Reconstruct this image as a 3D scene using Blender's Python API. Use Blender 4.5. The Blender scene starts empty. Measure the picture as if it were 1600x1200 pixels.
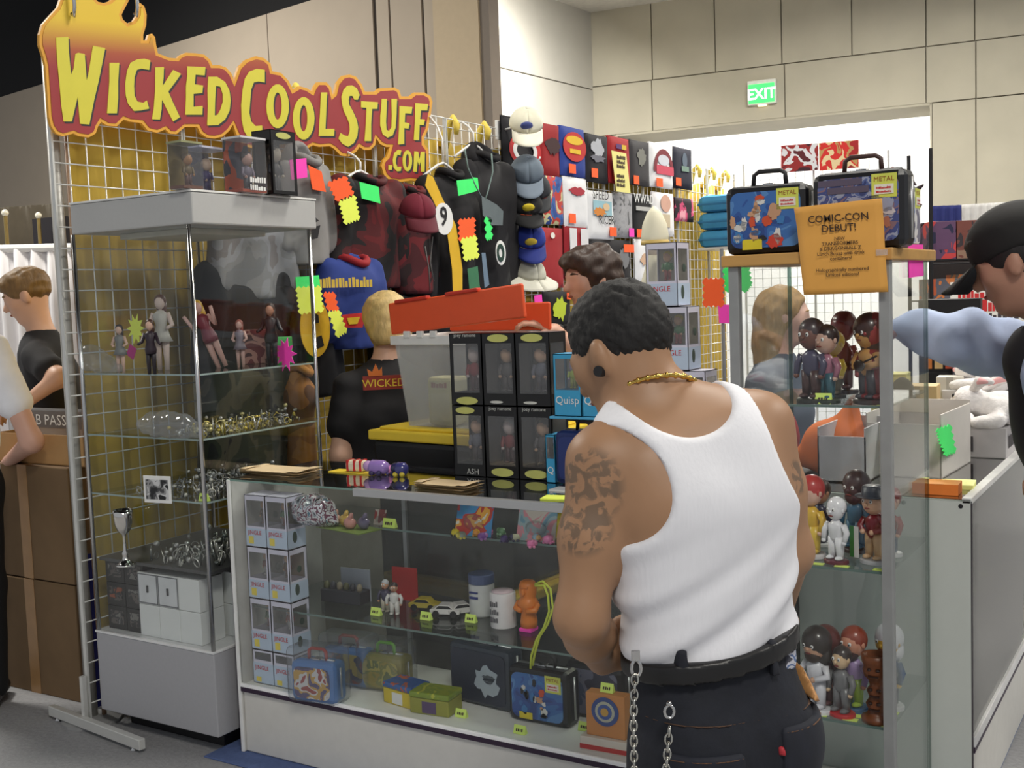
import bpy, math, random
import numpy as np
from mathutils import Vector, Matrix
from mathutils.geometry import tessellate_polygon

random.seed(7)
COL = bpy.context.scene.collection
SC = bpy.context.scene

# ------------------------------------------------------------------ camera
F_PX = 1763.69
YAW, PITCH, ROLL = -0.55945589, -0.07862395, -0.0368153
CF = np.array([math.sin(YAW)*math.cos(PITCH), math.cos(YAW)*math.cos(PITCH), math.sin(PITCH)])
_r = np.array([math.cos(YAW), -math.sin(YAW), 0.0]); _u = np.cross(_r, CF)
CR = math.cos(ROLL)*_r + math.sin(ROLL)*_u
CU = -math.sin(ROLL)*_r + math.cos(ROLL)*_u
CP = np.array([0, 0, 1.54])
cam = bpy.data.cameras.new('camera'); camo = bpy.data.objects.new('camera', cam); COL.objects.link(camo)
cam.sensor_fit = 'HORIZONTAL'; cam.sensor_width = 36; cam.lens = F_PX/1600*36
cam.clip_start = .05; cam.clip_end = 200
camo.matrix_world = Matrix(((CR[0], CU[0], -CF[0], CP[0]), (CR[1], CU[1], -CF[1], CP[1]), (CR[2], CU[2], -CF[2], CP[2]), (0, 0, 0, 1)))
SC.camera = camo

# ------------------------------------------------------------------ world, lamps, exposure
w = bpy.data.worlds.new('world'); SC.world = w; w.use_nodes = True
w.node_tree.nodes['Background'].inputs[0].default_value = (.92, .95, 1.0, 1)
w.node_tree.nodes['Background'].inputs[1].default_value = .42
SC.view_settings.view_transform = 'Standard'; SC.view_settings.look = 'None'
SC.view_settings.exposure = 0.0; SC.view_settings.gamma = 1.0; SC.view_settings.use_curve_mapping = False
SC.cycles.transparent_max_bounces = 40
SC.cycles.max_bounces = 8; SC.cycles.diffuse_bounces = 3; SC.cycles.glossy_bounces = 4
SC.cycles.use_denoising = True
def area_lamp(x, y, z, size, power, col=(1, .96, .88), aim=None):
    l = bpy.data.lights.new('area_lamp', 'AREA'); l.size = size; l.energy = power; l.color = col; l.shape = 'DISK'
    o = bpy.data.objects.new('area_lamp', l); COL.objects.link(o); o.location = (x, y, z)
    if aim is not None:
        o.rotation_euler = (Vector(aim)-Vector((x, y, z))).to_track_quat('-Z', 'Y').to_euler()
    return o
area_lamp(1.2, -.8, 5.2, 1.3, 195)            # high-bay lamps of the hall
area_lamp(-1.2, 4.6, 5.6, 1.3, 170)
area_lamp(2.8, 5.5, 5.6, 1.3, 230)
area_lamp(-7.5, 2.5, 5.6, 1.3, 330)  # unseen lamp added to brighten the left side and its floor
area_lamp(-9.5, 6.5, 5.6, 1.3, 260)  # also unseen, added to lift the far left wall
area_lamp(-2.6, 9.6, 4.6, 1.3, 260)  # unseen, added near the back walls to brighten them
area_lamp(2.4, 9.6, 5.0, 1.3, 360)  # its added partner, brightening the right of the back wall

# ------------------------------------------------------------------ pixel helpers: a view ray met with a real plane
def ray(x, y): return CF + CR*(x-800)/F_PX - CU*(y-600)/F_PX
def onZ(x, y, z): d = ray(x, y); return CP + d*(z-CP[2])/d[2]
def onX(x, y, X): d = ray(x, y); return CP + d*(X-CP[0])/d[0]
def onY(x, y, Y): d = ray(x, y); return CP + d*(Y-CP[1])/d[1]
def at(x, y, D): return CP + ray(x, y)*D
def onplane(x, y, p, n):
    d = ray(x, y); p = np.array(p); n = np.array(n); return CP + d*((p-CP)@n)/(d@n)
V3 = lambda *a: np.array(a, float)
def nrm(v): v = np.array(v, float); return v/np.linalg.norm(v)

# ------------------------------------------------------------------ materials
def lin(c):
    c = [v/255 for v in c]
    return tuple(v/12.92 if v <= .04045 else ((v+.055)/1.055)**2.4 for v in c) + (1,)
MC = {}
def _new(name):
    m = bpy.data.materials.new(name); m.use_nodes = True
    return m, m.node_tree.nodes, m.node_tree.links, m.node_tree.nodes['Principled BSDF']
def M(col, rough=.6, metal=0, var=.08, scale=18, bump=0, spec=.5, name='paint', emit=0, stretch=None, coat=0):
    key = (tuple(col), rough, metal, var, scale, bump, spec, emit, stretch, coat)
    if key in MC: return MC[key]
    m, N, L, b = _new(name)
    b.inputs['Roughness'].default_value = rough; b.inputs['Metallic'].default_value = metal
    b.inputs['Specular IOR Level'].default_value = spec
    b.inputs['Coat Weight'].default_value = coat
    if emit:
        b.inputs['Emission Color'].default_value = lin(col); b.inputs['Emission Strength'].default_value = emit
    tc = N.new('ShaderNodeTexCoord'); vec = tc.outputs['Object']
    if stretch:
        mp = N.new('ShaderNodeMapping'); mp.inputs['Scale'].default_value = stretch
        L.new(vec, mp.inputs[0]); vec = mp.outputs[0]
    nz = N.new('ShaderNodeTexNoise'); nz.inputs['Scale'].default_value = scale; nz.inputs['Detail'].default_value = 4
    L.new(vec, nz.inputs['Vector'])
    hsv = N.new('ShaderNodeHueSaturation'); hsv.inputs['Color'].default_value = lin(col)
    mr = N.new('ShaderNodeMapRange'); mr.inputs[3].default_value = 1-var*2; mr.inputs[4].default_value = 1+var*2
    L.new(nz.outputs[0], mr.inputs[0]); L.new(mr.outputs[0], hsv.inputs['Value']); L.new(hsv.outputs[0], b.inputs['Base Color'])
    if bump:
        bp = N.new('ShaderNodeBump'); bp.inputs['Strength'].default_value = bump; bp.inputs['Distance'].default_value = .01
        L.new(nz.outputs[0], bp.inputs['Height']); L.new(bp.outputs[0], b.inputs['Normal'])
    MC[key] = m; return m
def ART(cols, scale=12, rough=.45, seed=0, name='printed_art', detail=2, stretch=(1, 1, 1), coat=0, metal=0):
    """printed picture: patches of the print's own inks"""
    key = ('art', tuple(map(tuple, cols)), scale, rough, seed, detail, stretch, coat)
    if key in MC: return MC[key]
    m, N, L, b = _new(name); b.inputs['Roughness'].default_value = rough; b.inputs['Coat Weight'].default_value = coat
    b.inputs['Metallic'].default_value = metal
    tc = N.new('ShaderNodeTexCoord'); mp = N.new('ShaderNodeMapping')
    mp.inputs['Location'].default_value = (seed*1.7, seed*.9, seed*2.3); mp.inputs['Scale'].default_value = stretch
    L.new(tc.outputs['Object'], mp.inputs[0])
    nz = N.new('ShaderNodeTexNoise'); nz.inputs['Scale'].default_value = scale; nz.inputs['Detail'].default_value = detail
    nz.inputs['Distortion'].default_value = .6
    L.new(mp.outputs[0], nz.inputs['Vector'])
    cr = N.new('ShaderNodeValToRGB'); cr.color_ramp.interpolation = 'CONSTANT'
    n = len(cols); el = cr.color_ramp.elements
    for i, c in enumerate(cols):
        p = 0 if i == 0 else .30 + .40*i/n
        e = el[i] if i < 2 else el.new(p)
        e.position = p; e.color = lin(c)
    L.new(nz.outputs[0], cr.inputs[0]); L.new(cr.outputs[0], b.inputs['Base Color'])
    MC[key] = m; return m
def GLASS(tint=(238, 245, 242), refl=1.0, name='sheet_glass', rough=.015, haze=0.0):
    key = ('glass', tint, refl, rough, haze)
    if key in MC: return MC[key]
    m, N, L, b = _new(name); N.remove(b); out = N['Material Output']
    tr = N.new('ShaderNodeBsdfTransparent'); tr.inputs[0].default_value = lin(tint)
    gl = N.new('ShaderNodeBsdfGlossy'); gl.inputs['Roughness'].default_value = rough
    fr = N.new('ShaderNodeLayerWeight'); fr.inputs['Blend'].default_value = .5
    pw = N.new('ShaderNodeMath'); pw.operation = 'POWER'; pw.inputs[1].default_value = 4.5; L.new(fr.outputs['Facing'], pw.inputs[0])
    mu = N.new('ShaderNodeMath'); mu.operation = 'MULTIPLY_ADD'; mu.inputs[1].default_value = .7*refl; mu.inputs[2].default_value = .03*refl; mu.use_clamp = True
    L.new(pw.outputs[0], mu.inputs[0])
    mx = N.new('ShaderNodeMixShader'); L.new(mu.outputs[0], mx.inputs[0]); L.new(tr.outputs[0], mx.inputs[1]); L.new(gl.outputs[0], mx.inputs[2])
    last = mx
    if haze:
        df = N.new('ShaderNodeBsdfDiffuse'); df.inputs[0].default_value = (.8, .8, .8, 1)
        m2 = N.new('ShaderNodeMixShader'); m2.inputs[0].default_value = haze
        L.new(mx.outputs[0], m2.inputs[1]); L.new(df.outputs[0], m2.inputs[2]); last = m2
    L.new(last.outputs[0], out.inputs[0]); MC[key] = m; return m

WHITE = (235, 235, 232); BLACK = (22, 21, 24)
CHROME = M((200, 200, 200), .18, 1, .02, name='chrome')
ALU = M((196, 197, 198), .35, .75, .03, name='aluminium')
GL = GLASS((251, 252, 252)); GL_EDGE = GLASS((170, 190, 184), 1.0, 'glass_edge')
FILM = GLASS((240, 240, 240), 1.6, 'plastic_film', .08, .05)
ORANGE_TAG = M((255, 98, 40), .7, var=.03, name='fluorescent_orange_card')
YEL_TAG = M((236, 250, 96), .7, var=.03, name='fluorescent_yellow_card')
GREEN_TAG = M((70, 250, 120), .7, var=.03, name='fluorescent_green_card')
PINK_TAG = M((255, 70, 190), .7, var=.03, name='fluorescent_pink_card')
LIME_TAG = M((225, 250, 120), .7, var=.03, name='lime_price_card')
CARDB = M((116, 92, 64), .85, var=.08, scale=9, name='cardboard')
INK = M((60, 40, 25), .7, var=.02, name='brown_ink')
BLK = M(BLACK, .6, name='black_paint'); WHT = M(WHITE, .55, var=.03, name='white_paint')
REDINK = M((200, 40, 40), .5, var=.03, name='red_ink')

# ------------------------------------------------------------------ mesh building
class MB:
    def __init__(s): s.v = []; s.f = []; s.m = []
    def add(s, vs, fs, mi=0):
        o = len(s.v); s.v += [tuple(map(float, p)) for p in vs]
        s.f += [tuple(i+o for i in f) for f in fs]; s.m += [mi]*len(fs); return s
    def box(s, x0, x1, y0, y1, z0, z1, mi=0, R=None, c=None):
        vs = [(x, y, z) for z in (z0, z1) for y in (y0, y1) for x in (x0, x1)]
        if R is not None: vs = [tuple(np.array(R) @ np.array(p) + (0 if c is None else np.array(c))) for p in vs]
        return s.add(vs, [(0, 2, 3, 1), (4, 5, 7, 6), (0, 1, 5, 4), (2, 6, 7, 3), (0, 4, 6, 2), (1, 3, 7, 5)], mi)
    def cbox(s, c, sx, sy, sz, mi=0, R=None):
        return s.box(-sx/2, sx/2, -sy/2, sy/2, -sz/2, sz/2, mi, np.eye(3) if R is None else R, c)
    def tube(s, pts, r, n=8, mi=0, closed=False):
        pts = [np.array(p, float) for p in pts]; k = len(pts)
        rs = r if hasattr(r, '__len__') else [r]*k
        up = None; vs = []
        for i in range(k):
            a = pts[(i-1) % k] if (closed or i > 0) else pts[i]; b = pts[(i+1) % k] if (closed or i < k-1) else pts[i]
            t = nrm(b-a) if np.linalg.norm(b-a) > 1e-9 else V3(0, 0, 1)
            if up is None: up = np.cross(t, V3(0, 0, 1) if abs(t[2]) < .9 else V3(1, 0, 0))
            up = up - t*(up@t); up = nrm(up); w2 = np.cross(t, up)
            for j in range(n):
                q = 2*math.pi*j/n; vs.append(pts[i] + rs[i]*(math.cos(q)*up + math.sin(q)*w2))
        fs = []
        for i in range(k if closed else k-1):
            i2 = (i+1) % k
            for j in range(n): fs.append((i*n+j, i*n+(j+1) % n, i2*n+(j+1) % n, i2*n+j))
        if not closed: fs += [tuple(range(n-1, -1, -1)), tuple((k-1)*n+j for j in range(n))]
        return s.add(vs, fs, mi)
    def lathe(s, prof, c=(0, 0, 0), n=20, mi=0, sx=1, sy=1):
        vs = []; k = len(prof)
        for r, z in prof:
            for j in range(n): q = 2*math.pi*j/n; vs.append((c[0]+r*sx*math.cos(q), c[1]+r*sy*math.sin(q), c[2]+z))
        fs = [(i*n+j, i*n+(j+1) % n, (i+1)*n+(j+1) % n, (i+1)*n+j) for i in range(k-1) for j in range(n)]
        fs += [tuple(range(n-1, -1, -1)), tuple((k-1)*n+j for j in range(n))]
        return s.add(vs, fs, mi)
    def ball(s, c, rx, ry=None, rz=None, n=14, mi=0, R=None):
        ry = rx if ry is None else ry; rz = rx if rz is None else rz; h = max(6, n*2//3)
        vs = []
        for i in range(h+1):
            a = math.pi*i/h - math.pi/2; a = max(min(a, math.pi/2-.01), -math.pi/2+.01)
            for j in range(n): q = 2*math.pi*j/n; vs.append((rx*math.cos(a)*math.cos(q), ry*math.cos(a)*math.sin(q), rz*math.sin(a)))
        if R is not None: vs = [tuple(np.array(R) @ np.array(p)) for p in vs]
        vs = [(p[0]+c[0], p[1]+c[1], p[2]+c[2]) for p in vs]
        fs = [(i*n+j, i*n+(j+1) % n, (i+1)*n+(j+1) % n, (i+1)*n+j) for i in range(h) for j in range(n)]
        fs += [tuple(range(n-1, -1, -1)), tuple(h*n+j for j in range(n))]
        return s.add(vs, fs, mi)
    def poly(s, pts, ext, mi=0, holes=()):
        """flat outline (3-D points) pushed through by the vector ext"""
        loops = [list(map(np.array, pts))] + [list(map(np.array, h)) for h in holes]
        flat = [p for l in loops for p in l]; n = len(flat)
        tris = tessellate_polygon([[Vector(p) for p in l] for l in loops])
        ext = np.array(ext, float)
        fs = [tuple(t) for t in tris] + [tuple(i+n for i in reversed(t)) for t in tris]
        o = 0
        for l in loops:
            k = len(l); fs += [(o+i, o+(i+1) % k, n+o+(i+1) % k, n+o+i) for i in range(k)]; o += k
        return s.add(flat + [p+ext for p in flat], fs, mi)
    def grid(s, fn, nu, nv, mi=0):
        vs = [fn(i/nu, j/nv) for j in range(nv+1) for i in range(nu+1)]
        return s.add(vs, [(j*(nu+1)+i, j*(nu+1)+i+1, (j+1)*(nu+1)+i+1, (j+1)*(nu+1)+i) for j in range(nv) for i in range(nu)], mi)
    def build(s, name, mat, parent=None, smooth=False, bevel=0, world=False, solid=0, fix=True):
        me = bpy.data.meshes.new(name)
        vs = s.v
        if world and parent is not None:
            inv = rootmat(parent).inverted(); vs = [tuple(inv @ Vector(p)) for p in vs]
        me.from_pydata(vs, [], s.f)
        ms = mat if isinstance(mat, (list, tuple)) else [mat]
        for m_ in ms: me.materials.append(m_)
        if len(ms) > 1: me.polygons.foreach_set('material_index', s.m)
        if fix:
            import bmesh
            bm = bmesh.new(); bm.from_mesh(me); bmesh.ops.recalc_face_normals(bm, faces=bm.faces); bm.to_mesh(me); bm.free()
        if smooth: me.polygons.foreach_set('use_smooth', [True]*len(me.polygons))
        me.update()
        o = bpy.data.objects.new(name, me); COL.objects.link(o)
        if parent is not None: o.parent = parent
        if bevel:
            md = o.modifiers.new('bevel', 'BEVEL'); md.width = bevel; md.segments = 2; md.limit_method = 'ANGLE'
        if solid:
            md = o.modifiers.new('solid', 'SOLIDIFY'); md.thickness = solid; md.offset = 0
        return o
def rootmat(o):
    while o.parent is not None: o = o.parent
    return Matrix.Translation(o.location) @ Matrix.Rotation(o.rotation_euler[2], 4, 'Z')
def tag(o, label, cat, group=None, kind=None):
    if label: o['label'] = label
    if cat: o['category'] = cat
    if group: o['group'] = group
    if kind: o['kind'] = kind
    return o
def thing(name, label, cat, loc=(0, 0, 0), rz=0, group=None):
    o = bpy.data.objects.new(name, None); COL.objects.link(o); o.empty_display_size = .05
    o.location = tuple(map(float, loc)); o.rotation_euler = (0, 0, rz)
    return tag(o, label, cat, group)
def struct(o): o['kind'] = 'structure'; return o
def plabel(o, l): o['label'] = l; return o
def copy_tree(o, parent=None):
    c = o.copy(); COL.objects.link(c)
    if parent is not None: c.parent = parent
    for ch in o.children: copy_tree(ch, c)
    return c
TX = {}
def text(s, size, mat, parent, org, right, up, name='lettering', world=False, depth=.0006, align='CENTER', sx=1.0, bold=.0):
    """flat print: letters as thin raised ink; org = middle of the baseline"""
    key = (s, align, bold)
    if key not in TX:
        cu = bpy.data.curves.new('t', 'FONT'); cu.body = s; cu.align_x = align; cu.size = 1; cu.resolution_u = 2; cu.offset = bold
        ob = bpy.data.objects.new('t', cu); me = bpy.data.meshes.new_from_object(ob)
        TX[key] = ([tuple(v.co) for v in me.vertices], [tuple(p.vertices) for p in me.polygons])
        bpy.data.meshes.remove(me); bpy.data.objects.remove(ob); bpy.data.curves.remove(cu)
    vs, fs = TX[key]; right = np.array(right, float); up = np.array(up, float); n = np.cross(right, up); org = np.array(org, float)
    b = MB(); b.add([org + right*(p[0]*size*sx) + up*(p[1]*size) + n*depth for p in vs], fs)
    return b.build(name, mat, parent, world=world, fix=False)

def scrib(w, h, mat, parent, org, right, up, seed=0, n=9, world=False, name='small_print'):
    """a line of print too small to read: a row of uneven ink strokes"""
    rr = random.Random(seed); right = np.array(right, float); up = np.array(up, float); nn = np.cross(right, up); org = np.array(org, float); b = MB(); x = -w/2
    while x < w/2-w/n*.3:
        d = w/n*rr.uniform(.5, .95); a = h*rr.uniform(.6, 1.0)
        b.add([org+right*(x+d*i)+up*(a*j)+nn*(.0004) for j in (0, 1) for i in (0, 1)], [(0, 1, 3, 2)]); x += d+w/n*rr.uniform(.1, .3)
    o = b.build(name, mat, parent, world=world, fix=False); o['kind'] = 'stuff'; return o
# ------------------------------------------------------------------ soft bodies: blended distance fields meshed by surface nets
def cone(a, b, ra, rb, k=.03, op=1): return ('cone', np.array(a, float), np.array(b, float), ra, rb, k, op)
def ell(c, r, axes=None, k=.03, op=1): return ('ell', np.array(c, float), np.array(r, float), np.eye(3) if axes is None else np.array(axes, float), k, op)
def ecap(a, b, ra, rb, U, Vx, k=.03, op=1): return ('ecap', np.array(a, float), np.array(b, float), ra, rb, np.array(U, float), np.array(Vx, float), k, op)
def half(p, n, k=.002): return ('half', np.array(p, float), nrm(n), k)       # keeps the side n points away from
def _ext(p):
    if p[0] == 'cone': r = max(p[3], p[4]); return np.minimum(p[1], p[2])-r, np.maximum(p[1], p[2])+r
    if p[0] == 'ell': r = max(p[2]); return p[1]-r, p[1]+r
    if p[0] == 'ecap': r = max(*p[3], *p[4]); return np.minimum(p[1], p[2])-r, np.maximum(p[1], p[2])+r
def _dist(p, P):
    if p[0] == 'cone':
        a, b, ra, rb = p[1:5]; ab = b-a; t = np.clip(((P-a)@ab)/(ab@ab), 0, 1)
        return np.linalg.norm(P-a-t[..., None]*ab, axis=-1) - (ra+(rb-ra)*t)
    if p[0] == 'ell':
        q = ((P-p[1])@p[3].T)/p[2]; return (np.linalg.norm(q, axis=-1)-1)*min(p[2])
    if p[0] == 'ecap':
        a, b, ra, rb, U, Vx = p[1:7]; ab = b-a; t = np.clip(((P-a)@ab)/(ab@ab), 0, 1); q = P-a-t[..., None]*ab
        ru = ra[0]+(rb[0]-ra[0])*t; rv = ra[1]+(rb[1]-ra[1])*t; W = np.cross(U, Vx)
        return (np.sqrt(((q@U)/ru)**2+((q@Vx)/rv)**2+((q@W)/np.minimum(ru, rv))**2)-1)*np.minimum(ru, rv)
def sdf(prims, h):
    ex = [_ext(p) for p in prims if p[0] != 'half' and p[-1] > 0]
    lo = np.min([e[0] for e in ex], 0)-3*h-.02; hi = np.max([e[1] for e in ex], 0)+3*h+.02
    n = np.ceil((hi-lo)/h).astype(int)+1
    Fd = np.full(n, .5, np.float32)
    ax = [lo[i]+h*np.arange(n[i]) for i in range(3)]
    for p in prims:
        if p[0] == 'half':
            X, Y, Z = np.meshgrid(*ax, indexing='ij', sparse=True)
            d = (X-p[1][0])*p[2][0]+(Y-p[1][1])*p[2][1]+(Z-p[1][2])*p[2][2]
            Fd = np.maximum(Fd, d.astype(np.float32)); continue
        k = p[-2]; op = p[-1]; l, u = _ext(p); mg = k+3*h
        i0 = np.clip(np.floor((l-mg-lo)/h).astype(int), 0, n-1); i1 = np.clip(np.ceil((u+mg-lo)/h).astype(int)+1, 1, n)
        if np.any(i1 <= i0): continue
        sl = tuple(slice(a, b) for a, b in zip(i0, i1))
        P = np.stack(np.meshgrid(*[ax[i][sl[i]] for i in range(3)], indexing='ij'), -1)
        d = _dist(p, P).astype(np.float32); f = Fd[sl]
        if op < 0: hh = np.clip(.5-.5*(f+d)/k, 0, 1); Fd[sl] = f*(1-hh)-d*hh+k*hh*(1-hh)
        else: hh = np.clip(.5+.5*(f-d)/k, 0, 1); Fd[sl] = f*(1-hh)+d*hh-k*hh*(1-hh)
    s = Fd < 0
    c = sum(s[a:n[0]-1+a, b:n[1]-1+b, g:n[2]-1+g].astype(np.int8) for a in (0, 1) for b in (0, 1) for g in (0, 1))
    act = (c > 0) & (c < 8); idx = np.full(act.shape, -1); cells = np.argwhere(act); idx[act] = np.arange(len(cells))
    acc = np.zeros((len(cells), 3)); cnt = np.zeros(len(cells))
    cor = [(a, b, g) for a in (0, 1) for b in (0, 1) for g in (0, 1)]
    for A in cor:
        for ax_ in range(3):
            if A[ax_]: continue
            B = list(A); B[ax_] = 1
            fa = Fd[tuple((cells+A).T)]; fb = Fd[tuple((cells+B).T)]; m = (fa < 0) != (fb < 0)
            t = np.where(m, fa/np.where(m, fa-fb, 1), 0); p = np.tile(np.array(A, float), (len(cells), 1)); p[:, ax_] += t
            acc[m] += p[m]; cnt[m] += 1
    v = (cells+acc/cnt[:, None])*h+lo
    fs = []
    for ax_ in range(3):
        a2, a3 = (ax_+1) % 3, (ax_+2) % 3
        s1 = [slice(None)]*3; s2 = [slice(None)]*3; s1[ax_] = slice(0, -1); s2[ax_] = slice(1, None)
        cr = np.argwhere(s[tuple(s1)] != s[tuple(s2)])
        cr = cr[(cr[:, a2] > 0) & (cr[:, a3] > 0) & (cr[:, a2] < n[a2]-1) & (cr[:, a3] < n[a3]-1)]
        q = []
        for d2, d3 in ((-1, -1), (0, -1), (0, 0), (-1, 0)):
            e = cr.copy(); e[:, a2] += d2; e[:, a3] += d3; q.append(idx[tuple(e.T)])
        q = np.stack(q, 1); ins = s[tuple(cr.T)]
        q[~ins] = q[~ins][:, ::-1]; fs.append(q)
    fs = np.concatenate(fs); fs = fs[(fs >= 0).all(1)]
    return v, fs
def normals(v, f):
    n = np.zeros_like(v); fn = np.cross(v[f[:, 2]]-v[f[:, 0]], v[f[:, 3]]-v[f[:, 1]])
    for i in range(4): np.add.at(n, f[:, i], fn)
    return n/np.maximum(np.linalg.norm(n, axis=1), 1e-12)[:, None]
def relax(v, f, it=1):
    for _ in range(it):
        s = np.zeros_like(v); c = np.zeros(len(v))
        for i in range(4):
            for j in (1, 3): np.add.at(s, f[:, i], v[f[:, (i+j) % 4]]); np.add.at(c, f[:, i], 1)
        v = .5*v+.5*s/np.maximum(c, 1)[:, None]
    return v
def soft(name, prims, h, mat, parent, wrinkle=None, smooth_it=1, world=True):
    v, f = sdf(prims, h); v = relax(v, f, smooth_it)
    if wrinkle is not None: v = v + normals(v, f)*wrinkle(v)[:, None]
    b = MB(); b.v = [tuple(p) for p in v]; b.f = [tuple(int(i) for i in q) for q in f]; b.m = [0]*len(f)
    return b.build(name, mat, parent, smooth=True, world=world, fix=False)
def wob(v, fr, seed=0):
    """cheap smooth noise from crossed waves"""
    r = np.random.RandomState(seed); o = np.zeros(len(v))
    for _ in range(6):
        d = r.randn(3); d /= np.linalg.norm(d); o += np.sin(v@d*fr*(.6+r.rand())+r.rand()*6.28)
    return o/6
# ================================================================== the hall
carpet = M((150, 150, 152), .95, var=.12, scale=60, bump=.5, name='grey_carpet')
b = MB(); b.box(-22, 8, -4, 18, -.05, 0); struct(b.build('floor', carpet))
b = MB(); b.box(-2.93, -.56, 2.60, 9.2, 0, .006); tag(b.build('booth_carpet', M((86, 104, 150), .95, var=.12, scale=60, bump=.4, name='blue_carpet'), bevel=.003), 'blue carpet laid under the glass counters of the stall', 'carpet')

concrete = M((184, 178, 160), .85, var=.07, scale=2.2, bump=.06, name='cast_concrete')
concrete2 = M((178, 174, 164), .85, var=.06, scale=2.0, bump=.05, name='cast_concrete_side')
jointm = M((140, 134, 120), .9, name='joint_shadow_gap')
def hdir(x, y):
    d = ray(x, y); d = V3(d[0], d[1], 0); return nrm(d)
UZ = V3(0, 0, 1)
PC = at(927, 150, 14.0)
# back wall of concrete panels with a wide opening
dB = -hdir(-2860, 595); nB = np.cross(dB, UZ)            # nB points back to the camera side
if nB @ (CP-PC) < 0: nB = -nB
def wb(px, py):
    p = onplane(px, py, PC, nB); return float((p-PC)@dB), float(p[2])
def wbp(s, z, out=0.): return V3(PC[0], PC[1], 0)+dB*s+UZ*z+nB*out
def slab(b, s0, s1, z0, z1, o0, o1, P):
    q = [P(s, z, o) for o in (o0, o1) for z in (z0, z1) for s in (s0, s1)]
    b.add(q, [(0, 2, 3, 1), (4, 5, 7, 6), (0, 1, 5, 4), (2, 6, 7, 3), (0, 4, 6, 2), (1, 3, 7, 5)])
zA = wb(1200, 103)[1]; zC = wb(1455, 161)[1]; sR = wb(1455, 200)[0]; sL = wb(965, 215)[0]; zT = at(926, 22, 14)[2]
b = MB()
slab(b, -.3, sL, 0, zC, -.9, -.03, wbp); slab(b, sR, sR+9, 0, zC, -.9, -.03, wbp); slab(b, -.3, sR+9, zC, zT+1.2, -.9, -.03, wbp)
wall_back = struct(b.build('wall_back', jointm))
soff = MB(); slab(soff, sL, sR, zC, zC+.02, -.9, -.02, wbp); 
up_j = [-.25]+[wb(x, 60)[0] for x in (1018, 1117, 1221, 1331, 1447, 1523)]+[wb(1523, 60)[0]+1.9, wb(1523, 60)[0]+3.9]
mid_j = [-.25]+[wb(x, 130)[0] for x in (1018, 1226, 1447, 1525)]+[wb(1525, 130)[0]+1.9, wb(1525, 130)[0]+3.9]
g = .007
def panels(js, z0, z1):
    for a, c in zip(js[:-1], js[1:]):
        q = MB(); slab(q, a+g, c-g, z0+g, z1-g, -.04, 0, wbp); q.build('concrete_panel', concrete, wall_back)
panels(up_j, zA, zT+.6); panels(mid_j, zC, zA); panels([sR+g, wb(1525, 200)[0], wb(1525, 200)[0]+2.5, wb(1525, 200)[0]+5], .0, zC)
panels([-.25, sL], 0, zC)
q = MB(); slab(q, sL-.02, sR+.01, zC-.02, zC+g, -.89, -.01, wbp); q.build('opening_soffit', concrete, wall_back)
q = MB(); slab(q, sR-.015, sR+g, 0, zC, -.89, -.01, wbp); q.build('opening_jamb', concrete, wall_back)
# bright white lobby beyond the opening
b = MB(); slab(b, sL-3, sR+3, 0, 7, -3.2, -3.0, wbp)
struct(b.build('wall_lobby', M((246, 244, 240), .8, var=.01, name='white_lobby_wall')))
pl = wbp((sL+sR)/2, 5.4, -2.0); aim = wbp((sL+sR)/2, 2.6, -3.0)
area_lamp(pl[0]-1.2, pl[1], pl[2], 1.2, 270, (1, .99, .96), aim); area_lamp(pl[0]+1.4, pl[1], pl[2], 1.2, 270, (1, .99, .96), aim)
# concrete side wall
dS = -hdir(2062, 414); nS = np.cross(UZ, dS)
if nS @ (CP-PC) < 0: nS = -nS
def wsp(s, z, out=0.): return V3(PC[0], PC[1], 0)+dS*s+UZ*z+nS*out
zS = float(onplane(850, 122, PC, nS)[2])
b = MB(); slab(b, -.2, 3.3, 0, zT+1.2, -.5, -.03, wsp); wall_side = struct(b.build('wall_side', jointm))
for z0, z1 in ((0, zS), (zS, zT+.6)):
    for s0, s1 in ((0.0, 3.28),):
        q = MB(); slab(q, s0+g*.5, s1-g*.5, z0+g, z1-g, -.04, 0, wsp); q.build('concrete_panel', concrete2, wall_side)
# pale ceiling piece over the concrete corner
b = MB(); pts = [wsp(3.3, zT, .0), wsp(-.2, zT, -.2), wbp(12, zT, -.1), wbp(12, zT, 4.5), wsp(3.3, zT, 4.5)]
b.poly(pts, (0, 0, .1)); struct(b.build('ceiling_soffit', M((200, 196, 186), .8, name='pale_ceiling')))
# beige partition wall on the left, black ceiling above it
PW = at(770, 150, 10.2); dW = hdir(-1228, 536); nW = np.cross(UZ, dW)
if nW @ (CP-PW) < 0: nW = -nW
def wwp(s, z, out=0.): return V3(PW[0], PW[1], 0)+dW*s+UZ*z+nW*out
def ws(px, py): p = onplane(px, py, PW, nW); return float((p-PW)@dW), float(p[2])
zL = ws(240, 77)[1]; print('left wall top', zL, 'back', zA, zC, zT)
beige = M((176, 163, 146), .85, var=.03, scale=3, name='beige_wall_panel')
b = MB(); slab(b, 0.06, 22, 0, zL, -.06, -.02, wwp); wall_left = struct(b.build('wall_left', M((60, 52, 46), .9, name='dark_joint')))
js = [ws(690, 100)[0], ws(662, 100)[0], ws(612, 100)[0], ws(586, 100)[0], ws(420, 100)[0], ws(200, 100)[0], ws(-40, 100)[0], 22]
for i, (a, c) in enumerate(zip(js[:-1], js[1:])):
    gg = (.03, .012, .05, .012, .004, .004, .004)[i]
    q = MB(); slab(q, a+gg*.3, c-gg, 0, zL, -.03, 0, wwp); q.build('partition_panel', beige, wall_left)
q = MB(); slab(q, 0.05, js[0]-.01, 0, zL+.4, -.05, .10, wwp); struct(q.build('trim_1', M((186, 168, 140), .8, var=.03, name='tan_column')))
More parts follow.
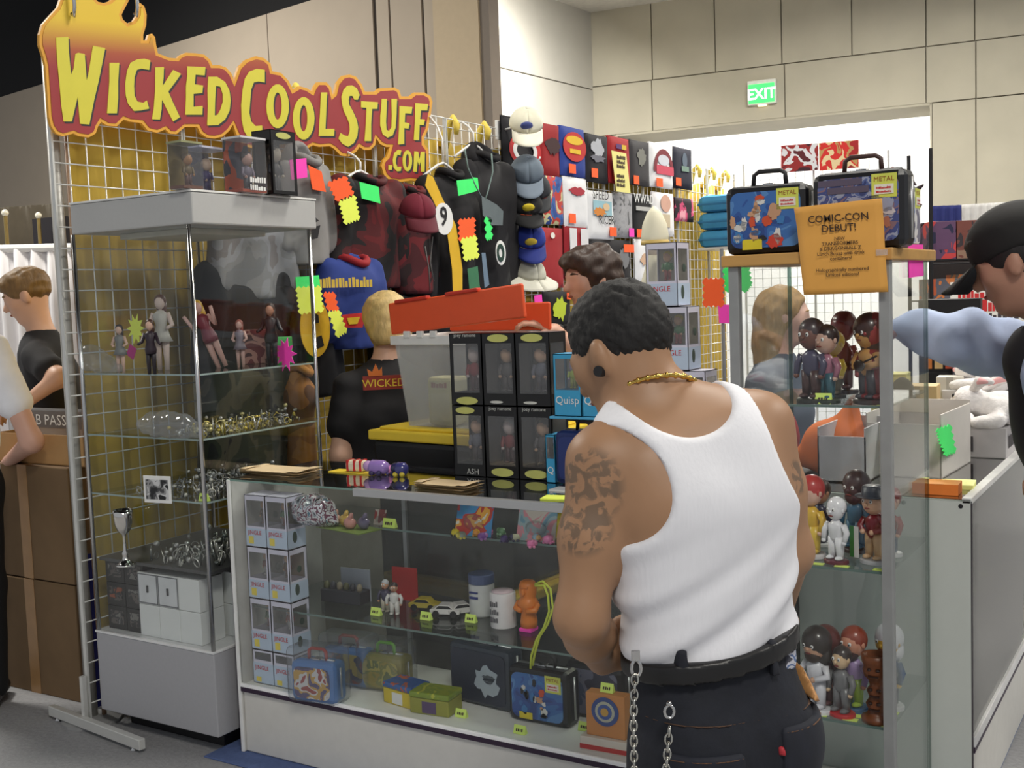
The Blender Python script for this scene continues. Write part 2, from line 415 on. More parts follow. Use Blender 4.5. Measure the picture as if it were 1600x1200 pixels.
q = MB(); slab(q, -.06, .05, 0, zL+.4, -.05, .08, wwp); struct(q.build('trim_2', M((120, 110, 100), .8, var=.03, name='grey_column')))
blackm = M((9, 9, 11), .9, name='black_ceiling')
b = MB(); slab(b, js[0], 24, zL, 8.0, -.06, -.01, wwp); struct(b.build('wall_left_upper', blackm))
b = MB(); b.box(-24, 6, -4, 20, 8.0, 8.2); struct(b.build('ceiling', blackm))
# lamp washing the side wall from above the partition
pw = wsp(2.4, 4.4, 1.3); area_lamp(pw[0], pw[1], pw[2], .4, 150, (1, .98, .93), wsp(2.6, 2.6, 0))
# exit sign on the back wall
es, ez = wb(1192, 146)
ex = thing('exit_sign', 'lit green and white exit sign on the concrete wall', 'sign', wbp(es, ez, .0))
def esl(b, s0, s1, z0, z1, o0, o1): slab(b, es+s0, es+s1, ez+z0, ez+z1, o0, o1, wbp)
b = MB(); esl(b, -.165, .165, -.13, .145, .0, .07); b.build('housing', M((235, 235, 228), .5, name='sign_housing'), ex, world=True, bevel=.008)
b = MB(); esl(b, -.15, .15, -.115, .10, .071, .077); b.build('face', M((70, 225, 110), .4, emit=1.1, name='green_lit_face'), ex, world=True)
text('EXIT', .17, M((240, 255, 240), .4, emit=1.3, name='lit_lettering'), ex, wbp(es, ez-.07, .079), dB*.95, UZ, world=True, bold=.02)
b = MB(); esl(b, -.05, .05, -.15, -.13, .01, .05); b.build('lamp_strip', M((255, 240, 190), .4, emit=1.2, name='lamp_strip'), ex, world=True)

# ---------------- stall opposite, behind on the left: drapes and poles
def drape(name, label, p0, p1, z0, z1, mat, amp=.03, per=.16, cat='curtain', thick=.006, seed=1, group=None):
    p0 = V3(*p0[:2], 0); p1 = V3(*p1[:2], 0); L = np.linalg.norm(p1-p0); d = (p1-p0)/L; n = V3(-d[1], d[0], 0)
    nu = int(L/per*6); rr = random.Random(seed); ph = [rr.uniform(-.8, .8) for _ in range(nu+1)]
    def fn(u, v):
        i = min(int(u*nu), nu); a = amp*(math.sin(u*L/per*2*math.pi+ph[i]*.5)+.35*math.sin(u*L/per*1.1+1)) * (.65+.35*(1-v))
        return p0+d*(u*L)+n*a+UZ*(z0+(z1-z0)*v)
    t = thing(name, label, cat, p0*.5+p1*.5+UZ*z0, 0, group)
    b = MB(); b.grid(fn, nu, 6); b.build('fabric', mat, t, smooth=True, world=True, solid=thick, fix=False)
    return t
a0 = at(-60, 390, 6.4); a1 = at(130, 386, 6.0)
tw = drape('pleated_curtain', 'white pleated curtain of the stall behind the left boxes', a0, a1, 0, a0[2]-.02, M((240, 236, 236), .85, var=.02, name='white_drape'), .025, .12)
b = MB(); b.tube([V3(a0[0], a0[1], a0[2]), V3(a1[0], a1[1], a1[2])], .022, 8); b.build('rail', M((250, 248, 244), .4, name='white_rail'), tw, world=True)
c0 = at(-80, 330, 8.6); c1 = at(160, 305, 8.2); zz = at(0, 325, 8.5)[2]
drape('dark_curtain', 'dark olive curtain hanging behind the white pleated one', c0, c1, 0, zz, M((66, 58, 44), .9, name='olive_drape'), .03, .2, seed=3)
b = MB(); p = at(78, 340, 7.4); b.box(-.16, .16, -.02, .02, -.3, .0, R=np.eye(3), c=p); o = b.build('dark_banner', M((28, 24, 30), .8, name='dark_cloth'), None)
tag(o, 'dark cloth panel above the white curtain rail', 'banner')
b = MB(); b.box(p[0]-.16, p[0]+.16, p[1]+.03, p[1]+.06, 0, p[2]-.0); tag(b.build('dark_board', M((34, 30, 32), .8, name='dark_board')), 'dark upright board behind the white curtain', 'board')
for px, py, lab in ((8, 334, 'slim brass curtain pole nearest the left edge'), (60, 338, 'slim brass curtain pole beside the dark cloth panel')):
    p = at(px, py, 6.9 if px < 30 else 7.3); t = thing('curtain_pole', lab, 'pole', (p[0], p[1], 0), 0, 'poles of the stall behind')
    q = MB(); q.tube([(0, 0, 0), (0, 0, p[2])], .012, 8); q.build('pole', M((150, 130, 80), .4, .5, name='brass_pole'), t)
    q = MB(); q.ball((0, 0, p[2]+.005), .022); q.build('finial', M((250, 245, 225), .25, .3, name='polished_finial'), t, smooth=True)
    q = MB(); q.lathe([(.08, 0), (.08, .012), (.02, .02)]); q.build('base_plate', BLK, t)
# ================================================================== grid wall, yellow cloth, sign
GX = -3.53; GY0 = 2.60; PWID = .61; PH = 2.47
gwm = M((214, 214, 210), .35, .25, .03, name='white_coated_wire')
def grid_panel_mesh(W, H, cell=.0762):
    fr = MB(); r = .008
    for y in (0, W): fr.box(-r, r, y-r if y else 0, y+r if not y else W, 0, H)
    wires = MB()
    n = int(round(W/cell))
    for i in range(1, n): y = W*i/n; wires.tube([(0, y, .02), (0, y, H)], .0028, 5)
    z = .06
    while z < H: wires.tube([(.004, 0, z), (.004, W, z)], .0028, 5); z += cell
    wires.tube([(0, 0, H), (0, W, H)], .0035, 5)
    return fr, wires
NP = 11
proto = thing('gridwall_panel', 'x', 'display grid', (GX, GY0, .03), 0, 'wire grid panels of the stall wall')
fr, wi = grid_panel_mesh(PWID, PH); fr.build('frame', gwm, proto)
o = wi.build('wire_grid', gwm, proto, smooth=True); o['kind'] = 'stuff'
labs = ['white wire grid panel nearest the camera, beside the grey display case', 'wire grid panel directly behind the grey display case',
        'wire grid panel behind the COOL part of the sign', 'wire grid panel behind the STUFF part of the sign', 'wire grid panel behind the black yellow striped jacket',
        'wire grid panel between the black hoodie and the first folded shirts', 'wire grid panel behind the red and blue folded shirts', 'wire grid panel behind the yellow price list',
        'wire grid panel behind the arch print white shirt', 'wire grid panel behind the last navy shirt', 'farthest wire grid panel, at the corner past the shirts']
for i in range(NP):
    p = proto if i == 0 else copy_tree(proto)
    p.location = (GX, GY0+i*(PWID+.004), .03); p['label'] = labs[i]
GYE = GY0+NP*(PWID+.004)
# foot bar of the first panel
t = thing('grid_foot', 'white steel foot bar standing under the end of the wire grid', 'stand', (GX+.06, GY0-.03, 0))
b = MB(); p0 = onZ(80, 1104, .045); p1 = onZ(222, 1158, .045); dd = nrm(p1-p0); 
ang = math.atan2(dd[1], dd[0]); Rz = np.array([[math.cos(ang), -math.sin(ang), 0], [math.sin(ang), math.cos(ang), 0], [0, 0, 1]])
mid = (p0+p1)/2; L_ = np.linalg.norm(p1-p0)
b.box(-L_/2, L_/2, -.013, .013, .014, .052, R=Rz, c=V3(mid[0], mid[1], 0)); b.build('bar', gwm, t, world=True, bevel=.003)
for sgn in (-1, 1):
    q = MB(); c = mid+dd*sgn*(L_/2-.05); q.lathe([(.012, 0), (.014, .004), (.005, .016)], (c[0], c[1], 0), 10); q.build('levelling_foot', CHROME, t, world=True)
q = MB(); q.box(-.008, .008, -.008, .008, .02, .2, c=V3(GX, GY0-.016, 0), R=np.eye(3)); q.build('socket', gwm, t, world=True)
# slim pole between grid and cloth
t = thing('drape_pole', 'grey upright pole behind the first wire grid panel', 'pole', (GX-.055, GY0+.055, 0))
q = MB(); q.tube([(0, 0, 0), (0, 0, 2.46)], .022, 12); q.build('tube', M((176, 174, 168), .45, .3, name='grey_tube'), t, smooth=True)
q = MB(); q.lathe([(.11, 0), (.11, .01), (.03, .02)], n=16); q.build('base_plate', M((150, 150, 150), .5, name='plate'), t)
q = MB(); q.tube([(0.035, .028, .02), (0.035, .028, 2.4)], .009, 8); q.build('hook_rod', M((150, 120, 95), .5, name='tan_rod'), t, smooth=True)

# yellow pleated cloth behind the wires
ycl = M((190, 160, 62), .8, var=.08, scale=6, bump=.05, stretch=(1, 1, .3), name='yellow_cloth')
tY = thing('yellow_backdrop', 'mustard yellow pleated cloth hung behind the wire grid', 'curtain', (GX-.12, (GY0+GYE)/2, 0))
YY0, YY1 = GY0+.13, GYE-.02; NU = 700
def yfn(u, v):
    y = YY0+u*(YY1-YY0); z = .05+v*2.36
    sc = .028*abs(math.sin(math.pi*y/.155)) + .012*math.sin(y*3.1+v*2)
    z2 = z - (.035*(1-abs(math.sin(math.pi*y/.31))) if v > .98 else 0)
    return V3(GX-.10+sc, y, z2)
b = MB(); b.grid(yfn, NU, 10); b.build('cloth', ycl, tY, smooth=True, world=True, fix=False, solid=.004)
y = GY0+1.3
while y < GYE-.1:
    q = MB(); q.tube([V3(GX-.075, y, 2.36), V3(GX-.05, y+.01, 2.46), V3(GX-.004, y+.005, 2.515), V3(GX+.02, y, 2.47), V3(GX+.012, y, 2.42)], [.03, .026, .018, .02, .012], 8)
    q.build('tie_loop', M((232, 205, 90), .8, name='pale_yellow_tie'), tY, smooth=True, world=True); y += .31

# second grid wall, across the back of the stall
gb = thing('back_grid', 'wire grid wall across the back of the stall, seen against the bright opening', 'display grid', (GX+.05, GYE+.1, .03))
bw = MB()
BGH = float(onY(1270, 246, GYE+.1)[2])-.03; BGW = float(onY(1402, 240, GYE+.1)[0])-(GX+.05); BN = int(BGW/.0762)
for i in range(0, BN+1): bw.tube([(i*.0762, 0, 0), (i*.0762, 0, BGH)], .003, 4)
z = .05
while z < BGH: bw.tube([(0, 0, z), (BN*.0762, 0, z)], .003, 4); z += .0762
o = bw.build('wire_grid', gwm, gb); o['kind'] = 'stuff'
q = MB()
for x in (0, BN*.0381, BN*.0762): q.box(x-.008, x+.008, -.008, .008, 0, BGH)
q.build('frame', gwm, gb)

# ---- the big shop sign, traced on its own plane in front of the grid
SX = GX+.035
def sgn_(pts): return [onX(x, y, SX) for x, y in pts]
outer = [(91.3,0),(86.8,12.8),(74.8,25.7),(62.9,39.4),(58.3,55),(58.3,71.5),(63.8,88),(67.5,102.7),(69.3,128.3),(71.2,155.8),(73,183.3),(76.7,198),(84,209),(95,213.6),(111.5,209),(118.8,212.7),(135.3,215.4),(146.3,209),(150,198),(154.6,190.7),(164.7,197),(179.3,198),(190.3,187),(199.5,190.7),(217.8,192.5),(227,204),(242.5,208),(255,202.5),(262.5,209.4),(272.5,210),(286,198.8),(305,198.8),(310,208.8),(320,215.6),(332.5,217),(345,213.8),(355,205),(361,195),(365,207.5),(371,220),(380,229),(400,234),(425,228),(443.5,222),(452,226),(463.3,233.7),(474.6,233.7),(486,227.3),(495.9,230),(512,228.7),(519,233),(529.5,243.5),(541.5,245),(553.5,237.5),(558.8,230),(565.5,234.5),(576,234.5),(583.5,227),(585,216.5),(591,225.5),(600,230),(606,230),(601.5,245),(595.5,251),(593,260),(597,273.5),(606,282.5),(621,284.8),(639,282.5),(657,284.8),(666,279.5),(666.8,260),(666.8,234.5),(660,225.5),(660,215),(666,203),(669.8,182),(672.8,159.5),(669.8,150.5),(660,145),(645,145),(637.5,151),(624,151),(621,141.5),(613.5,137),(589.5,138.5),(583.5,143.8),(567,143.8),(562.5,132.5),(553.5,120.5),(543,116.8),(532.5,119),(522.8,131),(519,147.5),(516.5,150.5),(514.3,136.7),(507,129),(493,129),(487.4,136.7),(484.6,143.7),(476,138),(464.7,135.2),(454.8,141),(447.7,126.7),(436.4,114.7),(422.2,111.9),(419.4,99.8),(409.5,91.3),(396.7,88.5),(381,94.2),(369.8,105.5),(364.2,121),(362.7,130),(358.8,116),(350,106),(340,102.5),(328.8,102.5),(325,93.8),(316,86),(302.5,83.8),(287.5,83),(277.5,87.5),(273.8,92),(261,91),(243.5,84),(240.8,71.5),(239,58.7),(234.3,53.2),(228.8,55),(226,64),(220.6,64),(220.6,55),(225,40.3),(226,23.8),(222.4,11),(216,5.5),(212.3,7.3),(211.4,23.8),(205,34),(195.8,37.6),(188.5,31),(186.7,23.8),(192,12.8),(199,0),(200,-14),(194,-32),(186,-20),(178,-6),(168,2.7),(159,5.5),(150,3.7),(143,-4),(138,-20),(128,-44),(122,-26),(108,-16)]
def inset(pts, d):
    P = [np.array(p, float) for p in pts]; n = len(P); area = sum(P[i][0]*P[(i+1) % n][1]-P[(i+1) % n][0]*P[i][1] for i in range(n))
    s = 1 if area > 0 else -1; out = []
    for i in range(n):
        e1 = nrm(P[i]-P[i-1]); e2 = nrm(P[(i+1) % n]-P[i]); n1 = s*np.array([-e1[1], e1[0]]); n2 = s*np.array([-e2[1], e2[0]])
        m = n1+n2; l = np.linalg.norm(m); m = m/l if l > 1e-6 else n1; k = d/max(.65, m@n1)
        out.append(P[i]+m*k)
    return out
sign = thing('shop_sign', 'large flame shaped red and yellow shop sign with torn edge letters', 'sign', (SX, 3.7, 2.1))
b = MB(); b.poly(sgn_(outer), (.012, 0, 0)); b.build('board', M((222, 160, 52), .5, var=.03, name='orange_rim'), sign, world=True)
m, N, L, bs = _new('flame_print'); bs.inputs['Roughness'].default_value = .5
tc = N.new('ShaderNodeTexCoord'); sp = N.new('ShaderNodeSeparateXYZ'); mr = N.new('ShaderNodeMapRange'); cr = N.new('ShaderNodeValToRGB')
L.new(tc.outputs['Object'], sp.inputs[0]); ma = N.new('ShaderNodeMath'); ma.operation = 'MULTIPLY_ADD'; ma.inputs[1].default_value = -.11; ma.inputs[2].default_value = -.121
L.new(sp.outputs[1], ma.inputs[0]); mb = N.new('ShaderNodeMath'); mb.operation = 'ADD'; L.new(ma.outputs[0], mb.inputs[0]); L.new(sp.outputs[2], mb.inputs[1])
L.new(mb.outputs[0], mr.inputs[0]); mr.inputs[1].default_value = .30; mr.inputs[2].default_value = .47
cr.color_ramp.elements[0].color = lin((152, 46, 50)); cr.color_ramp.elements[1].color = lin((226, 190, 50)); e = cr.color_ramp.elements.new(.35); e.color = lin((170, 80, 48))
L.new(mr.outputs[0], cr.inputs[0]); L.new(cr.outputs[0], bs.inputs['Base Color'])
b = MB(); b.poly([p+V3(.0125, 0, 0) for p in sgn_(inset(outer, 4.6))], (.0015, 0, 0)); b.build('red_panel', m, sign, world=True)
zA_ = lambda X, Y: (40+X/5.4545, Y/5.4545); zB_ = lambda X, Y: (220+X/8, 80+Y/8); zC_ = lambda X, Y: (350+X/7.06, 80+Y/7.06); zD_ = lambda X, Y: (510+X/6.667, 110+Y/6.667)
def elp(cx, cy, rx, ry, n=22): return [(cx+rx*math.cos(2*math.pi*i/n), cy+ry*math.sin(2*math.pi*i/n)) for i in range(n)]
letters = [
 (zA_, [(235,325),(340,320),(345,450),(355,560),(365,640),(385,590),(400,465),(425,455),(480,465),(490,600),(497,690),(510,640),(530,520),(550,395),(655,415),(630,540),(600,690),(560,860),(520,1065),(440,1060),(420,830),(370,1040),(300,1040),(280,900),(265,720),(245,520)], []),
 (zA_, [(690,540),(775,540),(765,700),(765,840),(755,970),(670,970),(680,840),(690,700)], []),
 (zA_, [(1040,520),(1030,600),(960,590),(925,600),(905,660),(900,740),(905,820),(930,870),(980,880),(1010,860),(1030,930),(960,945),(900,950),(850,890),(830,820),(825,720),(840,610),(870,540),(930,510),(990,505)], []),
 (zB_, [(145,210),(255,205),(250,330),(240,440),(310,330),(370,240),(470,290),(400,390),(310,510),(370,650),(455,830),(370,885),(310,770),(230,610),(225,730),(205,860),(105,855),(130,700),(145,480)], []),
 (zB_, [(545,195),(775,205),(765,310),(650,300),(640,420),(745,435),(735,530),(625,540),(625,700),(740,690),(735,800),(520,800),(530,600),(530,450),(545,320)], []),
 (zB_, [(810,325),(920,325),(1020,390),(1075,500),(1090,620),(1075,750),(1020,860),(930,930),(795,935),(805,700),(800,500)], [(905,440),(960,450),(990,540),(990,640),(960,740),(925,800),(890,810),(895,620)]),
 (zC_, [(420,210),(420,350),(350,340),(300,350),(270,430),(260,560),(250,680),(270,780),(320,830),(390,825),(400,960),(330,980),(240,970),(190,880),(165,760),(160,600),(175,430),(200,310),(250,230),(330,200)], []),
 (zC_, elp(562, 612, 125, 243), elp(562, 610, 45, 150)), (zC_, elp(850, 745, 120, 235), elp(848, 745, 42, 145)),
 (zC_, [(1040,460),(1110,460),(1100,650),(1090,860),(1190,860),(1185,940),(1015,940),(1030,700)], []),
 (zD_, [(320,260),(300,310),(265,310),(245,270),(215,270),(205,310),(210,360),(250,430),(290,520),(305,600),(295,690),(260,760),(200,800),(140,770),(100,715),(120,655),(160,680),(200,690),(215,640),(215,570),(190,500),(155,430),(135,350),(130,280),(150,210),(190,165),(240,160),(290,190)], []),
 (zD_, [(335,325),(510,335),(505,405),(450,405),(440,560),(440,740),(370,740),(385,560),(390,395),(335,390)], []),
 (zD_, [(550,300),(605,300),(600,420),(595,540),(600,620),(625,635),(650,600),(655,480),(650,300),(710,300),(705,450),(695,600),(665,680),(610,705),(560,670),(535,580),(535,480),(545,390)], []),
 (zD_, [(735,375),(870,385),(860,455),(795,450),(790,545),(840,555),(830,610),(785,605),(785,770),(720,775),(730,620)], []),
 (zD_, [(900,345),(1035,355),(1025,420),(960,420),(950,510),(1000,515),(990,575),(945,570),(940,730),(885,730),(895,560)], []),
 (zD_, [(620,990),(660,990),(655,1040),(620,1040)], []),
 (zD_, [(755,835),(745,890),(715,880),(700,920),(698,970),(715,1010),(755,1005),(750,1050),(710,1055),(675,1020),(665,940),(680,865),(720,830)], []),
 (zD_, elp(818, 945, 50, 110), elp(818, 945, 18, 70)),
 (zD_, [(890,845),(930,850),(945,930),(960,850),(1000,850),(997,1060),(960,1060),(955,950),(940,1000),(925,950),(915,1060),(880,1060)], [])]
yl = M((212, 202, 62), .5, var=.03, name='yellow_letter_print'); shd = M((44, 40, 48), .6, name='dark_letter_shadow_print')
for tr, pts, hole in letters:
    P = [tr(*p) for p in pts]; H = [tr(*p) for p in hole]
    sh = lambda q: [(x+2.6, y+3.0) for x, y in q]
    b = MB(); b.poly([p+V3(.014, 0, 0) for p in sgn_(P)], (.002, 0, 0), holes=[[p+V3(.014, 0, 0) for p in sgn_(H)]] if H else ())
    lt = b.build('letter', yl, sign, world=True)
    q = MB(); q.poly([p+V3(.0137, 0, 0) for p in sgn_(sh(P))], (.0008, 0, 0), holes=[[p+V3(.0137, 0, 0) for p in sgn_(sh(H))]] if H else ())
    q.build('letter_shadow', shd, lt, world=True)
for px, py in ((108.8, 22), (207, 22)):
    c = onX(px, py, SX+.01); q = MB()
    q.tube([c+V3(.012, 0, 0), c+V3(.02, 0, -.012), c+V3(.026, .002, .02), c+V3(.024, .004, .12), c+V3(0, .006, .22)], .007, 8)
    tag(q.build('sign_hook', CHROME, None, smooth=True), 'shiny hook through the %s of the shop sign' % ('left flame' if px < 150 else 'right flame hole'), 'hook', 'hooks holding the sign')
# ================================================================== tall grey display case on the left
lam = M((168, 168, 172), .5, var=.03, scale=80, name='grey_laminate')
CX0, CX1, CY0, CY1 = -3.485, -2.875, 2.622, 3.222
case = thing('display_case', 'tall grey laminate display case with glass sides under the sign', 'display case', ((CX0+CX1)/2, (CY0+CY1)/2, 0))
def cb(name, x0, x1, y0, y1, z0, z1, mat, par=case, bevel=.004, **k):
    b = MB(); b.box(x0, x1, y0, y1, z0, z1); return b.build(name, mat, par, world=True, bevel=bevel, **k)
cb('plinth', CX0+.06, CX1-.06, CY0+.08, CY1-.06, 0, .07, BLK)
cb('base_cabinet', CX0, CX1, CY0, CY1, .07, .362, lam)
cb('base_rim', CX0-.003, CX1+.003, CY0-.003, CY1+.003, .362, .370, M((225, 225, 225), .4, name='pale_edge_trim'), bevel=.001)
capm = M((184, 184, 182), .5, var=.02, scale=80, name='grey_laminate_cap')
cb('top_cap', CX0+.01, CX1+.02, CY0, CY1+.005, 1.812, 1.918, capm, bevel=.006)
cb('cap_rim', CX0+.008, CX1+.022, CY0-.002, CY1+.007, 1.918, 1.925, M((232, 232, 228), .4, name='pale_edge_trim2'), bevel=.001)
cb('cap_light_box', CX0+.12, CX1-.12, CY0+.12, CY1-.12, 1.79, 1.812, M((190, 186, 170), .5, name='light_box'))
for x in (CX0+.008, CX1-.008):
    for y in (CY0+.008, CY1-.008):
        q = MB(); q.tube([(x, y, .37), (x, y, 1.812)], .0075, 10); q.build('corner_post', CHROME, case, smooth=True, world=True)
for nm, (x0, x1, y0, y1) in {'front_pane': (CX0+.016, CX1-.016, CY0+.004, CY0+.009), 'side_pane': (CX1-.009, CX1-.004, CY0+.016, CY1-.016), 'back_pane': (CX0+.016, CX1-.016, CY1-.009, CY1-.004), 'far_pane': (CX0+.004, CX0+.009, CY0+.016, CY1-.016)}.items():
    b = MB(); b.box(x0, x1, y0, y1, .372, 1.810); b.build(nm, GL, case, world=True)
SH1, SH2, SH3, SH4 = 1.315, 1.095, .880, .640
for z in (SH1, SH2, SH3):
    b = MB(); b.box(CX0+.014, CX1-.014, CY0+.014, CY1-.014, z-.006, z); b.build('glass_shelf', GLASS((240, 244, 243), 1.2, 'shelf_glass'), case, world=True)
    e = MB(); e.box(CX0+.014, CX1-.014, CY0+.012, CY0+.014, z-.006, z); e.box(CX1-.014, CX1-.012, CY0+.014, CY1-.014, z-.006, z)
    e.build('shelf_edge', M((160, 176, 172), .2, name='green_glass_edge'), case, world=True)
b = MB(); b.box(CX0+.02, CX1-.014, CY0+.02, CY1-.02, SH4-.012, SH4); b.build('dark_shelf', M((70, 70, 70), .4, name='smoked_shelf'), case, world=True)

# ================================================================== long glass counter in front
KX0, KX1, KY0, KY1, KZ = -2.835, -1.05, 2.692, 3.135, .955
kc = thing('glass_counter', 'long white framed glass showcase counter with two shelves', 'counter', ((KX0+KX1)/2, (KY0+KY1)/2, 0))
wl = M((214, 212, 206), .5, var=.03, scale=30, name='off_white_laminate')
cb('kick_panel', KX0+.012, KX1-.01, KY0+.006, KY1, .008, .232, wl, kc)
cb('deck', KX0+.01, KX1-.01, KY0+.004, KY1, .232, .243, M((236, 236, 230), .5, var=.02, name='white_deck'), kc, bevel=.001)
purple = M((46, 26, 52), .5, name='dark_edge_trim')
cb('front_trim', KX0, KX1, KY0-.006, KY0+.004, .222, .238, purple, kc, bevel=.001)
cb('front_rail', KX0, KX1, KY0-.006, KY0+.006, .238, .249, M((250, 250, 250), .3, name='white_rail_trim'), kc, bevel=.001)
cb('end_panel', KX0, KX0+.012, KY0, KY1, .008, KZ-.006, M((205, 203, 198), .5, name='end_laminate'), kc, bevel=.001)
cb('end_edge_dark', KX0-.005, KX0, KY0-.004, KY1, .008, KZ-.002, purple, kc, bevel=.001)
cb('end_edge_trim', KX0, KX0+.012, KY0-.007, KY0, .008, KZ-.002, M((238, 238, 236), .35, name='white_edge_trim'), kc, bevel=.001)
cb('right_end_panel', KX1-.012, KX1, KY0, KY1, .008, KZ-.006, wl, kc, bevel=.001)
b = MB(); b.box(KX0+.012, KX1-.012, KY0, KY0+.005, .25, KZ-.006); b.build('front_pane', GL, kc, world=True)
b = MB(); b.box(KX0, KX1, KY0, KY1, KZ-.006, KZ); b.build('top_pane', GLASS((240, 243, 242), 2.2, 'counter_top_glass'), kc, world=True)
e = MB(); e.box(KX0, KX1, KY0-.001, KY0, KZ-.006, KZ); e.build('top_pane_edge', M((120, 150, 140), .2, name='glass_edge_green'), kc, world=True)
cb('top_strip', -2.281, KX1, KY0-.010, KY0+.012, KZ-.022, KZ+.003, ALU, kc, bevel=.002)
KS1, KS2 = .800, .505
for z, y0 in ((KS1, KY0+.15), (KS2, KY0+.07)):
    b = MB(); b.box(KX0+.02, KX1-.02, y0, KY1-.02, z-.006, z); b.build('glass_shelf', GLASS((240, 244, 243), 1.2, 'shelf_glass'), kc, world=True)
    e = MB(); e.box(KX0+.02, KX1-.02, y0-.0015, y0, z-.006, z); e.build('shelf_edge', M((110, 130, 125), .3, name='shelf_edge_dark'), kc, world=True)
for x in (-2.42, -1.75):
    q = MB(); q.box(x-.008, x+.008, KY1-.02, KY1-.008, .243, KZ-.006); q.build('upright_rail', ALU, kc, world=True)
# sliding back doors of the counter, partly open so the totes behind show
back = M((150, 146, 136), .5, name='grey_back_door')
cb('sliding_door', KX0+.012, KX0+.30, KY1-.006, KY1, .243, KZ-.01, back, kc, bevel=.001)
b = MB(); b.box(KX0+.3, KX1-.012, KY1-.005, KY1, .243, KZ-.01); b.build('glass_back_door', GLASS((196, 196, 190), 1.0, 'smoked_glass', .02, .09), kc, world=True)

# ================================================================== narrow upright showcase on the right
TX0, TX1, TY0, TY1, TZ = -1.030, -.642, 2.680, 3.125, 1.617
sc = thing('upright_showcase', 'narrow upright glass showcase with grey posts and wooden top', 'display case', ((TX0+TX1)/2, (TY0+TY1)/2, 0))
cb('base', TX0, TX1, TY0, TY1, .0, .16, wl, sc)
woodm = M((196, 150, 84), .5, var=.1, scale=6, stretch=(1, 8, 8), name='light_oak')
cb('wooden_top', TX0-.015, TX1+.012, TY0-.015, TY1+.012, TZ-.028, TZ, woodm, sc, bevel=.003)
for x in (TX0+.011, TX1-.011):
    for y in (TY0+.011, TY1-.011):
        q = MB(); big = y < TY0+.1; r = .013 if big else .005
        q.box(x-r, x+r, y-r, y+r, .16, TZ-.028); q.build('corner_post', M((150, 152, 152), .45, .2, name='grey_post') if big else GL_EDGE, sc, world=True, bevel=.002)
for nm, (x0, x1, y0, y1) in {'front_pane': (TX0+.02, TX1-.02, TY0+.004, TY0+.008), 'side_pane': (TX1-.008, TX1-.004, TY0+.02, TY1-.01), 'left_pane': (TX0+.004, TX0+.008, TY0+.02, TY1-.01), 'back_pane': (TX0+.01, TX1-.01, TY1-.008, TY1-.004)}.items():
    b = MB(); b.box(x0, x1, y0, y1, .162, TZ-.03); b.build(nm, GL, sc, world=True)
TS1, TS2, TS3 = 1.248, .850, .468
for z in (TS1, TS2, TS3):
    b = MB(); b.box(TX0+.012, TX1-.012, TY0+.02, TY1-.012, z-.006, z); b.build('glass_shelf', GLASS((240, 244, 243), 1.2, 'shelf_glass'), sc, world=True)
    e = MB(); e.box(TX0+.012, TX1-.012, TY0+.018, TY0+.02, z-.006, z); e.build('shelf_edge', M((95, 118, 112), .3, name='shelf_edge_green'), sc, world=True)

# ================================================================== right counter running back
RX0, RX1, RY0, RY1 = -1.015, -.548, 3.140, 5.35
rc = thing('side_counter', 'glass counter running back on the right with pale end panel', 'counter', ((RX0+RX1)/2, (RY0+RY1)/2, 0))
endm = M((200, 204, 198), .5, var=.02, scale=20, name='pale_end_panel')
cb('end_panel', RX0, RX1, RY0, RY0+.014, .008, KZ-.004, endm, rc, bevel=.001)
cb('end_panel_edge', RX1, RX1+.003, RY0, RY0+.014, .008, KZ-.004, M((60, 55, 60), .5, name='dark_edge'), rc, bevel=.0005)
cb('far_end_panel', RX0, RX1, RY1-.014, RY1, .008, KZ-.004, endm, rc, bevel=.001)
cb('kick_panel', RX0, RX1-.01, RY0+.014, RY1, .008, .28, wl, rc)
cb('lower_rail', RX1-.012, RX1+.008, RY0+.014, RY1, .275, .305, M((235, 235, 235), .35, .3, name='bright_rail'), rc, bevel=.002)
cb('lower_rail_dark_strip', RX1-.01, RX1+.006, RY0+.014, RY1, .258, .275, purple, rc, bevel=.001)  # strip in the dark edge trim colour, below the bright rail
b = MB(); b.box(RX1-.006, RX1-.001, RY0+.014, RY1-.014, .30, KZ-.006); b.build('side_pane', GLASS((190, 190, 184), .8, 'side_glass', .05, .2), rc, world=True)
b = MB(); b.box(RX0, RX1, RY0, RY1, KZ-.006, KZ); b.build('top_pane', GLASS((222, 226, 224), 2.4, 'counter_top_glass2'), rc, world=True)
cb('top_rail', RX1-.022, RX1+.004, RY0+.0, RY1, KZ-.012, KZ+.004, M((240, 240, 238), .3, .4, name='bright_top_rail'), rc, bevel=.002)
cb('inner_shelf', RX0+.02, RX1-.05, RY0+.03, RY1-.03, .60, .606, M((130, 132, 128), .4, name='grey_shelf'), rc, bevel=.001)
cb('back_board', RX0, RX0+.012, RY0+.014, RY1-.014, .28, KZ-.01, M((140, 138, 130), .6, name='grey_board'), rc, bevel=.001)
q = MB(); q.lathe([(.006, 0), (.006, .002)], n=10); 
sv = MB(); c = onY(1501, 791, RY0-.0015); sv.ball(c, .006, .002, .006, 10); sv.build('screw_hole', BLK, rc, world=True)
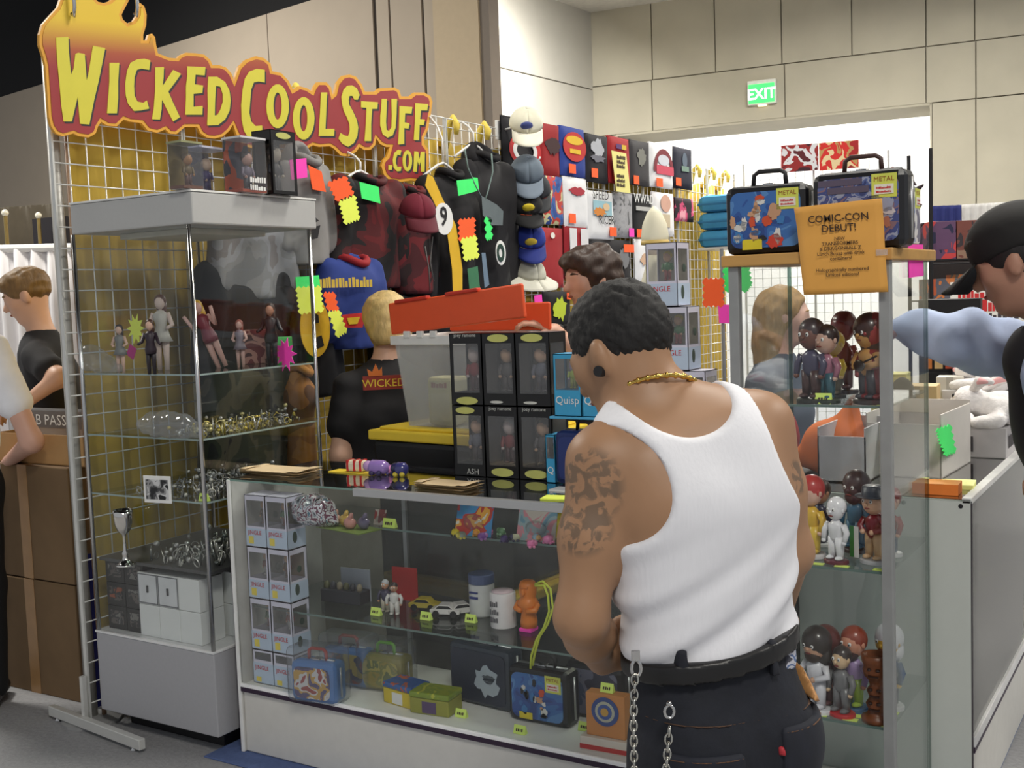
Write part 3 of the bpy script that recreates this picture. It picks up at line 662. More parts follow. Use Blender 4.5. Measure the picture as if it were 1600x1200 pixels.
# ================================================================== clothes and shirts on the grid wall
HP = math.pi/2
def card(parent, pts, X, mat, zig=0, name='price_tag', label=None, th=.002, plane=None):
    """paper card drawn by its corners on the upright plane X; zig = number of teeth per side"""
    P = []
    n = len(pts)
    for i in range(n):
        a = np.array(pts[i], float); c = np.array(pts[(i+1) % n], float); P.append(a)
        if zig:
            e = c-a; o = np.array([e[1], -e[0]])/np.linalg.norm(e)
            for k in range(1, zig*2): P.append(a+e*k/(zig*2)+o*(2.5 if k % 2 else -1.0))
    fn = plane or (lambda x, y: onX(x, y, X))
    W3 = [fn(*p) for p in P]; n3 = nrm(np.cross(W3[len(W3)//3]-W3[0], W3[2*len(W3)//3]-W3[0]))
    if n3@(CP-W3[0]) < 0: n3 = -n3
    b = MB(); b.poly(W3, n3*th); o = b.build(name, mat, parent, world=parent is not None)
    if label: o['label'] = label
    return o
def hanger(y, zbot, ztop, lab, X=GX+.12):
    t = thing('clothes_hanger', lab, 'hanger', (X, y, zbot), HP, 'white plastic hangers on the grid')
    hm = M((238, 236, 232), .4, name='white_plastic'); h = ztop-zbot
    b = MB(); b.tube([(0, 0, .02), (0, 0, h*.55), (.004, .03, h*.8), (.0, .07, h), (0, .1, h*.97)], .006, 8); b.build('hook', hm, t, smooth=True)
    b = MB(); b.tube([(-.19, 0, -.06), (-.05, 0, .01), (0, 0, .025), (.05, 0, .01), (.19, 0, -.06)], .007, 8); b.build('arms', hm, t, smooth=True)
def jacket(name, label, px, mat, group='garments hanging on the grid', X=GX+.15, sleeves=True, depth=.085, neck=True, slm=None, hood=None, seed=0, wr=.010):
    xl, xr, yt, yb = px
    L = onX(xl, (yt+yb)/2, X); R = onX(xr, (yt+yb)/2, X); top = onX((xl+xr)/2, yt, X); bot = onX((xl+xr)/2, yb, X)
    W = R[1]-L[1]; H = top[2]-bot[2]; yc = (L[1]+R[1])/2
    t = thing(name, label, 'garment', (X, yc, bot[2]), HP, group)
    U, Vv = V3(1, 0, 0), V3(0, 1, 0)
    pr = [ecap((0, 0, -.02), (0, 0, H*.72), (W*.31, depth), (W*.30, depth*.95), U, Vv, .04), ecap((0, 0, H*.70), (0, 0, H*.93), (W*.31, depth*.9), (W*.14, depth*.6), U, Vv, .05),
          half((0, 0, 0), (0, 0, -1))]
    if sleeves:
        for s in (-1, 1): pr.insert(0, cone((s*W*.30, .0, H*.84), (s*W*.41, -.01, H*.18), min(.07, W*.12), min(.055, W*.10), .03))
    if neck: pr.append(ell((0, -.06, H*1.0), (W*.11, .07, H*.10), None, .02, -1))
    fr = 26
    o = soft('body', pr, .014, mat, t, lambda v: wr*wob(v*np.array([1, 1, .45]), fr, seed), 1, world=False)
    if not neck: return t
    b = MB(); b.tube([(W*.13*math.cos(q), -.02+.055*math.sin(q), H*.93+.015*math.cos(2*q)) for q in np.linspace(0, 6.28, 17)[:-1]], .018, 8, closed=True)
    b.build('collar', slm or mat, t, smooth=True)
    if hood: soft('hood', [ell((0, .03, H*.93), (W*.2, .08, .09), None, .03), ell((0, -.04, H*.98), (W*.13, .07, .06), None, .02, -1)], .012, hood, t, lambda v: .006*wob(v, 40, 3), 1, world=False)
    return t
FX = GX+.255       # front of the hanging clothes
greyf = M((138, 136, 134), .9, var=.12, scale=9, bump=.2, name='grey_fleece')
blackf = M((24, 22, 25), .85, var=.2, scale=9, bump=.15, name='black_fabric')
t = jacket('grey_hoodie', 'heather grey hoodie with black print behind the display case top', (432, 520, 240, 415), greyf, hood=greyf, seed=1)
card(t, [(452, 250), (478, 247), (480, 277), (455, 281)], FX, PINK_TAG)
card(t, [(481, 258), (502, 268), (509, 300), (488, 296)], FX, ORANGE_TAG)
for q in ([(470, 335), (482, 330), (498, 345), (484, 352)], [(458, 312), (474, 308), (478, 318), (462, 322)], [(484, 356), (500, 352), (496, 372), (482, 376)]):
    card(t, q, FX+.012, BLK, name='print')
t = jacket('dark_red_jacket', 'black and dark red patterned jacket with orange and yellow tags', (505, 640, 270, 450), ART([(16, 13, 15), (20, 16, 18), (24, 15, 17), (78, 16, 20), (96, 20, 24), (22, 14, 16)], 5, .8, 3), seed=2)
card(t, [(512, 286), (540, 276), (552, 303), (526, 314)], FX, ORANGE_TAG, 4)
card(t, [(530, 316), (554, 306), (561, 342), (539, 350)], FX+.004, YEL_TAG, 5)
card(t, [(561, 284), (591, 292), (594, 318), (565, 310)], FX, GREEN_TAG)
hanger(onX(563, 262, GX+.12)[1], onX(563, 275, GX+.12)[2], onX(563, 236, GX+.12)[2], 'white hanger hook above the dark red patterned jacket')
t = jacket('burgundy_jacket', 'burgundy red jacket hanging under the COM corner of the sign', (600, 680, 288, 460), ART([(34, 10, 14), (70, 14, 22), (104, 20, 28), (30, 10, 13), (22, 11, 13)], 6, .8, 5), seed=3)
t = jacket('blue_sweatshirt', 'royal blue sweatshirt with yellow lettering hung low on the grid', (492, 604, 398, 545), M((38, 58, 128), .85, var=.1, scale=8, bump=.15, name='blue_fleece'), slm=M((150, 26, 34), .8, name='red_ribbing'), seed=4, X=GX+.22)
pO = onX(541, 449, FX+.09); scrib(.34, .045, M((200, 170, 60), .7, name='yellow_print'), t, pO, V3(0, 1, 0), UZ, 3, 14, True)
for mm, q in ((M((200, 40, 36), .7, name='red_print'), [(534, 492), (572, 488), (566, 512), (538, 512)]), (M((226, 190, 40), .7, name='gold_print'), [(542, 497), (562, 495), (558, 506), (545, 507)])):
    card(t, q, FX+.085 + (.004 if mm.name.startswith('gold') else 0), mm, name='print')
card(t, [(506, 458), (522, 458), (528, 486), (512, 484)], FX+.09, ORANGE_TAG, 3)
card(t, [(513, 488), (530, 486), (541, 518), (527, 527)], FX+.092, YEL_TAG, 4)
t = jacket('striped_jacket', 'long black racing jacket with yellow stripe and round white 9 badge', (652, 748, 256, 500), blackf, seed=6)
yst = M((224, 178, 40), .8, var=.05, name='yellow_stripe')
card(t, [(668, 272), (676, 276), (690, 308), (712, 352), (722, 420), (722, 470), (708, 470), (706, 420), (698, 360), (676, 312), (664, 290)], FX+.03, yst, name='stripe')
def disc(parent, px, py, r, X, mat, name, sx=1.0, ring=None):
    c = onX(px, py, X); b = MB(); b.poly([c+V3(0, sx*r*math.cos(q), r*math.sin(q)) for q in np.linspace(0, 6.283, 33)[:-1]], (.003, 0, 0),
        holes=[[c+V3(0, sx*ring*math.cos(q), ring*math.sin(q)) for q in np.linspace(0, 6.283, 33)[:-1]]] if ring else ())
    return b.build(name, mat, parent, world=True)
disc(t, 693, 342, .078, FX+.035, WHT, 'badge'); text('9', .13, BLK, t, onX(694, 352, FX+.04), V3(0, 1, 0), UZ, world=True, bold=.02)
card(t, [(717, 344), (741, 341), (741, 371), (718, 377)], FX+.035, ORANGE_TAG, 4); card(t, [(721, 374), (743, 369), (747, 402), (726, 407)], FX+.038, YEL_TAG, 4)
hanger(onX(692, 250, GX+.12)[1], onX(692, 262, GX+.12)[2], onX(690, 180, GX+.12)[2], 'white hanger hook above the yellow striped jacket')
t = jacket('black_hoodie', 'black zip hoodie with grey drawstrings and round white emblem', (708, 806, 228, 490), blackf, hood=blackf, seed=8)
b = MB()
for pts in ([(726, 233), (731, 262), (742, 288), (752, 308)], [(768, 240), (770, 268), (762, 300), (758, 312)]):
    b.tube([onX(x, y, FX+.02) for x, y in pts], .004, 6)
b.build('drawstrings', M((120, 140, 136), .8, name='grey_cord'), t, smooth=True, world=True)
card(t, [(713, 282), (739, 279), (740, 300), (716, 306)], FX+.02, GREEN_TAG); card(t, [(737, 277), (746, 278), (748, 297), (740, 300)], FX+.018, GREEN_TAG)
card(t, [(758, 340), (766, 340), (768, 372), (760, 375)], FX+.02, GREEN_TAG, 3)
card(t, [(752, 306), (776, 320), (786, 330), (785, 352), (768, 352), (754, 336)], FX+.02, M((100, 110, 112), .85, name='grey_mesh_print'), name='pocket_print')
disc(t, 782, 395, .066, FX+.03, WHT, 'emblem', .75); disc(t, 782, 395, .048, FX+.034, M((28, 60, 50), .7, name='green_black_ink'), 'emblem_ring', .75, .025)
for q, mm in (([(730, 420), (746, 416), (750, 455), (734, 462)], M((60, 120, 84), .8, name='green_print')), ([(752, 395), (758, 395), (764, 445), (757, 450)], M((110, 130, 150), .8, name='blue_grey_print'))): card(t, q, FX+.03, mm, name='print')
hanger(onX(740, 225, GX+.12)[1], onX(740, 232, GX+.12)[2], onX(738, 188, GX+.12)[2], 'white hanger hook above the black hoodie')
t = jacket('black_long_coat', 'plain black coat hanging between the burgundy and striped jackets', (632, 704, 330, 520), M((16, 15, 18), .8, var=.2, name='black_cloth2'), seed=9, X=GX+.10)
b = MB()
for pts in ([(664, 385), (670, 420), (672, 455)], [(676, 370), (672, 410), (678, 440)]): b.tube([onX(x, y, FX-.02) for x, y in pts], .003, 6)
b.build('cords', M((120, 118, 116), .8, name='thin_grey_cord'), t, smooth=True, world=True)
t = jacket('black_sweatshirt', 'black sweatshirt with big yellow oval print left of blonde head', (452, 532, 455, 620), M((18, 17, 20), .85, var=.2, name='black_cloth3'), seed=11, X=GX+.16)
o = disc(t, 492, 512, .125, FX+.02, M((222, 176, 34), .7, name='yellow_oval_print'), 'print', .75)
for q in ([(488, 488), (497, 492), (498, 504), (490, 506)], [(492, 528), (502, 524), (506, 540), (496, 545)]): card(t, q, FX+.026, BLK, name='print')
card(t, [(461, 433), (498, 430), (500, 450), (463, 452)], FX+.12, GREEN_TAG); card(t, [(463, 450), (500, 448), (504, 486), (468, 490)], FX+.121, YEL_TAG, 5)
t = jacket('tan_costume', 'tan and orange cloth costume hanging behind the case corner', (448, 486, 565, 740), ART([(96, 60, 30), (150, 98, 40), (176, 120, 50)], 5, .85, 2), seed=12, X=GX+.2, sleeves=False)
for nm, lab, q, cols, sd in (('dark_costume', 'dark olive and brown costume cloth seen through the case', (305, 470, 540, 760), [(22, 22, 20), (40, 44, 30), (70, 66, 50), (28, 26, 22)], 4), ('grey_jersey', 'light grey jersey with blue red print seen through case glass', (322, 458, 322, 468), [(120, 120, 122), (136, 135, 136), (150, 150, 154), (128, 122, 122)], 5), ('black_costume', 'black costume hanging behind the dolls in the case', (296, 474, 405, 600), [(14, 14, 15), (26, 25, 26), (40, 38, 38)], 6)):
    jacket(nm, lab, q, ART(cols, 6, .85, sd), seed=sd, X=GX+.10 if 'black' in nm else GX+.12, depth=.06, neck=False, wr=.018)

for nm, lab, q, sd in (('black_trousers', 'black garment hanging low behind the blonde person', (575, 668, 452, 640), 21), ('black_robe', 'long black robe hanging low under the striped jacket', (660, 765, 470, 660), 22), ('black_cape', 'black cape hanging low under the bucket hat', (755, 850, 478, 660), 23), ('black_tunic', 'black tunic hanging low beside the green creature shirt', (840, 905, 505, 660), 24)):
    jacket(nm, lab, q, M((17, 16, 19), .85, var=.2, name='black_cloth4'), seed=sd, X=GX+.10)
# ---- folded T-shirts pinned in rows
def tee(label, xl, xr, yt, yb, col, X=GX+.022, art=None, tagp=None, lines=(), group='folded shirts pinned to the grid'):
    A = onX(xl, yt, X); B = onX(xr, yt, X); Cb = onX(xl, yb, X); W = B[1]-A[1]; H = A[2]-Cb[2]
    t = thing('folded_shirt', label, 'shirt', (X, (A[1]+B[1])/2, Cb[2]), HP, group)
    m = col if not isinstance(col, tuple) else M(col, .85, var=.06, scale=12, bump=.1, name='jersey_cloth')
    def fn(u, v):
        e = min(u, 1-u, v, 1-v); return V3((u-.5)*W*.985, -.010-.014*min(1, e*9)-.003*math.sin(u*5+xl)*math.sin(v*4), v*H)
    b = MB(); b.grid(fn, 12, 12); b.grid(lambda u, v: V3((u-.5)*W*.985, 0, v*H), 12, 12)
    b.box(-W*.47, W*.47, -.012, 0, 0.004, H-.004); b.build('cloth', m, t, smooth=True)
    fy = -.0285
    if art:
        for kind, c_, u0, u1, v0, v1 in art:
            q = MB(); x0, x1, z0, z1 = (u0-.5)*W, (u1-.5)*W, v0*H, v1*H
            cx, cz, rx, rz = (x0+x1)/2, (z0+z1)/2, (x1-x0)/2, (z1-z0)/2
            mm = c_ if not isinstance(c_, tuple) else M(c_, .7, var=.05, name='shirt_ink')
            if kind == 'rect': q.box(x0, x1, fy-.0012, fy, z0, z1)
            elif kind == 'oval': q.poly([(cx+rx*math.cos(a), fy, cz+rz*math.sin(a)) for a in np.linspace(0, 6.283, 25)[:-1]], (0, -.0012, 0))
            elif kind == 'tri': q.poly([(x0, fy, z1), (x1, fy, z1), (cx, fy, z0)], (0, -.0012, 0))
            elif kind == 'arch': q.poly([(cx+rx*math.cos(a), fy, z0+2*rz*math.sin(a)) for a in np.linspace(0, math.pi, 20)]+[(cx+rx*.72*math.cos(a), fy, z0+1.5*rz*math.sin(a)) for a in np.linspace(math.pi, 0, 20)], (0, -.0012, 0))
            elif kind == 'ring': q.poly([(cx+rx*math.cos(a), fy, cz+rz*math.sin(a)) for a in np.linspace(0, 6.283, 33)[:-1]], (0, -.0012, 0), holes=[[(cx+rx*.7*math.cos(a), fy, cz+rz*.7*math.sin(a)) for a in np.linspace(0, 6.283, 33)[:-1]]])
            elif kind == 'blot':
                rr = random.Random(int(u0*99+v0*77+xl)); q.poly([(cx+rx*rr.uniform(.55, 1)*math.cos(a), fy, cz+rz*rr.uniform(.55, 1)*math.sin(a)) for a in np.linspace(0, 6.283, 25)[:-1]], (0, -.0012, 0))
            q.build('print', mm, t); fy -= .0014
    for s, sz, u, v, mm in lines: text(s, sz, mm, t, V3((u-.5)*W, fy-.001, v*H), V3(1, 0, 0), UZ, depth=.0)
    if tagp:
        mm, u, v = tagp; q = MB(); q.box((u-.13)*W, (u+.13)*W, fy-.003, fy-.001, (v-.09)*H, (v+.1)*H); q.build('price_tag', mm, t)
    return t
OT = lambda u=-.1, v=.14: (ORANGE_TAG, u, v)
tee('black folded shirt with red and white ring print', 780, 836, 179, 266, (24, 23, 28), art=[('ring', (190, 30, 34), .12, 1.02, .1, .72), ('ring', (226, 224, 220), .22, .9, .18, .63)], tagp=(ORANGE_TAG, .1, .06))
tee('dark red folded shirt with a black blotch print', 836, 870, 190, 272, (150, 22, 26), art=[('blot', (56, 20, 22), .2, .95, .35, .8)])
tee('blue folded shirt with red oval and yellow patch print', 870, 910, 195, 273, (40, 62, 140), art=[('oval', (190, 40, 36), .06, .96, .3, .9), ('oval', (228, 186, 40), .18, .82, .64, .82), ('rect', (228, 186, 40), .3, .72, .46, .55)], tagp=(ORANGE_TAG, -.14, .14))
tee('black folded shirt with white splash print, top row', 910, 946, 207, 283, (26, 24, 30), art=[('blot', (176, 178, 184), .15, .8, .48, .96), ('blot', (110, 110, 120), .1, .85, .4, .6)], tagp=(ORANGE_TAG, -.22, .18))
tee('bright red folded shirt half hidden by the yellow price list', 946, 980, 211, 285, (158, 24, 30), art=[('rect', (90, 50, 110), .3, .55, .74, .84), ('rect', (214, 180, 50), .55, .75, .74, .84)], tagp=(ORANGE_TAG, -.25, .14))
tee('charcoal folded shirt with pale ghostly figure print', 980, 1011, 217, 288, (52, 50, 52), art=[('blot', (120, 120, 112), .25, .75, .35, .92)], tagp=(ORANGE_TAG, -.3, .1))
tee('white folded shirt with red arch print', 1011, 1048, 221, 291, (226, 226, 226), art=[('arch', (120, 40, 50), .1, .95, .35, .88), ('oval', (196, 198, 206), .28, .75, .5, .75), ('rect', (196, 70, 90), .2, .92, .3, .5)], tagp=(ORANGE_TAG, -.2, .1))
tee('navy folded shirt at the far end of the top row', 1048, 1078, 228, 293, (20, 22, 42), art=[('oval', (84, 96, 110), .4, .65, .5, .88), ('rect', (110, 134, 120), .35, .72, .42, .55)], tagp=(ORANGE_TAG, -.35, .14))
tee('blue folded shirt with red green and pale print, second row', 843, 876, 273, 350, ART([(38, 70, 140), (50, 96, 160), (190, 60, 50), (200, 196, 150), (40, 70, 140)], 9, .8, 4))
tee('white folded shirt with red graffiti lettering', 876, 914, 275, 355, (230, 230, 230), art=[('blot', (170, 40, 56), .1, .9, .62, .84)], tagp=(ORANGE_TAG, -.25, .17), lines=[])
tee('white folded shirt with orange cartoon car print', 914, 955, 297, 373, (228, 228, 228), art=[('rect', (150, 190, 200), .15, .85, .5, .8), ('blot', (210, 130, 50), .05, .7, .45, .68), ('oval', (220, 190, 150), .5, .75, .6, .76)], tagp=(ORANGE_TAG, .35, .16), lines=[('SPEED', .085, .42, .83, BLK), ('RICER', .085, .62, .32, BLK)])
tee('grey folded shirt with faint doodle print', 955, 985, 300, 371, ART([(150, 150, 152), (158, 158, 160), (150, 150, 152), (96, 96, 98)], 14, .85, 6), tagp=(PINK_TAG, .3, .12))
tee('black folded shirt with white block letters', 985, 1015, 303, 370, (22, 22, 24), lines=[('WWAD', .095, .5, .8, WHT)], art=[('rect', (176, 176, 172), .08, .92, .62, .72)], tagp=(ORANGE_TAG, -.3, .08))
tee('white folded shirt with pinkish portrait print', 1016, 1050, 299, 368, (230, 228, 226), art=[('oval', (204, 160, 140), .3, .75, .55, .95), ('rect', (196, 180, 150), .35, .7, .2, .5)], tagp=(ORANGE_TAG, -.3, .2))
tee('dark folded shirt with pink print near the blue shirts', 1052, 1081, 308, 345, ART([(30, 22, 30), (40, 24, 34), (196, 70, 110), (214, 150, 160)], 9, .8, 8))
tee('red folded shirt with a pale yellow egg shaped print', 790, 876, 352, 452, (158, 30, 36), art=[('oval', (220, 210, 150), .05, .25, .35, .75), ('oval', (236, 232, 220), .72, .8, .82, .92)])
tee('red folded shirt with white bars print', 878, 914, 352, 436, (150, 28, 38), art=[('rect', (222, 220, 220), .15, .45, .3, .95), ('rect', (222, 220, 220), .62, .95, .3, .95)])
tee('black folded shirt with grey face print above the curly head', 918, 982, 373, 442, (22, 20, 24), art=[('blot', (120, 120, 122), .62, .95, .3, .85)], tagp=(ORANGE_TAG, .4, .8))
tee('white folded shirt with grey cartoon print, lowest row', 988, 1028, 373, 446, (228, 228, 228), art=[('blot', (150, 152, 156), .3, .85, .3, .9), ('blot', (206, 170, 140), .1, .5, .4, .7)], tagp=(ORANGE_TAG, .3, .16))
tee('black folded shirt with yellow green creature print', 846, 888, 456, 512, (20, 20, 22), art=[('blot', (190, 206, 50), .2, .85, .1, .9)], tagp=(ORANGE_TAG, .4, .85))
tee('black folded shirt under the row of caps', 775, 842, 272, 348, (20, 20, 24), art=[('blot', (60, 80, 110), .3, .5, .7, .9)], tagp=(ORANGE_TAG, .05, .1))
pink = card(None, [(834, 462), (846, 460), (848, 480), (836, 482)], GX+.06, PINK_TAG); tag(pink, 'pink price card beside the green creature shirt', 'price tag')
pl_ = card(None, [(955, 235), (978, 240), (985, 302), (963, 299)], GX+.075, M((236, 226, 140), .7, var=.02, name='pale_yellow_paper'), name='price_list')
tag(pl_, 'pale yellow price list hanging over the red shirt', 'notice')
for k in range(6):
    c = onX(970, 249+k*7+(8 if k > 2 else 0), GX+.0785); scrib(.12, .025, INK, pl_, c, V3(0, 1, 0), UZ, k, 7)
# blue folded shirts on a shelf near the corner
for i in range(3):
    a = onX(1088, 335-i*17, GX+.18); bq = MB(); bq.box(-.17, .17, -.13, .13, 0, .135)
    t = thing('folded_stack', 'turquoise folded garment, %s of the three in the corner stack' % ('lowest', 'middle', 'top')[i], 'garment', (GX+.16, 8.66, 1.86+.14*i), 0, 'turquoise folded garments')
    bq.build('cloth', M((60, 140, 186), .8, var=.06, name='turquoise_cloth'), t, bevel=.05)
    q = MB(); q.box(-.165, .171, -.133, -.1, .05, .075); q.build('fold', M((44, 112, 156), .8, name='turquoise_fold'), t, bevel=.01)
q = MB(); q.box(GX+.01, GX+.36, 8.48, 8.84, 1.84, 1.858); tag(q.build('wire_shelf', gwm), 'white shelf carrying the turquoise folded garments', 'shelf')
# two posters on top of the back grid
def ongrid(x, y): return onY(x, y, GYE+.06)
for lab, q, cols, sd in (('dark red and navy picture square above the back grid', [(1222, 228), (1279, 224), (1279, 266), (1222, 270)], [(24, 16, 40), (60, 16, 30), (150, 30, 30), (226, 224, 226), (90, 18, 26)], 3), ('red and gold picture square above the back grid', [(1281, 224), (1342, 219), (1342, 262), (1282, 267)], [(170, 24, 26), (190, 150, 90), (214, 40, 34), (236, 210, 160), (150, 20, 24)], 7)):
    t = thing('picture_square', lab, 'poster', ongrid(*q[3]), 0, 'picture squares on the back grid')
    card(t, q, 0, ART(cols, 7, .6, sd), name='print', plane=ongrid, th=.03)
# ---- caps on display arms
def cap(label, px, py, col, tilt, brim=None, r=.095, X=GX+.22, yaw=0, emblem=None, bucket=False):
    c = onX(px, py, X); t = thing('baseball_cap' if not bucket else 'bucket_hat', label, 'cap', c, yaw, 'hats on the display arms')
    Rm = np.array(Matrix.Rotation(tilt, 3, 'Y')); m = M(col, .85, var=.08, bump=.1, name='cap_cloth'); bm = M(brim or col, .8, var=.05, name='brim_cloth')
    b = MB()
    def dome(u, v):
        a = u*2*math.pi; e = v*math.pi/2*.99; return Rm@V3(r*math.cos(e)*math.cos(a)*1.1, r*math.cos(e)*math.sin(a), (r*1.05)*math.sin(e))
    b.grid(dome, 20, 8); b.build('crown', m, t, smooth=True, fix=False, solid=.004)
    b = MB()
    if bucket: b.grid(lambda u, v: Rm@V3((r+v*.075)*math.cos(u*6.283)*1.1, (r+v*.075)*math.sin(u*6.283), -v*.035+.004*math.sin(u*40)), 28, 4)
    else: b.grid(lambda u, v: Rm@V3(r*1.08*math.cos((u-.5)*2.2)+v*.10*math.cos((u-.5)*2.0), r*math.sin((u-.5)*2.2)*1.0, -.004-v*.03-.05*v*abs(u-.5)**1.5), 14, 5)
    b.build('brim', bm, t, smooth=True, fix=False, solid=.005)
    q = MB(); p = Rm@V3(0, 0, r*1.05); q.ball(p, .009); q.build('button', bm, t, smooth=True)
    if emblem:
        q = MB(); p = Rm@V3(r*.98, -.01, r*.42); q.ball(p, .012, .036, .024, 14, R=Rm); q.build('emblem', M(emblem, .7, name='embroidery'), t, smooth=True)
    return t
cap('white and cream cap with blue scribble, topmost on the arms', 822, 195, (226, 222, 200), .6, (236, 232, 214), yaw=-.9, emblem=(70, 80, 140))
cap('blue grey cap with frayed brim, second from the top', 823, 270, (104, 116, 128), .7, (120, 132, 146), yaw=-.9)
cap('black cap with yellow oval badge on the display arm', 822, 324, (22, 21, 24), .5, (18, 18, 20), yaw=-.8, emblem=(214, 190, 40))
cap('royal blue cap below the black cap', 826, 374, (32, 52, 140), .6, (26, 42, 120), yaw=-.8, emblem=(220, 190, 60))
cap('wrinkled light khaki bucket hat, lowest on the arms', 826, 430, (196, 194, 178), .35, (206, 204, 190), yaw=-.5, bucket=True)
cap('dark grey cap squeezed between blue grey and black caps', 834, 297, (44, 46, 52), .6, (36, 38, 42), yaw=-.8)
cap('burgundy cap clipped on the burgundy jacket', 652, 332, (110, 24, 44), .4, (90, 20, 36), yaw=-.6, r=.085, X=GX+.34)
for px0, py0, lab in ((779, 205, 'topmost'), (779, 265, 'second'), (776, 335, 'third'), (772, 362, 'fourth'), (778, 440, 'lowest')):
    a = onX(px0, py0, GX); t = thing('hat_peg', '%s white metal peg holding the hats on the grid' % lab, 'peg', a, 0, 'white arms on the grid')
    q = MB(); q.tube([(0, 0, 0), (.02, .01, .005), (.26, .02, .03), (.27, .02, .05)], .006, 8); q.build('rod', gwm, t, smooth=True)
    q = MB(); q.box(-.002, .006, -.035, .035, -.05, .06); q.build('clip', M((236, 236, 234), .4, name='white_clip'), t, bevel=.002)
# ================================================================== merchandise
def fig_mesh(b, x, y, z, h, sk=0, hr=1, sh=2, pa=3, headr=.16):
    """little standing figure, feet at z: trousers, shirt, arms, big head, hair"""
    for s in (-1, 1):
        b.tube([(x+s*.07*h, y, z), (x+s*.06*h, y, z+.36*h)], [.055*h, .07*h], 8, pa)
        b.ball((x+s*.075*h, y-.03*h, z+.025*h), .06*h, .09*h, .035*h, 8, pa)
        b.tube([(x+s*.15*h, y, z+.58*h), (x+s*.2*h, y-.02*h, z+.42*h), (x+s*.15*h, y-.08*h, z+.34*h)], [.05*h, .042*h, .035*h], 8, sh)
        b.ball((x+s*.145*h, y-.09*h, z+.33*h), .04*h, n=8, mi=sk)
    b.ball((x, y, z+.47*h), .15*h, .1*h, .17*h, 12, sh)
    b.ball((x, y-.01*h, z+.80*h), headr*h*.92, headr*h*.92, headr*h*1.1, 12, sk)
    b.ball((x, y+.03*h, z+.86*h), headr*h*1.02, headr*h*.98, headr*h*1.0, 12, hr)
def fig_mats(c): return [M(q, .45, var=.05, name='toy_paint') for q in c]
def window_box(label, loc, w, d, h, mat, win, fig, texts=(), rz=0, group=None, name='figure_box', ovals=(), side_win=True, cat='toy box', bands=()):
    t = thing(name, label, cat, loc, rz, group); th = .002; u0, u1, v0, v1 = win
    x0, x1, y0, y1 = -w/2, w/2, -d/2, d/2; b = MB()
    b.box(x0, x1, y1-th, y1, 0, h); b.box(x0, x1, y0, y1, 0, th); b.box(x0, x1, y0, y1, h-th, h)
    if side_win:
        for xx in (x0, x1-th): b.box(xx, xx+th, y0, y1, 0, h*v0); b.box(xx, xx+th, y0, y1, h*v1, h); b.box(xx, xx+th, y1-.012, y1, h*v0, h*v1); b.box(xx, xx+th, y0, y0+.008, h*v0, h*v1)
    else:
        for xx in (x0, x1-th): b.box(xx, xx+th, y0, y1, 0, h)
    b.box(x0, x1, y0, y0+th, 0, h*v0); b.box(x0, x1, y0, y0+th, h*v1, h); b.box(x0, x0+w*u0, y0, y0+th, h*v0, h*v1); b.box(x0+w*u1, x1, y0, y0+th, h*v0, h*v1)
    b.build('carton', mat, t)
    q = MB(); q.box(x0+w*u0, x0+w*u1, y0+.0004, y0+.0012, h*v0, h*v1)
    if side_win: q.box(x1-.0016, x1-.0008, y0+.008, y1-.012, h*v0, h*v1)
    q.build('window', FILM, t)
    q = MB(); q.box(x0+.004, x1-.004, y1-.005, y1-.003, h*v0, h*v1); q.build('backing_card', M((86, 76, 66) if mat.name.startswith('black') else (170, 166, 150), .6, var=.1, name='backing_print'), t)
    q = MB(); fh = h*(v1-v0)*.92; fig_mesh(q, 0, .0, h*v0+.002, fh); q.build('figurine', fig_mats(fig), t, smooth=True)
    for z0, z1, c in bands:
        q = MB(); q.box(x0+.001, x1-.001, y0-.0008, y0, h*z0, h*z1); q.box(x1, x1+.0008, y0+.001, y1-.001, h*z0, h*z1); q.build('printed_band', c, t)
    for u, v, ru, rv, mm in ovals:
        q = MB(); q.poly([(x0+w*(u+ru*math.cos(a)), y0-.001, h*(v+rv*math.sin(a))) for a in np.linspace(0, 6.283, 21)[:-1]], (0, -.0008, 0)); q.build('logo', mm, t)
    for s, sz, u, v, mm in texts: text(s, sz, mm, t, V3(x0+w*u, y0-.002, h*v), V3(1, 0, 0), UZ, depth=.0)
    return t
blkcard = M((20, 19, 20), .35, name='black_card'); lime = M((196, 196, 110), .5, name='lime_logo_ink'); gink = M((206, 206, 200), .5, name='pale_ink2')
# ---- six black window boxes on the counter
kinds = [((222, 180, 150), (52, 42, 36), (110, 114, 130), (70, 64, 72)), ((216, 200, 196), (190, 190, 192), (150, 40, 46), (80, 40, 44)), ((214, 174, 140), (60, 48, 40), (96, 92, 94), (80, 72, 70))]
x0 = -2.128; wdt = .126
places = ('left', 'middle', 'right')
for r in range(2):
    for c in range(3):
        ov = []; tx = []
        if r == 1:
            if c == 0: tx.append(('joey ramone', .017, .5, .955, gink)); ov.append((.5, .06, .34, .055, lime))
            else: ov.append((.5, .93, .32, .055, lime)); ov.append((.4, .05, .2, .02, gink))
        else:
            if c == 0: ov.append((.42, .93, .3, .05, lime)); tx.append(('ASH', .026, .6, .03, gink))
            else: tx.append(('joey ramone', .017, .5, .945, gink)); ov.append((.5, .08, .34, .06, lime))
        window_box('black window box, %s of the %s row of six on the counter' % (places[c], ('lower', 'upper')[r]), (x0+wdt*(c+.5), 3.073, KZ+.0005+.2335*r), wdt-.002, .105, .232, blkcard, (.1, .9, .17, .86), kinds[(c+r) % 3], tx, 0, 'black figure boxes on the counter', ovals=ov)
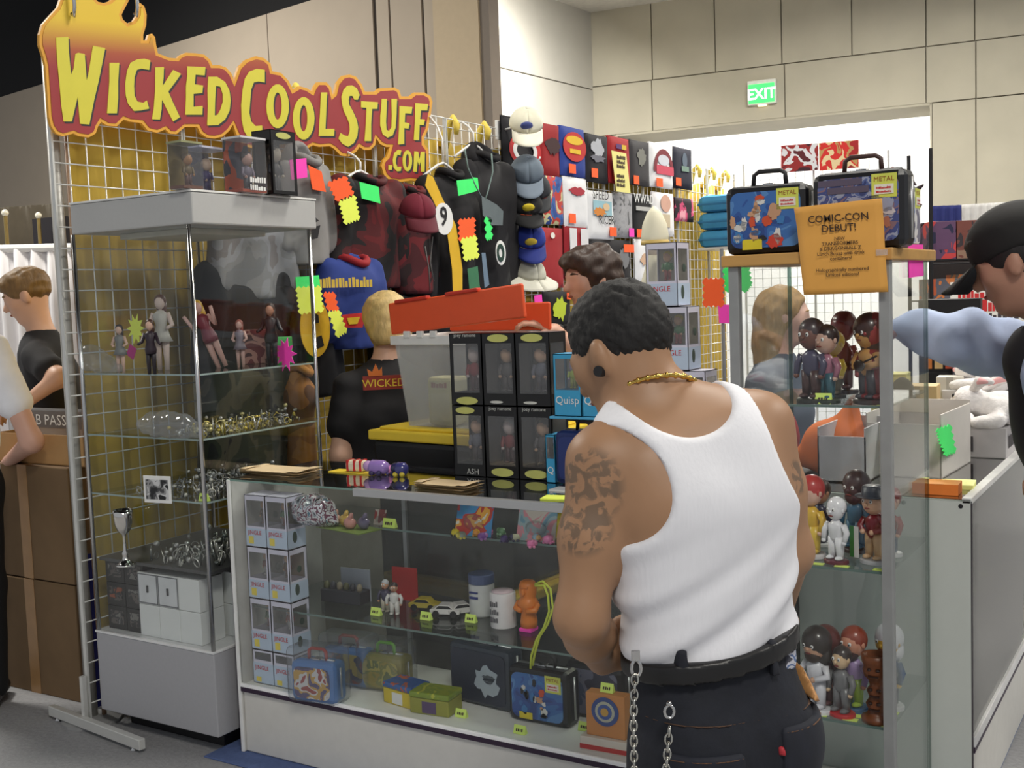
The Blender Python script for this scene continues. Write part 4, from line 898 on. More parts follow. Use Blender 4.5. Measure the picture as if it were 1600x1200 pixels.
# ---- lavender and white boxes with red lettering (inside the counter and on it)
jcard = M((214, 212, 228), .5, var=.02, name='lavender_card'); jband = M((190, 206, 226), .5, var=.03, name='pale_blue_print')
jf = [((214, 170, 130), (180, 150, 60), (120, 90, 70), (110, 60, 50)), ((220, 176, 140), (220, 196, 70), (60, 120, 70), (140, 60, 60)), ((214, 170, 140), (90, 60, 40), (150, 60, 60), (200, 200, 200))]
def jbox(label, loc, i, h=.178, w=.094, d=.088, rz=0, group=None):
    full = h > .15
    t = window_box(label, loc, w, d, h, jcard, (.08, .92, .40, .90) if full else (.1, .9, .70, .93), jf[i % 3], [('JINGLE', .021, .45, .24 if full else .42, REDINK)], rz, group, bands=[(.02, .36, jband)] if full else [(.02, .62, jband)])
    q = MB(); q.box(-w*.36, -w*.12, -d/2-.0016, -d/2-.0008, h*.06, h*.2); q.build('yellow_flash', M((236, 214, 90), .5, name='yellow_ink'), t)
    for zz_, r_ in ((.22, .02), (.6, .012)): q = MB(); q.ball((w/2+.001, -.01 if r_ > .015 else .004, h*zz_), .001, .0115, r_, 10); q.build('side_print', M((60, 76, 66), .6, name='dark_green_ink'), t)
    return t
lv = ('bottom', 'second', 'third', 'top')
z = .2435
for k in range(4):
    h = .118 if k == 0 else .178
    for c in range(2): jbox('lavender box with red lettering in the counter, %s level, %s column' % (lv[k], ('left', 'right')[c]), (-2.755+c*.096, 2.775, z), k+c, h, group='lavender boxes stacked in the counter end')
    z += h+.0008
jp = onZ(1075, 795, KZ)
rows = [(-.096, 0, .096), (-.096, 0, .096), (-.048, .048), (.02,)]
bx = -1.335; by = 2.95; z = KZ+.0005
for k, xs in enumerate(rows):
    for i, dx in enumerate(xs): jbox('lavender box with red lettering on the counter top, %s level, %s' % (lv[k], {1: ['single box'], 2: ['left box', 'right box'], 3: ['left box', 'middle box', 'right box']}[len(xs)][i]), (bx+dx, by, z), k+i+1, group='lavender boxes piled on the counter')
    z += .1788
# cream robed figurine behind them on a pedestal block
pz = KZ+.0005
t = thing('display_block', 'plain white block behind the lavender boxes', 'block', (-1.40, 3.07, pz)); q = MB(); q.box(-.06, .06, -.05, .05, 0, .54); q.build('block', WHT, t, bevel=.004)
cream = M((238, 232, 204), .6, var=.03, name='cream_glaze'); t = thing('robed_figurine', 'cream figurine in a tall pointed hat and flared robe', 'figurine', (-1.405, 3.065, pz+.541))
q = MB(); q.lathe([(.07, 0), (.066, .01), (.05, .05), (.034, .10), (.026, .13), (.02, .145)], n=20); q.build('robe', cream, t, smooth=True)
q = MB(); q.ball((0, 0, .165), .026, .026, .03); q.build('head', M((206, 190, 170), .6, name='pale_skin_glaze'), t, smooth=True)
q = MB(); q.lathe([(.038, .175), (.041, .20), (.036, .235), (.022, .268), (.004, .288)], n=20); q.build('hat', cream, t, smooth=True)
q = MB(); q.lathe([(.0415, .176), (.0415, .188)], n=20); q.build('hat_band', M((222, 190, 110), .5, name='gold_band'), t, smooth=True)
# blue cereal boxes standing on a navy lunch box
def lunchbox(label, loc, w, d, h, rz, frame, art, handle=(30, 28, 30), sticker=None, wrap=False, group='metal lunch boxes', latch=True, extra=()):
    t = thing('lunch_box', label, 'lunch box', loc, rz, group)
    b = MB(); b.box(-w/2, w/2, -d/2, d/2, 0, h); b.build('tin_body', frame, t, bevel=min(.018, d*.3))
    q = MB(); r = .022; pts = []
    for cx, cz, a0 in ((w/2-.016-r, h-.016-r, 0), (-w/2+.016+r, h-.016-r, 90), (-w/2+.016+r, .016+r, 180), (w/2-.016-r, .016+r, 270)):
        for k in range(5): a = math.radians(a0+k*22.5); pts.append((cx+r*math.cos(a), -d/2-.0005, cz+r*math.sin(a)))
    q.poly(pts, (0, -.0025, 0)); q.build('picture_panel', art, t)
    q = MB(); q.tube([(w/2+.0008, 0, .02), (w/2+.0008, 0, h-.02)], .004, 6); q.tube([(-w/2-.0008, 0, .02), (-w/2-.0008, 0, h-.02)], .004, 6); q.tube([(-w/2+.02, 0, h+.0008), (w/2-.02, 0, h+.0008)], .004, 6); q.build('seam_rim', M((190, 190, 190), .3, .8, name='tin_rim'), t, smooth=True)
    q = MB(); hm = M(handle, .45, name='handle_plastic'); q.tube([(-w*.2, 0, h), (-w*.19, 0, h+.028), (-w*.13, 0, h+.036), (w*.13, 0, h+.036), (w*.19, 0, h+.028), (w*.2, 0, h)], .006, 8); q.build('handle', hm, t, smooth=True)
    if latch: q = MB(); q.box(-.014, .014, -.014, .014, h-.002, h+.006); q.build('latch', CHROME, t, bevel=.002)
    if sticker:
        sw, sh_ = w*.26, h*.30; sx0 = w/2-.02-sw; sz0 = h-.012-sh_
        q = MB(); q.box(sx0, sx0+sw, -d/2-.0045, -d/2-.003, sz0, sz0+sh_); st = q.build('sticker', M((210, 214, 90), .5, name='lime_sticker'), t)
        text('METAL', sw*.27, M((150, 70, 30), .5, name='rust_ink'), st, V3(sx0+sw/2, -d/2-.0055, sz0+sh_*.68), V3(1, 0, 0), UZ, depth=0)
        q = MB(); q.box(sx0+sw*.12, sx0+sw*.88, -d/2-.006, -d/2-.0046, sz0+sh_*.14, sz0+sh_*.55); q.build('sticker_panel', M((232, 226, 214), .5, name='pale_label'), st)
        scrib(sw*.6, sh_*.1, REDINK, st, V3(sx0+sw/2, -d/2-.0065, sz0+sh_*.36), V3(1, 0, 0), UZ, 1); scrib(sw*.6, sh_*.08, REDINK, st, V3(sx0+sw/2, -d/2-.0065, sz0+sh_*.2), V3(1, 0, 0), UZ, 2)
    for kind, mm, u0, u1, v0, v1 in extra:
        q = MB(); x0_, x1_, z0_, z1_ = (u0-.5)*w, (u1-.5)*w, v0*h, v1*h; fy = -d/2-.0035
        if kind == 'rect': q.box(x0_, x1_, fy-.001, fy, z0_, z1_)
        else:
            rr = random.Random(int(u0*97+v0*31)); cx, cz, rx, rz_ = (x0_+x1_)/2, (z0_+z1_)/2, (x1_-x0_)/2, (z1_-z0_)/2
            q.poly([(cx+rx*rr.uniform(.7 if kind == 'oval' else .55, 1)*math.cos(a), fy, cz+rz_*rr.uniform(.7 if kind == 'oval' else .55, 1)*math.sin(a)) for a in np.linspace(0, 6.283, 21)[:-1]], (0, -.001, 0))
        q.build('picture_patch', mm, t)
    if wrap:
        q = MB(); q.box(-w/2-.012, w/2+.012, -d/2-.012, d/2+.012, .0, h+.05); o = q.build('plastic_wrap', GLASS((244, 246, 248), 2.5, 'clear_wrap', .12, .06), t, bevel=.02)
    return t
blackp = M((22, 22, 26), .35, name='black_enamel'); navyp = M((30, 44, 96), .4, name='navy_enamel'); bluep = M((66, 116, 176), .4, name='blue_enamel')
manga = ART([(34, 66, 130), (40, 80, 150), (54, 104, 170), (80, 130, 186), (40, 76, 140)], 14, .3, 2, coat=.3)
robots = ART([(46, 56, 110), (80, 96, 150), (150, 156, 180), (60, 72, 130), (130, 100, 110), (90, 100, 150)], 26, .3, 5, coat=.3)
lunchbox('navy lunch box standing under the blue cereal boxes', (-1.62, 3.02, KZ+.0005), .20, .09, .165, 0, navyp, M((34, 50, 110), .35, var=.1, name='navy_print'), latch=False)
aq = M((60, 160, 206), .45, var=.04, name='aqua_card')
for c in range(2):
    t = window_box('aqua cereal toy box on the navy lunch box, %s one' % ('left', 'right')[c], (-1.668+c*.098, 3.02, KZ+.212), .094, .085, .19, aq, (.08, .92, .42, .92), ((190, 170, 206), (186, 166, 200), (170, 190, 60), (150, 160, 60)), [('Quisp', .034, .5, .2, WHT)], 0, 'aqua cereal toy boxes')
q = MB(); q.box(-1.73, -1.51, 2.97, 3.07, KZ+.2035, KZ+.2115); tag(q.build('aqua_tray', M((80, 170, 214), .45, name='aqua_card2'), bevel=.002), 'thin aqua card tray under the cereal toy boxes', 'tray')
window_box('aqua toy box standing beside the navy lunch box', (-1.745, 3.03, KZ+.0005), .034, .07, .15, aq, (.1, .9, .5, .95), ((190, 170, 206), (186, 166, 200), (170, 190, 60), (150, 160, 60)), [('Q', .03, .5, .2, WHT)])
# ---- on the counter top: envelopes, toys, notes
man = M((214, 190, 150), .75, var=.05, name='manila_paper')
def envelopes(lab, px, py, w, d, rz, n, z0=KZ):
    c = onZ(px, py, z0)
    for i in range(n):
        t = thing('paper_bag', '%s, %s one' % (lab, ('lowest', 'middle', 'top')[i] if n == 3 else ('lower', 'upper')[i]), 'paper bag', (c[0]+.008*i, c[1]-.006*i, z0+.0006+.0085*i), rz+.07*i, lab)
        def fn(u, v): return V3((u-.5)*w, (v-.5)*d, .004+.003*math.sin(u*7+i)*math.sin(v*3)+(.004 if u > .8 else 0))
        b = MB(); b.grid(fn, 14, 6); b.grid(lambda u, v: V3((u-.5)*w, (v-.5)*d, .0), 14, 6); b.build('sheet', man, t, smooth=True)
        b = MB(); b.grid(lambda u, v: V3(-w/2+v*.03, (u-.5)*d*.96, .0085+.002*math.sin(u*6)), 8, 2); b.build('flap', man, t, smooth=True, solid=.001)
envelopes('tan paper bags at the left end of the counter', 438, 738, .27, .13, -.05, 2)
envelopes('tan paper bags near the front edge of the counter', 700, 760, .20, .10, -.1, 2)
def box_thing(name, lab, cat, loc, w, d, h, mat, rz=0, bevel=.003, group=None, parts=()):
    t = thing(name, lab, cat, loc, rz, group); b = MB(); b.box(-w/2, w/2, -d/2, d/2, 0, h); b.build('body', mat, t, bevel=bevel)
    for nm, x0, x1, y0, y1, z0, z1, mm in parts: q = MB(); q.box(x0, x1, y0, y1, z0, z1); q.build(nm, mm, t)
    return t
def capsule_toy(lab, px, py, z, r, cols, group, L=2.2, rz=.3, on=None):
    c = onZ(px, py, z) if on is None else on; t = thing('plastic_toy', lab, 'toy', (c[0], c[1], z), rz, group)
    b = MB(); b.tube([(-r*L/2, 0, r), (-r*L/2*.6, 0, r), (r*L/2*.6, 0, r), (r*L/2, 0, r)], [r*.55, r, r*.9, r*.5], 12); b.build('body', M(cols[0], .2, var=.1, coat=.5, name='glossy_toy'), t, smooth=True)
    b = MB(); b.ball((-r*L/2, 0, r*1.15), r*.72); b.build('head', M(cols[1], .2, coat=.5, name='glossy_toy2'), t, smooth=True)
    b = MB()
    for s in (-1, 1): b.ball((r*.3, s*r*.8, r*.35), r*.4, r*.3, r*.35, 8); b.ball((-r*.7, s*r*.8, r*.35), r*.4, r*.3, r*.35, 8)
    b.build('feet', M(cols[2], .3, name='glossy_toy3'), t, smooth=True)
yc = onZ(553, 738, KZ)
q = MB(); q.box(-.10, .10, -.03, .03, 0, .003); o = q.build('toy_card', M((236, 206, 60), .5, name='yellow_card'), None); o.location = (yc[0]+.01, yc[1], KZ+.0006); tag(o, 'yellow backing card lying on the counter glass', 'card')
box_thing('toy_packet', 'small red white and gold striped packet on the counter glass', 'toy', (yc[0]+.015, yc[1], KZ+.0042), .075, .04, .04, M((232, 220, 190), .25, coat=.6, name='cream_gloss'), .15, .012, parts=[('stripe', x_, x_+.008, -.0206, .0206, .004, .0405, REDINK) for x_ in (-.03, -.004, .02)])
capsule_toy('shiny lilac car shaped toy on the counter glass', 592, 742, KZ, .026, ((150, 120, 190), (190, 150, 200), (60, 50, 90)), 'shiny toys on the counter glass', 2.8)
capsule_toy('shiny dark blue ball toy on the counter glass', 628, 744, KZ, .024, ((60, 60, 120), (40, 40, 80), (200, 180, 60)), 'shiny toys on the counter glass', 1.8)
capsule_toy('shiny pink toy lying between lilac and blue toys', 612, 741, KZ, .016, ((220, 140, 190), (200, 120, 160), (90, 80, 140)), 'shiny toys on the counter glass', 2.6)
q = MB(); c = onZ(875, 779, KZ); q.box(-.05, .05, -.03, .03, 0, .004); o = q.build('note_pad', YEL_TAG, None); o.location = (c[0], c[1], KZ+.0005); o.rotation_euler = (0, 0, .2); tag(o, 'lime yellow note pad beside the man on the counter edge', 'note pad')
q = MB(); c = onZ(874, 770, KZ); q.box(-.045, .045, -.03, .03, 0, .004); o = q.build('note_paper', WHT, None); o.location = (c[0], c[1]+.045, KZ+.0005); tag(o, 'white slip of paper behind the lime note pad', 'paper')

# ---- price cards helper (small folded lime cards standing on shelves)
def price_card(lab, pos, w=.04, h=.026, rz=0., stand=True, txt=True):
    t = thing('price_card', lab, 'price card', pos, rz, 'lime price cards')
    b = MB()
    if stand: b.add([(-w/2, -.008, 0), (w/2, -.008, 0), (w/2, 0, h), (-w/2, 0, h), (-w/2, .010, 0), (w/2, .010, 0)], [(0, 1, 2, 3), (3, 2, 5, 4), (0, 3, 4), (1, 5, 2), (0, 4, 5, 1)])
    else: b.box(-w/2, w/2, -h/2, h/2, 0, .0012)
    b.build('card', LIME_TAG, t)
    if txt and stand: scrib(w*.6, h*.35, INK, t, V3(0, -.0058, h*.3), V3(1, 0, 0), nrm((0, .008, h)), 5, 4)
def pcz(lab, px, py, z, **k):
    p = onZ(px, py, z+.001); y = p[1]
    if z == KS1: y = max(y, KY0+.163)
    elif z == KS2: y = max(y, KY0+.083)
    elif z in (TS1, TS2, TS3): y = min(max(y, TY0+.034), TY1-.03); p[0] = min(max(p[0], TX0+.035), TX1-.035)
    elif z == SH3: y = max(y, CY0+.035); p[0] = min(p[0], CX1-.04)
    price_card(lab, V3(p[0], y, z+.0008), **k)
def patches(seed, pal, n=14, box=(.08, .9, .08, .85), big=.16):
    rr = random.Random(seed); out = []
    for i in range(n):
        w_, h_ = rr.uniform(.06, big), rr.uniform(.08, big*1.4); u = rr.uniform(box[0], box[1]-w_); v = rr.uniform(box[2], box[3]-h_)
        out.append((rr.choice(('blot', 'oval', 'blot')), M(rr.choice(pal), .4, var=.1, name='picture_ink'), u, u+w_, v, v+h_))
    return out
HERO = [(214, 212, 206), (196, 150, 116), (30, 28, 36), (206, 80, 44), (60, 120, 180), (220, 216, 210)]
ROBO = [(150, 156, 180), (90, 80, 110), (196, 190, 196), (60, 80, 150), (170, 110, 90), (206, 206, 216)]
pcz('price card before the pale toys on the counter top shelf', 590, 830, KS1, w=.05, h=.03)
pcz('price card before the two ball players', 588, 961, KS2); pcz('price card before the yellow toy car', 666, 968, KS2); pcz('price card before the white jar', 736, 972, KS2)
pcz('price card before the dark lunch box on the counter floor', 721, 1120, .243); pcz('price card near the front rail under picture lunch box', 813, 1146, .243); pcz('price card between the last two lunch boxes', 914, 1141, .243)
# ---- top shelf inside the counter
def onS(px, py, z): p = onZ(px, py, z); return (p[0], p[1], z+.0005)
t = thing('foil_bag', 'crumpled clear and silver plastic bag of small toys', 'plastic bag', onS(490, 822, KS1))
v, f = sdf([ell((0, 0, .055), (.085, .05, .055), None, .02), cone((.05, 0, .03), (.10, .0, .02), .03, .01)], .008)
b = MB(); b.v = [tuple(p) for p in v+normals(v, f)*(.009*wob(v, 90, 4))[:, None]]; b.f = [tuple(map(int, q)) for q in f]; b.m = [0]*len(f)
b.build('film', ART([(60, 56, 64), (150, 160, 170), (226, 226, 230), (120, 70, 90), (210, 214, 220), (90, 130, 150)], 34, .15, 1, coat=.6, metal=.4), t, smooth=True, fix=False)
t = thing('toy_bag', 'flat plastic bag of pinkish toys on green card, counter top shelf', 'plastic bag', onS(545, 826, KS1), -.2)
q = MB(); q.box(-.11, .11, -.05, .05, 0, .003); q.build('green_card', M((110, 130, 60), .5, name='olive_card'), t)
for i, (dx, dy) in enumerate(((-.07, 0), (-.03, .01), (.02, -.01), (.06, .015))): q = MB(); q.ball((dx, dy, .022), .026, .018, .02, 10); q.tube([(dx, dy, .03), (dx+.012, dy, .055)], [.012, .005], 8); q.build('toy', M(((196, 150, 130), (206, 170, 80), (200, 140, 130), (120, 110, 140))[i], .3, coat=.4, name='pink_toy'), t, smooth=True)
for lab, px, py, w, h, cols, sd in (('blue carded toy with orange picture leaning on the back of the top shelf', 738, 838, .13, .12, [(60, 150, 200), (70, 140, 196), (190, 60, 50), (236, 170, 60), (230, 226, 210)], 2), ('pale blue carded toy with pink figures beside the right rail', 836, 846, .13, .11, [(110, 150, 170), (150, 170, 176), (210, 140, 150), (200, 190, 180)], 7), ('yellow carded toy partly behind the man', 884, 842, .07, .11, [(220, 200, 60), (200, 180, 60), (110, 90, 60)], 9), ('tiny red framed card standing by the price card', 592, 820, .045, .05, [(140, 40, 40), (180, 170, 160), (120, 50, 50)], 4)):
    p = onS(px, py, KS1); t = thing('carded_toy', lab, 'toy', p, .05, 'carded toys on the counter shelf'); Rm = np.array(Matrix.Rotation(-.3, 3, 'X'))
    q = MB(); q.box(-w/2, w/2, 0, .003, 0, h, R=Rm, c=(0, 0, 0)); q.build('card', ART(cols, 16, .4, sd), t)
    q = MB(); q.ball(Rm@V3(0, -.004, h*.35), w*.28, .012, h*.22, 12); q.build('blister', FILM, t, smooth=True)
for i, (px, py, c1, c2) in enumerate(((712, 838, (236, 214, 40), (30, 28, 26)), (722, 842, (180, 190, 170), (236, 220, 90)), (745, 838, (236, 196, 60), (226, 150, 60)), (762, 836, (232, 110, 190), (236, 140, 200)), (753, 844, (150, 90, 180), (190, 130, 200)), (788, 848, (80, 60, 120), (60, 50, 100)), (784, 836, (110, 150, 110), (150, 190, 150)), (806, 846, (190, 190, 160), (60, 60, 90)), (822, 840, (236, 226, 180), (220, 200, 150)), (838, 846, (160, 190, 210), (226, 180, 120)), (830, 856, (226, 120, 170), (232, 140, 180)), (856, 850, (226, 130, 180), (222, 120, 170)))):
    capsule_toy('small %s wind-up toy on the counter top shelf, %s' % (('yellow black', 'pale', 'amber', 'magenta', 'violet', 'dark purple', 'pale green', 'grey eyed', 'cream', 'pale blue', 'pink', 'rose')[i], ('leftmost', 'second', 'next to the amber picture card', 'behind the violet one', 'below the magenta one', 'by the rail foot', 'behind the dark purple one', 'right of the rail foot', 'before the pale blue card', 'right of the cream one', 'at the shelf edge', 'nearest the man')[i]), px, py, KS1, .012 if i != 11 else .014, (c1, c2, c2), 'wind-up toys on the counter shelf', 2.0, rz=i)
# ---- middle shelf
p = onS(540, 940, KS2); t = box_thing('dark_toy_box', 'dark box of small figures with pale card behind, middle shelf', 'box', p, .17, .06, .045, M((48, 48, 54), .5, name='dark_card'), .05, parts=[('backing_card', -.04, .085, .032, .035, 0, .11, M((170, 176, 186), .5, name='pale_grey_card'))])
for i in range(6): q = MB(); q.ball((-.07+i*.028, -.01, .055), .011, .011, .016, 8); q.build('tiny_figure', M(((90, 90, 60), (60, 60, 66), (140, 130, 110))[i % 3], .5, name='tiny_toy'), t, smooth=True)
def figurine(label, pos, h, cols, rz=0, base=None, group=None, hat=None, hairk=1.0, headr=.16, prop=None, beard=None, name='bobblehead', arms='down', eyes=True):
    """big headed figurine: separate base, legs, torso, arms, head, hair"""
    t = thing(name, label, 'figurine', pos, rz, group); sk, hr, sh, pa = [M(c, .35, var=.06, coat=.3, name='figurine_paint') for c in cols]; z = 0
    if base: q = MB(); q.lathe([(.20*h, 0), (.20*h, .05*h), (.18*h, .06*h)], n=20, sy=.8); q.build('base', M(base, .35, coat=.3, name='base_paint'), t, smooth=False, bevel=.002); z = .06*h
    for s in (-1, 1):
        q = MB(); q.tube([(s*.075*h, 0, z+.02*h), (s*.07*h, .0, z+.18*h), (s*.055*h, 0, z+.34*h)], [.055*h, .065*h, .078*h], 10); q.ball((s*.08*h, -.035*h, z+.03*h), .055*h, .09*h, .035*h, 10); q.build('leg', pa, t, smooth=True)
        q = MB()
        if arms == 'front': q.tube([(s*.14*h, 0, z+.53*h), (s*.20*h, -.03*h, z+.42*h), (s*.07*h, -.13*h, z+.38*h)], [.05*h, .045*h, .036*h], 10)
        else: q.tube([(s*.14*h, 0, z+.53*h), (s*.205*h, -.01*h, z+.42*h), (s*.19*h, -.05*h, z+.29*h)], [.05*h, .045*h, .036*h], 10)
        a = q.build('arm', sh, t, smooth=True)
        e = MB(); e.ball((s*.07*h, -.145*h, z+.38*h) if arms == 'front' else (s*.188*h, -.055*h, z+.275*h), .036*h, n=10); e.build('hand', sk, a, smooth=True)
    q = MB(); q.lathe([(.085*h, z+.28*h), (.115*h, z+.33*h), (.12*h, z+.45*h), (.13*h, z+.52*h), (.08*h, z+.57*h), (.045*h, z+.60*h)], n=16, sy=.75); q.build('torso', sh, t, smooth=True)
    hz = z+(.60+headr*1.05)*h
    q = MB(); q.ball((0, 0, hz), headr*h*.95, headr*h*.95, headr*h*1.12, 16); q.ball((0, -headr*h*.95, hz-.02*h), .025*h, n=8)
    for s in (-1, 1): q.ball((s*headr*h*.95, 0, hz), .02*h, .03*h, .04*h, 8)
    hd = q.build('head', sk, t, smooth=True)
    if eyes:
        q = MB()
        for s in (-1, 1): q.ball((s*headr*h*.36, -headr*h*.86, hz+.02*h), .024*h, .015*h, .028*h, 8)
        q.build('eyes', WHT, hd, smooth=True); q = MB()
        for s in (-1, 1): q.ball((s*headr*h*.36, -headr*h*.86-.012*h, hz+.018*h), .01*h, .008*h, .013*h, 8)
        q.build('pupils', BLK, hd, smooth=True); q = MB(); q.ball((0, -headr*h*.86, hz-.075*h), .045*h, .015*h, .012*h, 8); q.build('mouth', M((120, 50, 46), .5, name='lip_paint'), hd, smooth=True)
    if hairk:
        q = MB(); q.ball((0, .025*h, hz+.045*h), headr*h*1.04*hairk, headr*h*1.0*hairk, headr*h*1.08*hairk, 16)
        if hairk > 1.05: q.ball((0, .06*h, hz-.10*h), headr*h*1.0*hairk, headr*h*.7, headr*h*1.1, 14)
        q.build('hair', hr, t, smooth=True)
    if beard: q = MB(); q.ball((0, -.05*h, hz-.11*h), headr*h*.7, headr*h*.6, headr*h*.62, 12); q.build('beard', M(beard, .6, name='beard_paint'), t, smooth=True)
    if hat: q = MB(); q.lathe([(headr*h*1.5, hz+.07*h), (headr*h*1.5, hz+.085*h), (headr*h*1.0, hz+.09*h), (headr*h*.92, hz+.20*h), (headr*h*.8, hz+.215*h)], n=18); q.build('hat', M(hat, .4, name='hat_paint'), t, smooth=True)
    if prop: prop(t, h, z)
    return t
figurine('ball player figurine in dark shirt and pale trousers, middle shelf', onS(603, 955, KS2), .125, ((200, 150, 120), (190, 192, 196), (70, 66, 90), (196, 186, 170)), 0, None, 'ball player figurines', headr=.10, hairk=1.0)
figurine('ball player figurine in white beside the red card, middle shelf', onS(617, 960, KS2), .125, ((190, 140, 110), (60, 50, 50), (220, 218, 214), (214, 210, 204)), .4, None, 'ball player figurines', headr=.10)
p = onS(634, 938, KS2); box_thing('red_card', 'plain red card standing behind the ball players', 'card', p, .10, .004, .115, M((190, 40, 36), .5, name='red_card'), .1, .0005)
def car(lab, px, py, c, rz):
    p = onS(px, py, KS2); t = thing('toy_car', lab, 'toy car', p, rz, 'toy cars on the middle shelf'); m = M(c, .25, coat=.5, name='car_paint')
    b = MB(); b.poly([(-.05, -.022, .01), (.05, -.022, .01), (.052, -.022, .022), (.03, -.022, .026), (.015, -.022, .04), (-.022, -.022, .04), (-.035, -.022, .028), (-.052, -.022, .024)], (0, .044, 0)); b.build('bodywork', m, t, bevel=.003)
    q = MB(); q.poly([(.026, -.0225, .027), (.013, -.0225, .037), (-.02, -.0225, .037), (-.03, -.0225, .028)], (0, .045, 0)); q.build('windows', BLK, t)
    for x in (-.03, .03):
        for y in (-.022, .022): q = MB(); q.tube([(x, y-.004, .011), (x, y+.004, .011)], .011, 12); q.build('wheel', BLK, t)
car('olive yellow toy car on the middle shelf', 664, 952, (180, 160, 50), .25); car('white toy car with red stripe on the middle shelf', 698, 962, (226, 222, 218), .3); car('second white toy car beside the jar', 722, 960, (214, 210, 206), .9)
p = onS(754, 960, KS2); t = thing('plastic_jar', 'white plastic jar with flat slate blue lid and blue bars', 'jar', p)
q = MB(); q.lathe([(.038, 0), (.042, .006), (.042, .10), (.04, .105)], n=24); q.build('jar', M((222, 222, 220), .4, name='white_plastic2'), t, smooth=True)
q = MB(); q.lathe([(.043, .106), (.043, .135), (.04, .138)], n=24); q.build('lid', M((96, 110, 150), .35, .2, name='slate_lid'), t, bevel=.002)
q = MB(); q.box(-.02, .012, -.0435, -.04, .078, .084); q.box(-.02, .012, -.0435, -.04, .06, .068); q.build('bars', M((50, 60, 130), .5, name='blue_ink'), t)
p = onS(787, 978, KS2); t = thing('tin_mug', 'white tin with black block letters and pale lid', 'mug', p)
q = MB(); q.lathe([(.040, 0), (.041, .002), (.041, .108), (.039, .110)], n=28); q.build('tin', M((226, 222, 222), .35, coat=.3, name='white_tin'), t, smooth=True)
q = MB(); q.lathe([(.034, .110), (.034, .114), (.01, .115)], n=24); q.build('lid', M((222, 200, 206), .4, name='pale_lid'), t, smooth=True)
for k in range(3): scrib(.03, .018, M((90, 88, 94), .5, name='grey_ink'), t, V3(-.006, -.0418, .07-.025*k), V3(1, 0, 0), UZ, k, 4)
p = onS(827, 985, KS2); t = thing('totem_bottle', 'orange carved totem shaped bottle with yellow green cord', 'bottle', p); om = M((222, 126, 46), .4, var=.05, name='orange_plastic')
q = MB(); q.lathe([(.026, .012), (.027, .03), (.022, .06), (.030, .075), (.034, .085), (.026, .10), (.023, .105), (.027, .115), (.028, .14), (.022, .155), (.01, .16)], n=18); q.build('body', om, t, smooth=True)
q = MB()
for s in (-1, 1): q.tube([(s*.032, 0, .085), (s*.034, -.018, .07), (s*.01, -.03, .068)], [.011, .01, .008], 8)
q.ball((0, -.028, .125), .007, .008, .012, 8); q.box(-.015, .015, -.029, -.022, .138, .143); q.build('carving', om, t, smooth=True)
q = MB(); q.box(-.022, .022, -.026, .02, 0, .012); q.build('foot', PINK_TAG, t, bevel=.003)
cd = M((196, 208, 70), .5, name='lime_cord'); q = MB(); z_ = KS2
pp = [(836, 913), (848, 908), (860, 920), (864, 950), (856, 975), (843, 995), (836, 1020), (832, 1040)]; q.tube([onY(x, y, 2.752-.003*i) for i, (x, y) in enumerate(pp)], .0035, 6)
pp = [(836, 915), (850, 915), (856, 930), (858, 955), (850, 980), (838, 1000), (830, 1025), (829, 1045)]; q.tube([onY(x, y, 2.748-.003*i) for i, (x, y) in enumerate(pp)], .0035, 6)
q.build('cord', cd, t, smooth=True, world=True)
# ---- lunch boxes on the counter floor
DK = .2435
def onD(px, py): p = onZ(px, py, DK); return (p[0], p[1], DK)
space = ART([(40, 40, 80), (70, 60, 110), (190, 150, 60), (200, 200, 200), (150, 50, 46)], 20, .35, 3, coat=.3)
lunchbox('blue rimmed lunch box with red handle, wrapped, before the others', onD(500, 1093), .17, .08, .135, .12, bluep, space, (180, 50, 36), None, True)
lunchbox('blue and red lunch box half hidden behind the wrapped blue one', onD(548, 1068), .18, .07, .13, .1, bluep, ART([(120, 40, 40), (60, 60, 90), (170, 150, 70)], 18, .4, 6), (150, 40, 34), None, True)
lunchbox('yellow green lunch box with lime handle in clear wrap', onD(606, 1075), .17, .08, .12, .08, M((150, 140, 60), .4, name='olive_enamel'), ART([(170, 150, 50), (140, 140, 60), (196, 180, 80), (110, 120, 60)], 22, .4, 8), (110, 180, 40), None, True)
def tin(lab, px, py, w, d, h, rz, side, top, side2):
    t = thing('gift_tin', lab, 'tin', onD(px, py), rz, 'gift tins on the counter floor'); b = MB(); b.box(-w/2, w/2, -d/2, d/2, 0, h*.72); b.build('body', side, t, bevel=.004)
    b = MB(); b.box(-w/2-.002, w/2+.002, -d/2-.002, d/2+.002, h*.72, h); b.build('lid', top, t, bevel=.006)
    q = MB(); q.box(-w*.18, w*.18, -d/2-.001, -d/2, h*.08, h*.6); q.build('label_panel', side2, t)
tin('yellow tin with blue lid and white panel on the counter floor', 636, 1097, .13, .085, .07, -.15, M((214, 190, 50), .4, name='yellow_tin'), ART([(40, 80, 150), (50, 96, 160), (190, 90, 50)], 24, .35, 2), WHT)
tin('lime tin in shiny wrap with a price card on it', 682, 1110, .14, .09, .07, .1, M((150, 150, 60), .4, name='lime_tin'), ART([(150, 160, 40), (130, 150, 50), (190, 190, 60)], 20, .3, 5), M((90, 70, 110), .4, name='purple_label'))
lunchbox('large dark grey lunch box with white smoky picture', onD(762, 1098), .25, .08, .195, -.1, M((52, 60, 72), .4, name='slate_enamel'), M((34, 42, 62), .35, name='slate_panel'), (40, 44, 50), None, extra=[('blot', M((170, 180, 190), .4, name='smoke_ink'), .4, .9, .15, .75), ('blot', M((40, 50, 70), .4, name='slate_ink'), .55, .8, .4, .6)])
